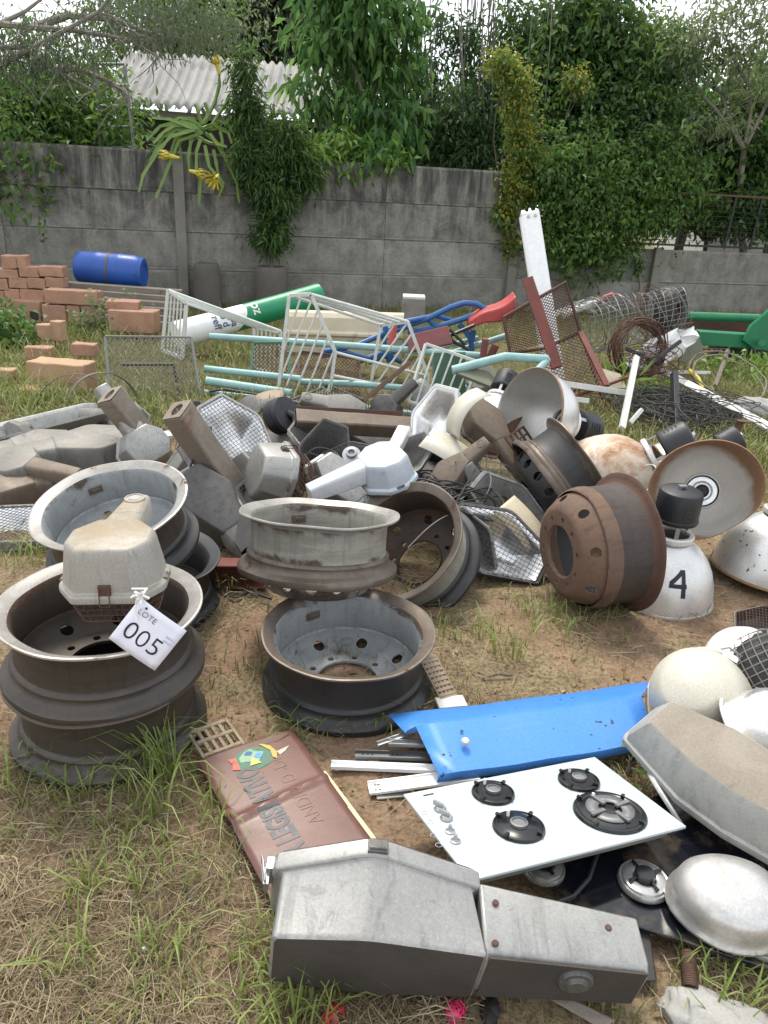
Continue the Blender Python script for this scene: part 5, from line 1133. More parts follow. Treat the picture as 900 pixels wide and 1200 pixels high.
grate('woven looking tan grate leaning on the black flange behind the blue panel', [P(490, 772, .10), P(507, 768, .10), P(540, 815, .03), P(517, 822, .03)], 4, 9, M['tan_grate'], .008)
# odds on the ground at the front
mb = MB(); pts = [P(806, 1118, .03), P(809, 1160, .025)]; d = (pts[1]-pts[0])
prof = []
n = 46
for i in range(n): prof.append(pts[0]+d*(i/(n-1)))
mb.tube(prof, [.016+(.0022 if i % 3 == 0 else 0) for i in range(n)], 16, cap=False); mb.tube(prof, .012, 12, cap=False)
solo('hose', mb, M['rust'], 'short ribbed brown hose end poking out below the black cooktop', 'hose')
mb = MB(); mb.loft([[P(632, 1164, .02), P(652, 1161, .025), P(722, 1196, .02), P(705, 1206, .015)], [P(632, 1164, .03), P(652, 1161, .037), P(722, 1196, .032), P(705, 1206, .027)]]); solo('plank', mb, M['wood'], 'short dark split plank in the grass below the lamp arm', 'plank', bevel=.003)
mb = MB(); mb.loft([[P(690, 1110, .02), P(760, 1085, .02), P(770, 1150, .012), P(720, 1150, .01)], [P(690, 1110, .03), P(760, 1085, .03), P(770, 1150, .022), P(720, 1150, .02)]]); solo('rubber_sheet', mb, M['grimy_black'], 'black rubber scrap under the edge of the black cooktop', 'rubber', bevel=.003)
def rock(label, c_, r, mat, name='rock', sy=.8, sz=.5):
    bm = bmesh.new(); bmesh.ops.create_icosphere(bm, subdivisions=4, radius=1); mb = MB()
    for v in bm.verts:
        n_ = v.co.normalized(); k_ = 1+.22*math.sin(n_.x*3.1+c_.x*9)*math.cos(n_.y*2.7+c_.y*7)+.10*math.sin(n_.x*8+n_.z*6)*math.sin(n_.y*9)+.03*math.sin(n_.x*23)*math.sin(n_.y*21+n_.z*19)
        v.co = Vector((n_.x*r*k_, n_.y*r*sy*k_, n_.z*r*sz*k_))
    vs = [v.co+c_ for v in bm.verts]; mb.add(vs, [[v.index for v in f.verts] for f in bm.faces]); bm.free(); return solo(name, mb, mat, label, 'rock', smooth=60)
rock('pale rough stone at the bottom right corner', P(845, 1207, .0), .11, M['stone'], sz=.45)
def petals(label, px, py, mat, n=26, r=.026):
    q = P(px, py, .012); mb = MB()
    for k in range(n):
        a = random.random()*6.28; e = random.uniform(-.2, 1.2); d = Vector((math.cos(a)*math.cos(e), math.sin(a)*math.cos(e), math.sin(e)*.7)); s_ = d.orthogonal().normalized(); p = q+d*r*random.uniform(.4, .9); s2 = s_*r*.5; t_ = d.cross(s_)*r*.45
        mb.add([p-s2-t_, p+s2-t_*.6, p+s2*1.1+t_, p-s2*.8+t_*1.1], [(0, 1, 2, 3)])
    solo('flower_head', mb, mat, label, 'flower', solid=.001)
petals('crumpled pink flower fallen in front of the lamp head', 533, 1188, M['pink']); petals('red flower scrap at the bottom edge of the picture', 391, 1192, M['red'], 18, .03)
rock('small black stone beside the fallen pink flower', P(574, 1187, .0), .022, M['grimy_black'], sy=1.6)
rock('small white pebble in the grass left of the lamp head', P(168, 1112, .004), .008, M['string'])
mb = MB(); mb.tube([P(565, 795, .012), P(585, 790, .02), P(600, 792, .01)], .004, 5); solo('twig', mb, M['bark'], 'short dry twig on bare soil behind the blue panel', 'twig')
# ================================================================ BAY LAMPS
def bay(label, outer, inner, rimm, px, py, z, axis, s=1.0, at=.15, spin=None, y=None, **kw):
    t = make_bay(label, outer, inner, rimm, **kw); R = axz(axis, spin or (1, .2, .1))
    p = PY(px, py, y) if y else P(px, py, z); put(t, p-R @ Vector((0, 0, at*s)), R, s); return t
b4 = bay('upright silver bay lamp with a painted number 4 and a black drum on top', 'bay_out', 'bay_in', 'bay_in', 770, 695, 0, (.02, -.02, 1), .98, 0)
def on_bell(x, y, a0=-1.78, z0_=.155):
    a = a0+x/.212; z = z0_+y; r = .24
    for (r0, z0), (r1, z1) in zip(BL[3:], BL[4:]):
        if z0 <= z <= z1: r = r0+(r1-r0)*(z-z0)/(z1-z0)
    return Vector(((r+.0012)*math.cos(a), (r+.0012)*math.sin(a), z+.001))
mb = MB()
for (xa, ya, xb, yb, w_) in ((.022, .055, .022, -.055, .019), (.016, .050, -.038, .0, .018), (-.042, -.007, .036, -.007, .017)):
    n = 12; dx, dy = xb-xa, yb-ya; L = math.hypot(dx, dy); nx_, ny_ = -dy/L*w_/2, dx/L*w_/2
    mb.loft([[on_bell(xa+dx*i/n+nx_*s, ya+dy*i/n+ny_*s) for s in (-1, 0, 1)] for i in range(n+1)], False, False, ring_closed=False)
mb.build('painted_number', M['ink'], b4, smooth=0)
def dent(q, a):
    k = max(0, 1-q.z/.28); b = math.cos(a-.95); d = -.10*k*max(0, b)**6+.045*k*math.cos(2*a+.6)+.05*k*max(0, math.cos(a+.7))**3
    return Vector((q.x*(1+d), q.y*(1+d), q.z+.03*k*max(0, b)**6))
bay('dented bay lamp with a rusty rim lying open towards the viewer', 'bay_out', 'bay_in_rust', 'rim_rust', 826, 575, .30, -camdir(-.34, -.02, .94), .95, 0, spin=camdir(1, 0, 0), deform=dent, y=3.22)
bay('speckled bay lamp standing at the right edge below the dented open lamp', 'bay_spot', 'bay_in', 'rim_rust', 897, 672, .02, (.10, .04, 1), 1.04, 0)
bay('orange stained bay lamp lying behind the dark tilted wheel', 'bay_orange', 'bay_in', 'rim_rust', 727, 552, .34, camdir(.80, .42, .30), .98, .13, y=3.7)
bay('white bay lamp lying open to the left at the top of the heap', 'bay_out', 'bay_in', 'rim_rust', 618, 484, .36, camdir(.80, -.12, -.55), .98, .0, y=3.85)
for px, py, z, ax, lab in ((852, 520, .34, camdir(.75, .45, .2), 'bay lamp mostly hidden behind the dented one, black drum showing at upper right'),
                          (762, 540, .12, camdir(-.3, .5, .5), 'bay lamp buried behind the numbered one with only its dark drum showing'),
                          (592, 451, .50, camdir(.35, .75, -.3), 'bay lamp half hidden in the heap behind the white open lamp')):
    bay(lab, 'bay_out', 'bay_in', 'bay_in', px, py, z, ax, .86, .42)
def bracket(label, px, py, z, h):
    q = P(px, py, z); t = MB(); t.bar(q, q+Vector((.02, 0, h)), .05, .006); t.bar(q+Vector((.0, 0, h)), q+Vector((.10, -.02, h)), .05, .006); solo('steel_bracket', t, M['rust'], label, 'bracket', 'rusty brackets among the bay lamps', bevel=.001)
bracket('rusty bent bracket beside the black drum of the orange stained lamp', 778, 520, .28, .10)
bracket('rusty bracket standing behind the dented open lamp', 859, 515, .20, .13)
bracket('small rusty bracket lying in the grass above the dented lamp', 796, 505, .02, .04)

# ================================================================ STREET LUMINAIRE HEAP
lum = make_luminaire
def lp_(t, px, py, z, xd, zd, s=1.0): put(t, P(px, py, z), axes(x=xd, z=zd), s); return t
h_a = lum('grey lamp head with a rusty latch in the middle of the heap', 'alu', 'alu', guard=True, NL=.15, plan=HEXB); lp_(h_a, 333, 562, .28, camdir(-.35, -.85, -.3), camdir(-.62, .55, .55), .98)
h_b = lum('pale bluish lamp head with its neck hole towards the lower left', 'alu', guard=False, NL=.20, knob=False, latch=False, plan=HEXB)
remat(h_b, {'housing': worn('bluish painted casting', (.46, .50, .55), (.40, .43, .46), rust=(.3, .27, .23), rust_cov=.14, scale=5, rough=.4, metal=.1, bump=.06), 'neck': worn('bluish white neck', (.50, .52, .54), (.43, .44, .44), rust=(.28, .22, .17), rust_cov=.2, scale=5, rough=.45, bump=.06)})
lp_(h_b, 450, 562, .38, camdir(-.90, -.36, .25), camdir(-.10, .82, .55), .82)
n_ = [o for o in kids(h_b) if o.name.startswith('neck')][0]; mb = MB(); T = Matrix.Translation((.36, -.078, .10)) @ Matrix.Rotation(PI/2, 4, 'X'); mb.lathe([(.030, .0), (.030, .005), (.024, .006), (.022, .0), (0, .0)], 24, M=T); mb.build('cable_hole', M['rust'], n_)
h_c = lum('brown stained lamp head pointing its neck down to the right', 'alu_brown', 'alu_brown', guard=False, NL=.24, knob=False, latch=False); lp_(h_c, 566, 508, .42, camdir(.50, -.80, .35), camdir(.25, .50, .83), .74)
h_d = lum('dark lamp head behind the front pale wheel and the long brown arm', 'alu_dark', 'alu_dirty', guard=True, NL=.14, latch=False); lp_(h_d, 246, 600, .14, camdir(.62, -.75, .1), camdir(.30, .35, .87), .95)
# left group
h_e = lum('grey lamp head lying flat in the left heap beside the tray', 'alu_dirty', guard=False, NL=.2, latch=False, knob=False); lp_(h_e, 48, 540, .06, (-.8, -.7, 0), (.1, -.2, 1), .9)
h_f = lum('large dirty grey lamp head in the middle of the left heap', 'alu_dirty', guard=False, NL=.2, knob=False, latch=False); lp_(h_f, 108, 545, .09, (-.9, -.55, -.05), (-.1, -.3, 1), 1.12)
h_g = lum('grey lamp head with pale neck lying above the tilted wheel at left', 'alu', guard=False, NL=.22, latch=False, knob=False, plan=HEXB); lp_(h_g, 165, 528, .22, camdir(-.55, .75, .1), camdir(.35, .45, .8), .85)
h_h = lum('lamp head with brown end at the left picture edge', 'alu_brown', guard=False, NL=.2, latch=False, knob=False); lp_(h_h, 8, 588, .05, (.9, .45, .0), (.0, -.3, 1), .85)
h_i = lum('small grey lamp head pointing its neck at the wheels', 'alu_dirty', 'alu_brown', guard=False, NL=.22, latch=False, knob=False, plan=HEXB); lp_(h_i, 30, 562, .12, (.93, -.3, .03), (-.1, -.3, 1), .82)
tr = thing('lamp_tray', 'long pale grey metal tray lying along the back of the left heap', 'tray', 'street luminaires in the scrap heap', world=P(60, 510, .05)); mb = MB()
a, b = P(-15, 522, .12), P(122, 487, .12); d, s_, u, L = frame_of(a, b)
prof = [(-.13, .06), (-.125, .075), (-.10, .06), (-.07, .0), (.07, .0), (.10, .06), (.125, .075), (.13, .06), (.08, -.01), (-.08, -.01)]
mb.loft([[p+s_*x*k+u*z for x, z in prof] for p, k in ((a, 1), (a.lerp(b, .93), 1), (b, .6))], True, True); mb.build('shell', M['alu'], tr, smooth=30)
# arms
def arm_at(label, mat, p0, p1, w0=.12, w1=.10, h=.085, up=None):
    L = (p1-p0).length; t = make_arm(label, mat, L, w0, w1, h); put(t, p0, axes(x=p1-p0, z=up or camdir(.1, .5, .9))); return t
arm_at('rusty brown hollow arm leaning up at the left with a round side hole', 'rust_arm', PY(129, 463, 3.95), PY(206, 560, 4.12), .125, .11, .12, camdir(.70, .30, .60))
arm_at('long hollow arm stained orange leaning over the left of the heap', 'rust_arm', PY(208, 481, 3.40), PY(293, 605, 3.62), .125, .13, .12, camdir(.74, .28, .60))
arm_at('grey hollow arm lying level across the back of the heap', 'alu_brown', P(346, 492, .42), P(492, 502, .36), .10, .085, .10, camdir(.0, .55, .83))
arm_at('short white hollow arm standing beside the bluish lamp head', 'bay_white', P(474, 503, .46), P(452, 545, .34), .075, .07, .05, camdir(-.3, .3, .9))
arm_at('dark hollow arm under the long orange stained one', 'alu_dark', P(222, 520, .36), P(300, 640, .08), .13, .14, .08, camdir(-.3, .2, .9))
# reflectors
def refl(label, px, py, z, xd, zd, s=1.0, **kw): t = make_reflector(label, **kw); put(t, P(px, py, z), axes(x=xd, z=zd), s); return t
refl('bright hexagonal reflector under a wire grid behind the leaning arm', 280, 512, .30, camdir(.62, -.70, .1), camdir(.10, .62, .78), 1.05, frame_m='alu', bowl_m='mirror')
refl('open hexagonal reflector with wire grid on the soil beside the orange wheel', 588, 640, .14, camdir(.80, -.45, .1), camdir(-.05, .45, .90), 1.02, frame_m='alu_dark', bowl_m='mirror')
refl('bright reflector with a wire grid at the left edge beside the tilted wheel', 22, 618, .06, (.9, -.3, .0), (.05, -.2, 1), 1.0, frame_m='alu_dirty', bowl_m='mirror')
refl('grimy reflector frame propped between brown wheel and wire grid reflector', 552, 640, .12, camdir(.45, -.85, .1), camdir(-.55, .35, .75), .7, frame_m='alu', bowl_m='alu_dark', grid=False)
refl('dark dish with wire guard beside the bluish lamp head', 378, 540, .26, camdir(-.3, -.9, .1), camdir(.3, .35, .9), .85, frame_m='alu_dark', bowl_m='alu_dark')
refl('sooty reflector in the middle of the heap with a socket in it', 416, 540, .28, camdir(.95, .1, .1), camdir(.0, .5, .85), .72, frame_m='alu_dark', bowl_m='alu_dark', grid=False)
refl('dull reflector above the grey lamp head with the latch', 375, 518, .32, camdir(.8, -.5, .0), camdir(.1, .6, .75), .7, frame_m='alu', bowl_m='alu_dirty')
refl('shiny torn white reflector facing left beside the cream curved sheet', 508, 498, .44, camdir(-.35, -.93, .0), camdir(-.35, .45, .85), .86, frame_m='bay_white', bowl_m='mirror', grid=False)
refl('greyish reflector dish leaning under the white torn reflector', 482, 532, .36, camdir(.75, .6, .0), camdir(-.25, .35, .9), .62, frame_m='alu', bowl_m='alu_dirty', grid=False)
refl('dark reflector with a silver edge under the brown stained lamp head', 600, 598, .20, camdir(.75, -.6, .1), camdir(.15, .55, .85), .9, frame_m='alu', bowl_m='alu_dirty', grid=False)
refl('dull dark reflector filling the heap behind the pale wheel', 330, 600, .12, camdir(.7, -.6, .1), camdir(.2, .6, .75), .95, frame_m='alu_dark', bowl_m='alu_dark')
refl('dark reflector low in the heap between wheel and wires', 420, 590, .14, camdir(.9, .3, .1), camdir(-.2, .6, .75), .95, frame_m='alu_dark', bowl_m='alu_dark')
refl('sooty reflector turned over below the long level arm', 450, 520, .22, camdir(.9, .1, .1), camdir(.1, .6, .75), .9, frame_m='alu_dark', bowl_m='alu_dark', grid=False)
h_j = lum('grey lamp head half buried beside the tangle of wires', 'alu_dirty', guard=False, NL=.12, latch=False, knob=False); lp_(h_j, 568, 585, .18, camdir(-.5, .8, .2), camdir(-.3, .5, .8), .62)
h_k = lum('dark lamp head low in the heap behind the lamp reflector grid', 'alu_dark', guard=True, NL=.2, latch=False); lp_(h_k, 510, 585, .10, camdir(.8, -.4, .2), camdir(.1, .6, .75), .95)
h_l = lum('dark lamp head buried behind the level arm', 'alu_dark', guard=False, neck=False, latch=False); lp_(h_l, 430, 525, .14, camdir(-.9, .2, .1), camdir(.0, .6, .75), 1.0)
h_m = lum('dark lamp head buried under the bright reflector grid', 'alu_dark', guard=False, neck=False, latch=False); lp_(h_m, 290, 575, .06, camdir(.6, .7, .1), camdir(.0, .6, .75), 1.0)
for i, (px, py, z, xd, zd, s_, hm, lab) in enumerate((
    (215, 560, .14, (.3, .9, .1), (.5, .2, .8), .8, 'alu_dirty', 'grey lamp head wedged under the two leaning arms'),
    (150, 500, .05, (-.9, .1, .0), (-.1, .4, .8), .85, 'alu_dirty', 'grey lamp head at the far edge of the left heap under the arm'),
    (395, 575, .16, (.6, -.7, .1), (.2, .5, .8), .8, 'alu', 'grey lamp head tucked behind the pale streaked wheel'),
    (470, 560, .10, (.5, .8, .1), (-.4, .4, .8), .75, 'alu_dirty', 'grey lamp head under the bluish one near the wires'),
    (345, 520, .20, (.9, .3, .1), (.0, .5, .85), .7, 'alu_dirty', 'grey lamp head at the back between the reflector and the coil'),
    (655, 610, .06, (.2, .9, .1), (.8, .1, .5), .7, 'alu_dark', 'dark lamp head hidden behind the orange rusted wheel'),
    (535, 560, .28, (.7, .6, .1), (-.3, .5, .8), .6, 'alu_brown', 'small brown lamp head among the wires in the heap'),
    (20, 520, .04, (.5, -.8, 0), (.1, -.1, 1), .8, 'alu_dirty', 'grey lamp head at the left edge beside the long tray'))):
    h_ = lum(lab, hm, guard=False, neck=True, NL=.16, knob=i % 2 == 0, latch=False, plan=HEXB if i % 2 else None); lp_(h_, px, py, z, camdir(*xd), camdir(*zd), s_)
refl('dull reflector with a wire grid leaning behind the leaning arms', 232, 505, .18, camdir(.3, -.9, .1), camdir(.4, .4, .8), .75, frame_m='alu_dark', bowl_m='alu_dark')
refl('bright small reflector face between the coil and the level arm', 352, 505, .30, camdir(.9, .3, .1), camdir(.1, .5, .85), .55, frame_m='alu', bowl_m='mirror')
refl('dark reflector dish beneath the cream sheet', 500, 560, .22, camdir(.5, .8, .1), camdir(-.1, .5, .85), .8, frame_m='alu_dark', bowl_m='alu_dark', grid=False)
refl('grey reflector standing on edge behind the orange rusted wheel', 640, 590, .16, camdir(.3, .9, .1), camdir(-.4, .4, .8), .8, frame_m='alu', bowl_m='alu_dirty')
# curved sheets
def curved(name, label, px, py, z, R, rad_, arc, wid, mat, cat='sheet', group=None):
    t = MB(); rows = []; n = 16
    for i in range(n+1):
        a = -arc/2+arc*i/n; rows.append([Vector((rad_*math.sin(a), -wid/2, rad_*math.cos(a)-rad_)), Vector((rad_*math.sin(a), wid/2, rad_*math.cos(a)-rad_))])
    t.loft(rows, False, False, ring_closed=False); q = P(px, py, z); t.v = [tuple(R @ Vector(v)+q) for v in t.v]
    return solo(name, t, mat, label, cat, group, smooth=60, solid=.004)
curved('curved_sheet', 'cream curved strip of sheet arching beside the brown lamp head', 540, 478, .60, axes(x=camdir(.55, .80, .1), z=camdir(-.62, .35, .65)), .17, 1.9, .12, M['bay_yellow'])
curved('curved_sheet', 'cream sheet lying flat under the arched strip in the heap', 530, 528, .40, axes(x=camdir(.8, -.55, .1), z=camdir(-.1, .75, .65)), .5, .62, .17, M['bay_yellow'])
curved('curved_sheet', 'tan flat sheet scrap behind the wire grid reflector', 612, 612, .22, axes(x=camdir(.6, -.7, .1), z=camdir(.1, .65, .75)), .6, .4, .16, M['cream'])
curved('curved_sheet', 'brown sheet scrap behind the bright reflector at the heap edge', 305, 468, .10, axes(x=camdir(.8, .3, .1), z=camdir(.0, .8, .6)), .3, 1.2, .2, M['tan_grate'])
mb = MB(); mb.bar(P(182, 512, .26), P(206, 508, .26), .10, .02); solo('board_piece', mb, M['white_paint'], 'small white board end between the two leaning arms', 'board', bevel=.002)
# black ballast coil
bc = thing('ballast_coil', 'black coil with grooves lying at the back of the heap', 'coil', world=P(330, 487, .38)); c0 = P(330, 487, .38); d = camdir(.75, .2, .6)
mb = MB(); mb.lathe([(0, -.05), (.10, -.05), (.105, -.04), (.09, -.03), (.105, -.02), (.09, -.01), (.105, 0), (.09, .01), (.105, .02), (.10, .05), (.03, .055), (0, .055)], 32, M=Matrix.Translation(c0) @ axes(z=d).to_4x4()); mb.build('coil_body', M['black'], bc)
mb = MB(); mb.cyl(c0+d*.05, c0+camdir(.92, -.38, .1)*.30, .022, 12); mb.build('spindle', M['black_metal'], bc)
# lamp sockets visible on the sooty dish
mb = MB(); q = P(412, 533, .30); d = camdir(0, .45, .9); mb.lathe([(.05, 0), (.05, .006), (.03, .008), (.028, .03), (.018, .032), (.016, .01), (0, .01)], 24, M=Matrix.Translation(q) @ axes(z=d).to_4x4()); solo('lamp_socket', mb, M['steel'], 'round lamp socket with three slots in the sooty reflector', 'socket')
# grilles
grate('rusty louvred grille standing inside the white open lamp', [P(582, 458, .58), P(606, 462, .58), P(606, 540, .36), P(583, 535, .36)], 3, 16, M['rust'], .008, .6)
grate('small rusty slotted grille propped on the dark tilted wheel', [P(598, 517, .46), P(622, 498, .48), P(622, 526, .40), P(602, 535, .40)], 4, 3, M['rust'], .008, .6)
# rusty channel
mb = MB(); a, b = P(242, 672, .06), P(312, 672, .06); d, s_, u, L = frame_of(a, b); mb.loft([[p+s_*x+u*z for x, z in ((-.04, -.055), (-.04, .055), (.04, .055), (.04, .047), (-.032, .047), (-.032, -.047), (.04, -.047), (.04, -.055))] for p in (a, b)]); solo('steel_channel', mb, M['rust_red'], 'red brown steel channel on the grass behind the pale wheel', 'channel', bevel=.002)
# tangle of wire
def tangle(name, label, c_, rx, ry, rz, n, mat, r=.0035, turns=1.3, kind='wire', seed=1):
    rnd = random.Random(seed); mb = MB()
    for k in range(n):
        ax = Vector((rnd.gauss(0, .7), rnd.gauss(0, .7), rnd.gauss(0, .6)+.5)).normalized(); u = ax.orthogonal().normalized(); s_ = ax.cross(u); o = Vector((rnd.uniform(-.5, .5)*rx, rnd.uniform(-.5, .5)*ry, rnd.uniform(-.3, .3)*rz)); R_ = rnd.uniform(.35, .95); a0 = rnd.random()*6; pts = []
        for i in range(26):
            a = a0+turns*2*PI*i/25*rnd.uniform(.97, 1.03); q = (u*math.cos(a)+s_*math.sin(a))*R_*(1+.12*math.sin(a*2.3+k)); pts.append(Vector(c_)+o+Vector((q.x*rx, q.y*ry, q.z*rz)))
        for q in pts: q.z = max(q.z, .01)
        mb.tube(pts, r, 5)
    return solo(name, mb, mat, label, kind)
tangle('wire_tangle', 'tangled dark wires in the heap beside the brown wheel', P(520, 580, .22), .26, .30, .14, 30, M['wire_dark'], .0042, 1.1, seed=3)
tangle('wire_tangle', 'tangle of grey wires behind the wire grid reflector', P(545, 570, .26), .2, .2, .12, 12, M['wire_grey'], .003, .8, seed=5)

# ================================================================ BACK ROW OF SCRAP
def tubes(name, label, cat, paths, r, mat, group=None, part='tube', seg=10, world=None):
    t = thing(name, label, cat, group, world=world or paths[0][0])
    for p in paths:
        mb = MB(); mb.tube(p, r if not isinstance(r, dict) else r[id(p)], seg); mb.build(part, mat, t)
    return t
def cage(label, F0, F1, y0, y1, rails, bars0, bars1, r=.012):
    t = thing('wire_cage', label, 'wire cage', 'white barred cages in the back scrap', world=PY(*F0[0], y0)); A = [PY(x, y, y0) for x, y in F0]; B = [PY(x, y, y1) for x, y in F1]
    for f in (A, B):
        mb = MB(); n = len(f)
        for i in range(n): mb.bar(f[i], f[(i+1) % n], .026, .026)
        mb.build('end_frame', M['white_frame'], t)
    for bars, f, yy in ((bars0, A, y0), (bars1, B, y1)):
        for (x0, y0_, x1, y1_) in bars: mb = MB(); mb.cyl(PY(x0, y0_, yy), PY(x1, y1_, yy), .0085, 7); mb.build('bar', M['white_frame'], t)
    for p, q in rails: mb = MB(); mb.cyl(PY(*p, y0), PY(*q, y1), r, 8); mb.build('rail', M['white_frame'], t)
    return t
F0 = [(339, 346), (365, 345), (393, 413), (384, 478), (325, 468)]; F1 = [(446, 381), (478, 377), (502, 441), (498, 490), (430, 478)]
b0 = [(327, 440, 350, 346), (327, 462, 362, 366), (338, 470, 368, 354+14), (348, 472, 375, 372), (358, 474, 381, 388), (367, 475, 387, 402), (376, 477, 391, 420)]
b0 = [(330, 418, 352, 350), (328, 445, 365, 352), (330, 466, 372, 364), (342, 470, 378, 380), (354, 473, 384, 396), (366, 475, 391, 412), (377, 477, 388, 446)]
b1 = [(441, 412, 462, 380), (437, 436, 476, 380), (433, 462, 482, 392), (440, 480, 487, 405), (455, 482, 492, 417), (468, 485, 497, 430), (482, 487, 499, 452)]
cage('white barred cage standing tallest in the back scrap', F0, F1, 6.15, 6.45, [((365, 345), (478, 377)), ((358, 346), (468, 378)), ((350, 346), (458, 379)), ((339, 346), (446, 381)), ((393, 413), (502, 441)), ((389, 440), (500, 462)), ((384, 462), (499, 478)), ((384, 478), (498, 490))], b0, b1)
A0 = [(197, 340), (219, 356), (214, 420), (190, 410)]; A1 = [(298, 383), (329, 389), (328, 440), (297, 432)]
cage('flat white barred cage at the left in front of the green banner', A0, A1, 6.9, 7.05, [((197, 340), (329, 388)), ((202, 344), (322, 387)), ((208, 348), (314, 386)), ((213, 352), (306, 385)), ((219, 356), (298, 383))], [(201+4*i, 343+3*i, 196+4*i, 412+2*i) for i in range(5)], [(302+5*i, 384+i, 301+5*i, 433+i) for i in range(5)])
gp = thing('wire_cage', 'white grid panel propped in front of the green box', 'wire cage', 'white barred cages in the back scrap', world=PY(499, 403, 5.9))
mb = MB(); q = [PY(499, 403, 5.9), PY(563, 425, 5.9), PY(535, 490, 5.75), PY(478, 470, 5.75)]
for i in range(4): mb.bar(q[i], q[(i+1) % 4], .02, .02)
mb.build('end_frame', M['white_frame'], gp)
for i in range(1, 6): mb = MB(); mb.cyl(q[0].lerp(q[1], i/6), q[3].lerp(q[2], i/6), .008, 7); mb.build('bar', M['white_frame'], gp)
# aqua pipes
def pipe(label, pts, r, mat='aqua', name='pipe', group='aqua pipes in the back scrap', cat='pipe'):
    mb = MB(); mb.tube(pts, r, 14); solo(name, mb, M[mat], label, cat, group)
pipe('longest aqua pipe running behind the white cages', [PY(246, 394, 6.8), PY(410, 405, 6.7), PY(567, 417, 6.7)], .030)
pipe('aqua pipe with a brown rusty end above the thick one at left', [PY(240, 432, 6.3), PY(352, 444, 6.2)], .028)
pipe('thick aqua pipe nearest to the bright reflector', [PY(242, 446, 6.1), PY(342, 461, 6.0)], .033)
pipe('thin aqua pipe lowest at the left of the scrap', [PY(240, 459, 6.0), PY(345, 470, 5.9)], .016)
pipe('aqua pipe with an upturned right end under the green box', [PY(350, 447, 6.3), PY(420, 450, 6.2), PY(500, 457, 6.1), PY(545, 455, 6.1), PY(562, 449, 6.1)], .026)
pipe('short aqua pipe low behind the level arm', [PY(425, 478, 5.9), PY(510, 489, 5.8)], .028)
pipe('bent aqua pipe frame with a bare white stretch over the olive board', [PY(530, 434, 5.7), PY(592, 418, 5.75), PY(641, 421, 5.85)], .034)
pipe('aqua pipe stub bent down at the end of the white stretch', [PY(641, 421, 5.86), PY(627, 438, 5.7), PY(600, 446, 5.6)], .030)
pipe('aqua pipe end behind the red posts', [PY(520, 417, 7.2), PY(595, 393, 7.4)], .03)
pipe('aqua pipe lying behind the black frame', [PY(505, 410, 7.1), PY(560, 396, 7.3)], .022)
pipe('dark cable lying along the lowest aqua pipe', [PY(245, 459, 5.95), PY(262, 456, 5.95), PY(300, 462, 5.9), PY(345, 467, 5.85)], .010, 'black', 'cable', None, 'cable')
# long banner roll
bn = thing('banner_roll', 'long rolled banner, white at the left end and green at the right', 'banner', world=PY(290, 372, 7.9))
p0, p1 = PY(206, 393, 7.55), PY(374, 347, 8.5); d, s_, u, L = frame_of(p0, p1); rr = .135
def bpt(t, a, k=1.0): return p0+d*(L*t)+(s_*math.cos(a)+u*math.sin(a))*rr*k*(1-.08*math.sin(t*3))
def bring(t, k=1.0): return [bpt(t, 2*PI*i/32, k) for i in range(32)]
def split_t(i): return .40+.06*math.sin(2*PI*i/32+.5)
mb = MB(); mb.loft([bring(0), [bpt(split_t(i)*.5, 2*PI*i/32) for i in range(32)], [bpt(split_t(i), 2*PI*i/32) for i in range(32)]], True, False); w1_ = mb.build('white_part', M['banner_white'], bn, smooth=60)
mb = MB(); mb.loft([[bpt(split_t(i), 2*PI*i/32) for i in range(32)], bring(.7), bring(1), bring(1, .85), bring(.9, .85)], False, True); g1_ = mb.build('green_part', M['banner_green'], bn, smooth=60)
def round_text(s, size, t0, a0, mat, par, rot=0.0, name='lettering'):
    me = text_mesh(s, size, .0, .002); cr_, sr_ = math.cos(rot), math.sin(rot)
    for v in me.vertices:
        x, y = v.co.x, v.co.y; a = a0-x/rr; q = bpt(t0+y/L, a, 1.03); v.co = q-_off(bn)
    me.materials.clear(); me.materials.append(mat); o = bpy.data.objects.new(name, me); COL.objects.link(o); o.parent = par
for s, t0 in (('reff', .24), ('o d', .295), ('e pa', .35)): round_text(s, .105, t0, .12*PI, M['ink_blue'], w1_)
round_text('oz', .15, .52, .22*PI, M['banner_white'], g1_)
# cream trough
ctg = thing('fibreglass_trough', 'long cream fibreglass trough behind the tall white cage', 'trough', world=PY(400, 410, 7.4)); mb = MB()
a, b = PY(335, 388, 7.6), PY(472, 393, 7.3); d, s_, u, L = frame_of(a, b); s_ = Vector((0, -1, 0)); prof = [(.0, -.20), (.06, -.19), (.075, -.03), (.10, -.01), (.10, .01), (.07, .03), (.06, .15), (.03, .19), (-.05, .20), (-.05, .18), (.02, .17), (.04, .03), (.04, -.17), (.0, -.18)]
mb.loft([[p+s_*x+Vector((0, 0, z)) for x, z in prof] for p in (a, b)], True, True); mb.build('shell', M['cream'], ctg, smooth=30)
# stone post
mb = MB(); a, b = PY(483, 385, 8.3), PY(485, 350, 8.35); mb.bar(a, b, .26, .26, taper=.9); so_ = mb; mb2 = MB()
sp = thing('stone_post', 'dark stone post with a white top near the wall', 'post', world=a); mb.build('shaft', M['concrete'], sp, bevel=.01); mb2.bar(b, b+Vector((0, 0, .035)), .235, .235); mb2.build('cap', M['white_paint'], sp, bevel=.008)
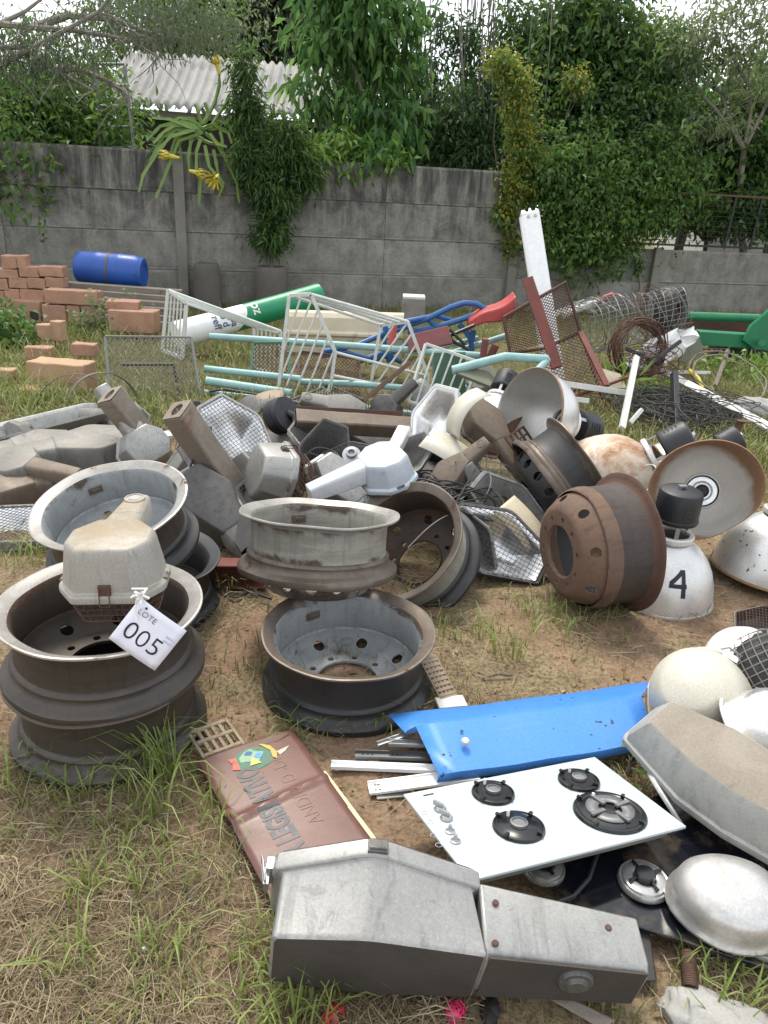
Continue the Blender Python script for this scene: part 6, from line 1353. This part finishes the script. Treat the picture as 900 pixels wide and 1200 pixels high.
# playground frame with red seat
pg_ = thing('seesaw', 'blue tube seesaw frame with a red plastic seat lying on its side', 'seesaw', world=PY(540, 380, 7.2)); Y_ = 7.2
for pts in ([(470, 384), (500, 374), (528, 360), (544, 355), (558, 356), (572, 364)], [(478, 391), (523, 380), (560, 368), (591, 359)], [(504, 375), (511, 385)], [(538, 380), (547, 390), (552, 398), (553, 414)], [(553, 400), (555, 387)]):
    mb = MB(); mb.tube([PY(x, y, Y_) for x, y in pts], .026, 10); mb.build('frame_tube', M['blue_frame'], pg_)
mb = MB(); n = 8; rings = []
for i in range(n+1):
    t = i/n; c_ = PY(548+54*t, 379-24*t-2.5*math.sin(t*PI*2), Y_-.05); h = .055+.05*t**2; rings.append([c_+Vector((0, -.12, -h)), c_+Vector((0, -.12, h*.7)), c_+Vector((0, .12, h*.9)), c_+Vector((0, .12, -h*.8))])
mb.loft(rings); mb.build('seat', M['red_seat'], pg_, bevel=.015)
ch = thing('playground_frame', 'tangle of blue tubes behind the tall white cage with a maroon seat board', 'play frame', world=PY(450, 410, 7)); 
for pts in ([(380, 412), (420, 404), (448, 392), (478, 383)], [(375, 418), (400, 412), (432, 420), (460, 416)], [(452, 380), (450, 400), (456, 424)], [(432, 425), (470, 408), (506, 388)], [(440, 396), (470, 378), (510, 370), (530, 376)], [(420, 424), (447, 414), (470, 424)], [(560, 470), (575, 456)], [(560, 440), (545, 450)]):
    mb = MB(); mb.tube([PY(x, y, 6.85+.003*(x-380)) for x, y in pts], .024, 9); mb.build('frame_tube', M['blue_frame'], ch)
mb = MB(); q = [PY(476, 393, 6.7), PY(525, 381, 6.85), PY(531, 402, 6.8), PY(480, 412, 6.6)]; mb.loft([q, [p+Vector((0, .03, -.02)) for p in q]]); mb.build('seat', M['maroon_seat'], ch, bevel=.006)
mb = MB(); mb.tube([PY(556, 381, 7), PY(528, 393, 6.9), PY(530, 400, 6.9), PY(550, 410, 6.85)], .016, 8); mb.tube([PY(527, 386, 6.9), PY(545, 404, 6.85)], .014, 8); solo('bent_tube', mb, M['black_metal'], 'bent black steel frame beside the maroon seat board', 'frame')
mb = MB(); mb.cyl(PY(463, 376, 6.8), PY(458, 404, 6.75), .03, 10); solo('post_stub', mb, M['red_seat'], 'short red post behind the tall white cage', 'post')
mb = MB(); mb.cyl(PY(569, 397, 6.6), PY(566, 418, 6.6), .03, 10); solo('post_stub', mb, M['maroon_seat'], 'short red brown post left of the pair by the mesh chair', 'post')
mb = MB(); mb.cyl(PY(581, 404, 6.6), PY(574, 420, 6.6), .035, 10); solo('post_stub', mb, M['rust_red'], 'thick rusty post stub right beside the mesh chair', 'post')
# green cabinet, olive board
mb = MB(); a, b = PY(526, 478, 5.95), PY(526, 413, 6.05); mb.bar(a, b, .25, .2, up=(0, -1, 0)); solo('steel_cabinet', mb, M['green_box'], 'dull green steel box behind the white grid panel', 'box', bevel=.008)
mb = MB(); q = [PY(536, 437, 5.65), PY(572, 424, 5.85), PY(592, 448, 5.75), PY(574, 452, 5.55)]; mb.loft([q, [p+Vector((0, .01, -.025)) for p in q]]); solo('table_leaf', mb, M['olive'], 'olive grey board hanging under the bent aqua pipe', 'board', bevel=.004)
# rust mesh chair
mc = thing('mesh_chair', 'rusty wire mesh chair tipped over in the back scrap', 'chair', world=PY(640, 420, 7.0))
B = [PY(590, 372, 6.95), PY(663, 331, 7.1), PY(680, 389, 7.0), PY(598, 414, 6.85)]
def net(mb, q, nx_, ny_, r, wob=.0):
    def pt(u, v): return (q[0].lerp(q[1], u)).lerp(q[3].lerp(q[2], u), v)
    for i in range(-ny_, nx_+1):
        for s in (0, 1):
            pts = []
            for j in range(ny_+1):
                x = (i+j) if s == 0 else (i+ny_-j)
                if 0 <= x <= nx_: pts.append(pt(x/nx_, j/ny_)+Vector((0, 0, 0)))
            if len(pts) > 1: mb.tube(pts, r, 4, cap=False)
mb = MB(); net(mb, B, 18, 15, .0045); mb.build('back', M['wire_rust'], mc)
mb = MB(); mb.tube([B[0], B[1], B[2]], .018, 8); mb.tube([B[2], B[2].lerp(B[3], .5)+Vector((0, 0, -.05)), B[3], B[0]], .018, 8); mb.build('frame', M['rust'], mc)
S_ = [PY(628, 410, 6.8), PY(680, 389, 7.0), PY(708, 452, 6.3), PY(652, 466, 6.2)]; mb = MB(); net(mb, S_, 10, 14, .0045); mb.build('seat', M['wire_rust'], mc)
for p in ([(680, 389, 6.98), (711, 452, 6.3)], [(681, 392, 6.96), (718, 500, 6.2)], [(660, 470, 6.2), (736, 442, 6.5)], [(711, 452, 6.3), (640, 462, 6.3)]):
    mb = MB(); mb.bar(PY(*p[0]), PY(*p[1]), .055 if p[0][0] == 680 else .022, .02); mb.build('leg', M['rust_red'], mc)
mb = MB(); mb.bar(PY(618, 326, 6.9), PY(653, 431, 6.4), .095, .03, up=(0, -1, 0)); solo('steel_bar', mb, M['rust_red'], 'broad rusty steel bar standing through the mesh chair', 'bar', bevel=.004)
# tall white lamp housing
wt = thing('lamp_housing', 'tall white sheet steel fluorescent lamp housing leaning near the wall', 'lamp housing', world=PY(650, 448, 7.2)); a, b = PY(651, 448, 7.15), PY(621, 252, 7.75)
d, s_, u, L = frame_of(a, b, (0, -1, .2)); prof = [(-.10, -.03), (-.095, .0), (-.07, .018), (.085, .018), (.10, -.03), (.09, -.03), (.08, .008), (-.07, .008), (-.09, -.03)]
mb = MB(); mb.loft([[p+s_*x+u*z for x, z in prof] for p in (a, b)], True, True); mb.build('channel', M['plate'], wt, smooth=0)
mb = MB(); mb.add([b+s_*x+u*.012+d*z for x, z in ((-.095, 0), (-.075, .05), (-.045, .05), (-.035, .03), (-.012, .03), (-.004, .06), (.012, .06), (.02, .03), (.05, .03), (.06, .05), (.08, .04), (.095, 0))], [tuple(range(12))]); mb.build('end_plate', M['plate'], wt, solid=.006)
for x in (-.02, .045): mb = MB(); mb.cyl(b+s_*x+u*.015-d*.02, b+s_*x+u*.03-d*.02, .014, 12); mb.build('lamp_holder', M['steel'], wt)
# sticks and poles
def stick(label, p, q, w_, mat, h=None, name='stick', group=None, cat='stick'):
    mb = MB(); mb.bar(p, q, w_, h or w_, up=(0, -1, .3)); return solo(name, mb, M[mat] if isinstance(mat, str) else mat, label, cat, group, bevel=min(.003, w_*.1))
wp = thing('striped_pole', 'white pole with a red painted tip beyond the mesh chair', 'pole', world=PY(676, 363, 8)); a, b = PY(660, 369, 7.9), PY(718, 346, 8.2)
mb = MB(); mb.cyl(a, a.lerp(b, .68), .033, 10); mb.build('shaft', M['white_paint'], wp); mb = MB(); mb.cyl(a.lerp(b, .68), b, .033, 10); mb.build('tip', M['red_seat'], wp)
stick('white flat strip behind the striped pole', PY(640, 372, 8.1), PY(690, 352, 8.3), .06, 'white_paint', .01)
stick('white bar running from the heap towards the weeds', PY(636, 446, 6.0), PY(737, 461, 6.0), .045, 'white_paint', .02)
stick('short white pipe lying under the long white bar', PY(655, 466, 5.9), PY(690, 470, 5.9), .04, 'white_paint')
stick('white stake with a rusty tip standing among weeds', PY(746, 418, 6.3), PY(729, 502, 5.4), .045, 'white_paint', .03)
stick('long pale plank lying at the right behind the bay lamps', PY(775, 434, 7.3), PY(905, 503, 5.6), .07, 'white_paint', .03)
stick('short white rod across the crumpled sheet', PY(795, 436, 7.1), PY(832, 437, 7.1), .03, 'white_paint')
stick('thin pale stake leaning under the green beam', PY(853, 410, 7.4), PY(838, 452, 6.9), .03, 'wood')
stick('thin rusty rod running level to the leaning stake', PY(795, 409, 7.5), PY(851, 409, 7.45), .012, 'wire_rust')
stick('dark stick crossing the rusty wire coil', PY(733, 408, 7.0), PY(772, 426, 6.9), .03, 'black_metal')
stick('dark stick leaning against the crumpled sheet', PY(797, 400, 7.1), PY(760, 428, 6.8), .035, 'black_metal')
stick('black post standing in the dark wire netting', PY(790, 438, 6.4), PY(793, 500, 5.6), .05, 'black_metal')
stick('white scrap bracket on the weeds below the stake', PY(738, 496, 5.5), PY(752, 480, 5.6), .03, 'white_paint')
mb = MB(); mb.tube([PY(808, 434, 7), PY(818, 443, 6.9), PY(823, 455, 6.8)], .018, 8); solo('hose', mb, M['yellow'], 'short yellow hose piece beside the long pale plank', 'hose')
mb = MB(); q = [PY(706, 432, 6.6), PY(727, 438, 6.6), PY(736, 458, 6.5), PY(712, 456, 6.5)]; mb.loft([q, [p+Vector((0, .02, -.02)) for p in q]]); solo('board_piece', mb, M['cream'], 'tan board corner under the mesh chair legs', 'board', bevel=.003)
# mesh roll, coil, crumpled sheet, netting
wr = thing('wire_mesh_roll', 'loose grey roll of wire mesh in the back scrap', 'wire mesh', world=PY(730, 400, 7.9)); a, b = PY(676, 385, 7.7), PY(788, 368, 8.1); d, s_, u, L = frame_of(a, b); mb = MB(); rr = .27
for i in range(30):
    t = i/29; k = 1+.10*math.sin(t*7)+.12*t; mb.tube([a+d*L*t+(s_*math.cos(q)*1.0+u*math.sin(q)*(.85+.12*math.sin(q*3+t*5)))*rr*k+d*.05*math.sin(q*2+i) for q in [2*PI*j/26 for j in range(26)]], .0035, 4, closed=True)
for j in range(30):
    q = 2*PI*j/30; mb.tube([a+d*L*t+(s_*math.cos(q+.3*t)+u*math.sin(q+.3*t)*.88)*rr*(1+.10*math.sin(t*7)+.12*t) for t in [k/9 for k in range(10)]], .0035, 4)
mb.build('mesh', M['wire_grey'], wr)
mb = MB(); c_ = PY(786, 368, 8.2); mb.lathe([(.12, -.08), (.24, -.10), (.27, -.06), (.27, .06), (.24, .10), (.12, .08), (.12, -.08)], 40, M=Matrix.Translation(c_) @ axes(z=Vector((.8, -.6, .1))).to_4x4()); solo('tyre', mb, M['grimy_black'], 'old black tyre half hidden by the wire mesh roll', 'tyre')
def coil(label, px, py, y, R_, n, mat, nrm, seed, r=.006):
    rnd = random.Random(seed); mb = MB(); c_ = PY(px, py, y); N_ = Vector(nrm).normalized(); u_ = N_.orthogonal().normalized(); v_ = N_.cross(u_); pts = []
    for i in range(n*22):
        a = 2*PI*i/22; k = R_*(1+.13*math.sin(i*.37+seed)+rnd.uniform(-.03, .03)); pts.append(c_+(u_*math.cos(a)+v_*math.sin(a))*k+N_*(.07*math.sin(i*.11)+rnd.uniform(-.015, .015)))
    mb.tube(pts, r, 5); return solo('wire_coil', mb, M[mat], label, 'wire')
coil('rusty coil of wire standing before the mesh roll', 748, 408, 7.2, .25, 20, 'wire_rust', (.35, -1, .25), 2)
coil('springy rusty wire loops above the coil by the wall', 770, 372, 7.8, .30, 6, 'wire_rust', (.5, -.6, .7), 7, .004)
coil('thin straw coloured wire loop lying at the right grass', 855, 445, 7.0, .34, 2, 'wood', (.1, -.5, .9), 4, .008)
cs_ = MB(); rows = []
for i in range(13):
    t = i/12; c_ = PY(733+82*t, 430-36*t, 7.25+.1*t); h = .22*(math.sin(t*PI)**.6)*.5+.05; rows.append([c_+Vector((.03*math.sin(i*2.1+j), -.03*math.cos(i*1.7+j*2.3), h*(j/4-.5)*2+.02*math.sin(i*1.9+j*1.3))) for j in range(5)])
cs_.loft(rows, False, False, ring_closed=False); solo('crumpled_sheet', cs_, M['plate'], 'crumpled white metal sheet leaning behind the rusty coil', 'sheet', smooth=0, solid=.004)
mb = MB(); q = [PY(795, 402, 7.45), PY(818, 389, 7.5), PY(826, 416, 7.4), PY(795, 428, 7.35)]; mb.loft([q, [p+Vector((0, .02, 0)) for p in q]]); solo('board_piece', mb, M['olive'], 'grey brown board behind the crumpled white sheet', 'board', bevel=.004)
tangle('wire_netting', 'heap of dark crumpled wire netting before the long plank', P(800, 478, .10), .55, .55, .13, 95, M['wire_dark'], .0035, .9, seed=8)
tangle('wire_netting', 'small tangle of rusty wire around the crossing sticks', PY(765, 425, 7.0), .3, .2, .2, 22, M['wire_rust'], .004, .8, seed=12)
# green implement
gi = thing('farm_implement', 'green steel implement with a pipe and a beam at the right edge', 'implement', world=PY(860, 405, 8.6))
mb = MB(); mb.cyl(PY(800, 370, 8.9), PY(905, 374, 8.9), .05, 14); mb.build('pipe', M['green_paint'], gi)
mb = MB(); mb.bar(PY(816, 395, 8.6), PY(905, 401, 8.6), .16, .15); mb.build('beam', M['green_paint'], gi, bevel=.008)
mb = MB(); q = [PY(872, 400, 8.45), PY(880, 382, 8.45), PY(915, 352, 8.45), PY(915, 412, 8.45), PY(885, 410, 8.45)]; mb.loft([q, [p+Vector((0, .06, 0)) for p in q]]); mb.build('gusset', M['green_paint'], gi, bevel=.006)
mb = MB(); mb.cyl(PY(893, 402, 8.4), PY(893, 402, 8.3), .035, 12); mb.build('bolt', M['green_paint'], gi)
mb = MB(); mb.box(PY(885, 417, 8.9), (1.0, .25, .25)); mb.build('under_frame', M['grimy_black'], gi)
mb = MB(); mb.bar(PY(800, 381, 9.2), PY(900, 383, 9.2), .03, .16); solo('rusty_beam', mb, M['rust'], 'brown rusty beam on the ground behind the green pipe', 'beam')
rock('white cloth sack on the grass at the right edge', P(893, 482, .05), .30, M['stone'], name='sack', sy=.5, sz=.35)['category'] = 'sack'
M['pipe'] = worn('brown grey pipe concrete', (.12, .108, .092), (.09, .08, .068), rust=(.17, .15, .125), rust_cov=.2, scale=4, rough=.95, bump=.3)
# ---- left rear: screen, hoops, bricks, planks, barrel, pipes
sc_ = thing('mesh_screen', 'framed expanded metal screen standing before the bricks', 'mesh screen', world=P(180, 470, 0)); q = [PY(123, 394, 6.1), PY(224, 395, 6.25), PY(236, 472, 6.0), PY(130, 474, 5.85)]
mb = MB(); net(mb, q, 22, 15, .0028); mb.build('mesh', plain('dull galvanised mesh', (.20, .185, .15), .6, .2), sc_)
mb = MB(); 
for i in range(4): mb.bar(q[i], q[(i+1) % 4], .02, .012)
mb.build('frame', M['wire_grey'], sc_)
mb = MB(); mb.tube([PY(142, 427, 6.3), PY(203, 427, 6.3), PY(212, 472, 6.1)], .014, 8); solo('bent_rod', mb, M['black_metal'], 'bent black rod behind the mesh screen', 'rod')
def hoop(label, cx_, cy_, y, R_, w_, nrm, a0, a1, mat):
    mb = MB(); c_ = PY(cx_, cy_, y); N_ = Vector(nrm).normalized(); u_ = Vector((0, 0, 1)); u_ = (u_-N_*u_.dot(N_)).normalized(); v_ = N_.cross(u_); rows = []
    for i in range(41):
        a = a0+(a1-a0)*i/40; p = c_+(v_*math.sin(a)+u_*math.cos(a))*R_; rows.append([p-N_*w_/2, p+N_*w_/2])
    mb.loft(rows, False, False, ring_closed=False); solo('steel_hoop', mb, mat, label, 'hoop', 'steel hoops by the bricks', solid=.006)
hm_ = worn('dull green grey steel band', (.15, .16, .12), (.10, .10, .08), rust=(.12, .08, .05), rust_cov=.3, scale=8, rough=.6, metal=.2)
hoop('wide steel hoop standing in the grass in front of the pale brick block', 92, 485, 5.5, .29, .05, (.3, -1, .2), -1.9, 1.7, hm_)
hoop('smaller steel hoop just behind the rusty leaning arm', 122, 478, 5.55, .26, .06, (.75, -1, .2), -2.0, 2.2, hm_)
BR = 'clay bricks of the stack at the left'
def brick(label, x0, y0, x1, y1, Yd, dep=.15, mat='brick', name='brick', group=BR, tw_=0.0, hole=False):
    a, b = PY(x0, y0, Yd), PY(x1, y0, Yd); c_ = PY((x0+x1)/2, y1, Yd); w_ = (b-a).length; h = abs((a.z+b.z)/2-c_.z)*.97
    o_ = Vector(((a.x+b.x)/2, Yd+dep/2, max(c_.z, .0))); t = thing(name, label, 'brick', group) if hole else None
    mb = MB(); mb.box((0, 0, h/2), (w_*.985, dep, h)); 
    if hole:
        mb.build('block', M[mat], t, bevel=.008); mb = MB(); mb.box((w_*.3, -dep/2-.001, h*.35), (w_*.25, .004, h*.4)); mb.build('core_hole', M['grimy_black'], t)
    else: t = mb.build(name, M[mat], None, bevel=.009); props(t, label, 'brick', group)
    for o in ([t] if t.type == 'MESH' else kids(t)[:1]):
        bm = bmesh.new(); bm.from_mesh(o.data); bmesh.ops.subdivide_edges(bm, edges=bm.edges[:], cuts=5, use_grid_fill=True); sd_ = random.random()*50
        for v in bm.verts: v.co += Vector((math.sin(v.co.y*31+v.co.z*43+sd_), math.sin(v.co.x*37+v.co.z*29+sd_*2), math.sin(v.co.x*27+v.co.y*35+sd_*3)))*.0028+Vector((random.gauss(0, .0012), random.gauss(0, .0012), random.gauss(0, .0012)))
        bm.to_mesh(o.data); bm.free()
    t.location = o_; t.rotation_euler = (0, 0, tw_); return t
bks = [(0, 299, 18, 315, 'top left'), (18, 299, 28, 314.5, 0), (-12, 315, 20, 326, 0), (21, 312, 44, 325, 0), (44, 312, 72, 324.5, 0), (-15, 326, 8, 340, 0), (9, 325, 31, 338, 0), (31, 325.5, 52, 338.5, 0), (52, 325, 73, 337.5, 0), (-18, 340, 4, 354, 0), (4, 338, 22, 352, 0), (22, 339, 51, 352.5, 0)]
names = ['brick at the left edge in the topmost row of the stack', 'narrow brick end closing the topmost row of the stack', 'brick at the left edge just below the topmost row', 'brick beginning the second row from the top of the stack', 'brick at the right end of the second row of the stack',
         'brick at the left edge of the third row', 'brick after the first in the third row of the stack', 'brick in the middle of the third row of the stack', 'brick at the right end of the third row of the stack', 'brick at the left edge of the fourth row', 'square brick in the fourth row of the stack', 'long brick at the right end of the fourth row']
for (x0, y0, x1, y1, _), nm in zip(bks, names): brick(nm, x0, y0, x1, y1, 9.0, .16, tw_=random.uniform(-.03, .03))
brick('large hollow brick with a square hole at the foot of the stack', 6, 352, 46, 378, 8.85, .2, hole=True)
brick('hollow brick at the left edge at the foot of the stack', -30, 354, 5, 378, 8.9, .2)
brick('long brick block bridging two bricks right of the stack', 50, 340, 114, 357, 8.6, .18); brick('dark red brick under the left end of the long block', 48, 357, 76, 378, 8.6, .18); brick('brick under the middle of the long block', 77, 357, 93, 378, 8.62, .18); brick('brick under the right end of the long block', 94, 358, 112, 379, 8.62, .18)
brick('flat brick lying on the big block left of the banner', 122, 353, 160, 364, 8.3, .2, tw_=.1); brick('big pale brick block in front of the planks', 125, 364, 180, 390, 8.2, .25)
brick('broken brick half leaning in the weeds', 40, 380, 58, 399, 7.6, .1, 'brick_pale', tw_=.4); brick('broken upright brick beside the leaning half', 58, 376, 72, 400, 7.6, .1, 'brick_pale', tw_=-.3)
brick('reddish brick lying in the grass by the leafy bush', 27, 407, 58, 422, 6.9, .12, tw_=.1); brick('brick sunk in grass behind the mesh screen', 82, 403, 110, 418, 7.0, .12, tw_=-.1); brick('pale brick in the grass at the left picture edge', -20, 440, 14, 458, 6.1, .12, 'brick_pale')
brick('large pale brick block in the grass behind the hoop', 30, 430, 101, 463, 6.0, .22, 'brick_pale', tw_=-.12); brick('flat roof tile lying before the large pale block', 19, 459, 55, 467, 5.8, .2, 'brick')
for i in range(6):
    mb = MB(); a, b = PY(74-4*i, 333+7.2*i, 9.35-.12*i), PY(208+random.uniform(-6, 10), 343+7.6*i, 9.55-.12*i); mb.bar(a, b, .16, .062, up=(0, 0, 1))
    solo('plank', mb, M['wood'], ['topmost weathered plank under the blue barrel', 'second weathered plank in the pile under the barrel', 'third weathered plank from the top behind the bricks', 'fourth weathered plank in the pile behind the bricks', 'fifth weathered plank near the bottom behind the bricks', 'lowest weathered plank on the ground behind the bricks'][i], 'plank', 'planks piled along the wall', bevel=.004)
dr = thing('barrel', 'blue plastic barrel lying on the plank pile', 'barrel', world=PY(130, 316, 9.7)); a, b = PY(91, 313, 9.75), PY(169, 320, 9.75); d, s_, u, L = frame_of(a, b); prof = [(0, .012), (.12, .012), (.125, 0), (.16, 0), (.185, .03), (.197, .08), (.2, L*.3), (.205, L*.33), (.2, L*.36), (.2, L*.62), (.205, L*.65), (.2, L*.68), (.195, L-.1), (.175, L-.05), (.185, L-.03), (.17, L), (.12, L), (.12, L-.01), (0, L-.01)]
Md = Matrix.Translation(a) @ axes(z=d).to_4x4(); mb = MB(); mb.lathe(prof, 40, M=Md); mb.build('drum', M['blue_drum'], dr, smooth=40)
mb = MB(); mb.lathe([(.203, L*.48), (.204, L*.48), (.204, L*.52), (.203, L*.52)], 40, M=Md); mb.build('band', M['letter_dark'], dr)
for lab, px, r_, ht, t_ in (('short concrete pipe standing against the wall by the post', 244, .185, .60, 0), ('thicker concrete pipe with a shrub growing from it', 318, .235, .58, 0)):
    q = WP(px, 356, .32); q.z = 0; t = thing('concrete_pipe', lab, 'pipe', 'concrete pipes against the wall', world=q); mb = MB(); mb.lathe([(r_*1.02, 0), (r_, .05), (r_*.99, ht-.14), (r_*.96, ht-.07), (r_*.88, ht-.02), (r_*.78, ht), (r_*.72, ht-.06)], 40, M=Matrix.Translation(q)); mb.build('pipe_wall', M['pipe'], t)
    mb = MB(); mb.lathe([(r_*.76, ht-.03), (0, ht-.01)], 24, M=Matrix.Translation(q)); mb.build('soil', M['bark'], t)
# more scrap between the cages and the lamp heap
def framed_net(label, q, n1, n2, m_net, m_frame, name='wire_screen', r=.0035):
    t = thing(name, label, 'mesh panel', 'loose mesh panels in the scrap', world=q[3]); mb = MB(); net(mb, q, n1, n2, r); mb.build('mesh', m_net, t); mb = MB()
    for i in range(4): mb.bar(q[i], q[(i+1) % 4], .022, .022)
    mb.build('frame', m_frame, t)
framed_net('rusty mesh panel with a dark green frame behind the flat white cage', [PY(297, 402, 6.6), PY(340, 402, 6.6), PY(338, 462, 6.3), PY(292, 462, 6.3)], 10, 12, M['wire_rust'], M['green_box'])
framed_net('dark brown mesh panel leaning inside the tall white cage', [PY(352, 412, 6.6), PY(420, 420, 6.7), PY(424, 466, 6.3), PY(346, 468, 6.2)], 16, 11, M['wire_rust'], M['rust'])
framed_net('grey mesh panel lying under the tall white cage', [PY(385, 452, 6.3), PY(428, 470, 6.2), PY(395, 486, 5.5), PY(340, 470, 5.7)], 14, 12, M['wire_grey'], M['alu_dark'])
for lab, a_, b_, w_, m_ in (('dark steel bar lying behind the level arm', (318, 478, .12), (470, 486, .10), .05, 'rust'), ('rusty steel bar slanting across the aqua pipes', (425, 470, .15), (480, 425, .35), .035, 'rust'),
                      ('brown steel bar lying in front of the lowest aqua pipe', (255, 478, .02), (350, 484, .05), .05, 'rust'), ('grey bar end lying under the white grid panel', (480, 478, .1), (560, 470, .12), .04, 'alu_dirty')):
    stick(lab, P(*a_), P(*b_), w_, m_, w_*.6, 'steel_bar', 'loose steel bars behind the lamp heap', 'bar')
for i, (px, py, z, xd, zd, s_, hm, lab) in enumerate((
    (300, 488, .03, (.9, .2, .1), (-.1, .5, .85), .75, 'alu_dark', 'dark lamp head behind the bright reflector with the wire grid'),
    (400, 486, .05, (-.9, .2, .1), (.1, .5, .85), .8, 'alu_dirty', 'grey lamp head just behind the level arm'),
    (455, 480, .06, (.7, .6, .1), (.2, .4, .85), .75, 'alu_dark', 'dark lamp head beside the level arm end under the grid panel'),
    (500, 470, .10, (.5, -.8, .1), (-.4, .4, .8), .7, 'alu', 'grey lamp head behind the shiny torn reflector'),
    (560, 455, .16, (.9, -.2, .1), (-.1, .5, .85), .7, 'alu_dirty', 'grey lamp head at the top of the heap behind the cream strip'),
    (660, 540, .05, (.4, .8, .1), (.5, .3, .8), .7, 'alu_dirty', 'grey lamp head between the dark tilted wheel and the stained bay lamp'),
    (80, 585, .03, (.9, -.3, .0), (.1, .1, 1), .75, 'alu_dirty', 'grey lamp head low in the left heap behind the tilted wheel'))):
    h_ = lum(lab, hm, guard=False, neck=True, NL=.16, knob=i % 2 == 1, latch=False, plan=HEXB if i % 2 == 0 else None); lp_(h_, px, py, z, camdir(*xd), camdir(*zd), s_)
# loose cables over the heap
for lab, pts, r_, m_ in (('black cable looping over the sooty reflectors', [(352, 540, .30), (370, 525, .36), (392, 530, .34), (405, 548, .3), (398, 562, .28)], .005, 'black'),
                    ('thin grey wire lying over the hollow side of the brown wheel', [(478, 642, .26), (500, 620, .32), (520, 606, .34), (540, 600, .3)], .0025, 'wire_grey'),
                    ('black cable hanging out of the long leaning arm', [(222, 505, .5), (228, 530, .42), (222, 556, .32), (236, 578, .24)], .006, 'black'),
                    ('grey cable trailing from the brown stained lamp head', [(598, 572, .30), (604, 588, .24), (594, 604, .2), (606, 618, .16)], .005, 'wire_grey'),
                    ('thin wire curling beside the black drum of the numbered lamp', [(738, 572, .3), (752, 548, .42), (766, 545, .45), (768, 556, .43), (752, 585, .34), (745, 590, .3)], .002, 'string'),
                    ('dark cable on the ground between red brown channel and pale wheel', [(255, 690, .02), (275, 700, .02), (292, 694, .02), (318, 702, .02)], .005, 'black')):
    cp = [P(*q) for q in pts]; mb = MB(); fine_ = []
    for i in range(len(cp)-1):
        a_, b_, c_, d_ = cp[max(0, i-1)], cp[i], cp[i+1], cp[min(len(cp)-1, i+2)]
        for t_ in (0, .2, .4, .6, .8): fine_.append(.5*((2*b_)+(c_-a_)*t_+(2*a_-5*b_+4*c_-d_)*t_*t_+(3*b_-a_-3*c_+d_)*t_**3))
    mb.tube(fine_+[cp[-1]], r_, 6); solo('cable', mb, M[m_], lab, 'cable')
# fallen leaves and chaff
x, y = scatter(900, .8, 6, 1.7, .3); n = len(x); pz = at_ground(x, y)+np.array([0, 0, .006]); a_ = RNG.random(n)*6.28; D_ = np.stack([np.cos(a_), np.sin(a_), RNG.normal(0, .15, n)], 1); D_ = unit(D_); N_ = unit(np.stack([RNG.normal(0, .3, n), RNG.normal(0, .3, n), np.ones(n)], 1)); N_ = unit(N_-D_*(N_*D_).sum(1, keepdims=True))
v_, f_ = leaves(pz, D_, N_, RNG.uniform(.012, .045, n), RNG.uniform(.006, .018, n)); o = fast_mesh('fallen_leaves', v_, f_, leafmat('fallen leaves', [(.16, .10, .055), (.24, .17, .09), (.10, .06, .035), (.30, .24, .14)], .85, .05)); o['kind'] = 'stuff'
# small debris between things
for i, (px, py) in enumerate(((620, 700), (650, 735), (560, 705), (240, 700), (300, 705))):
    pass
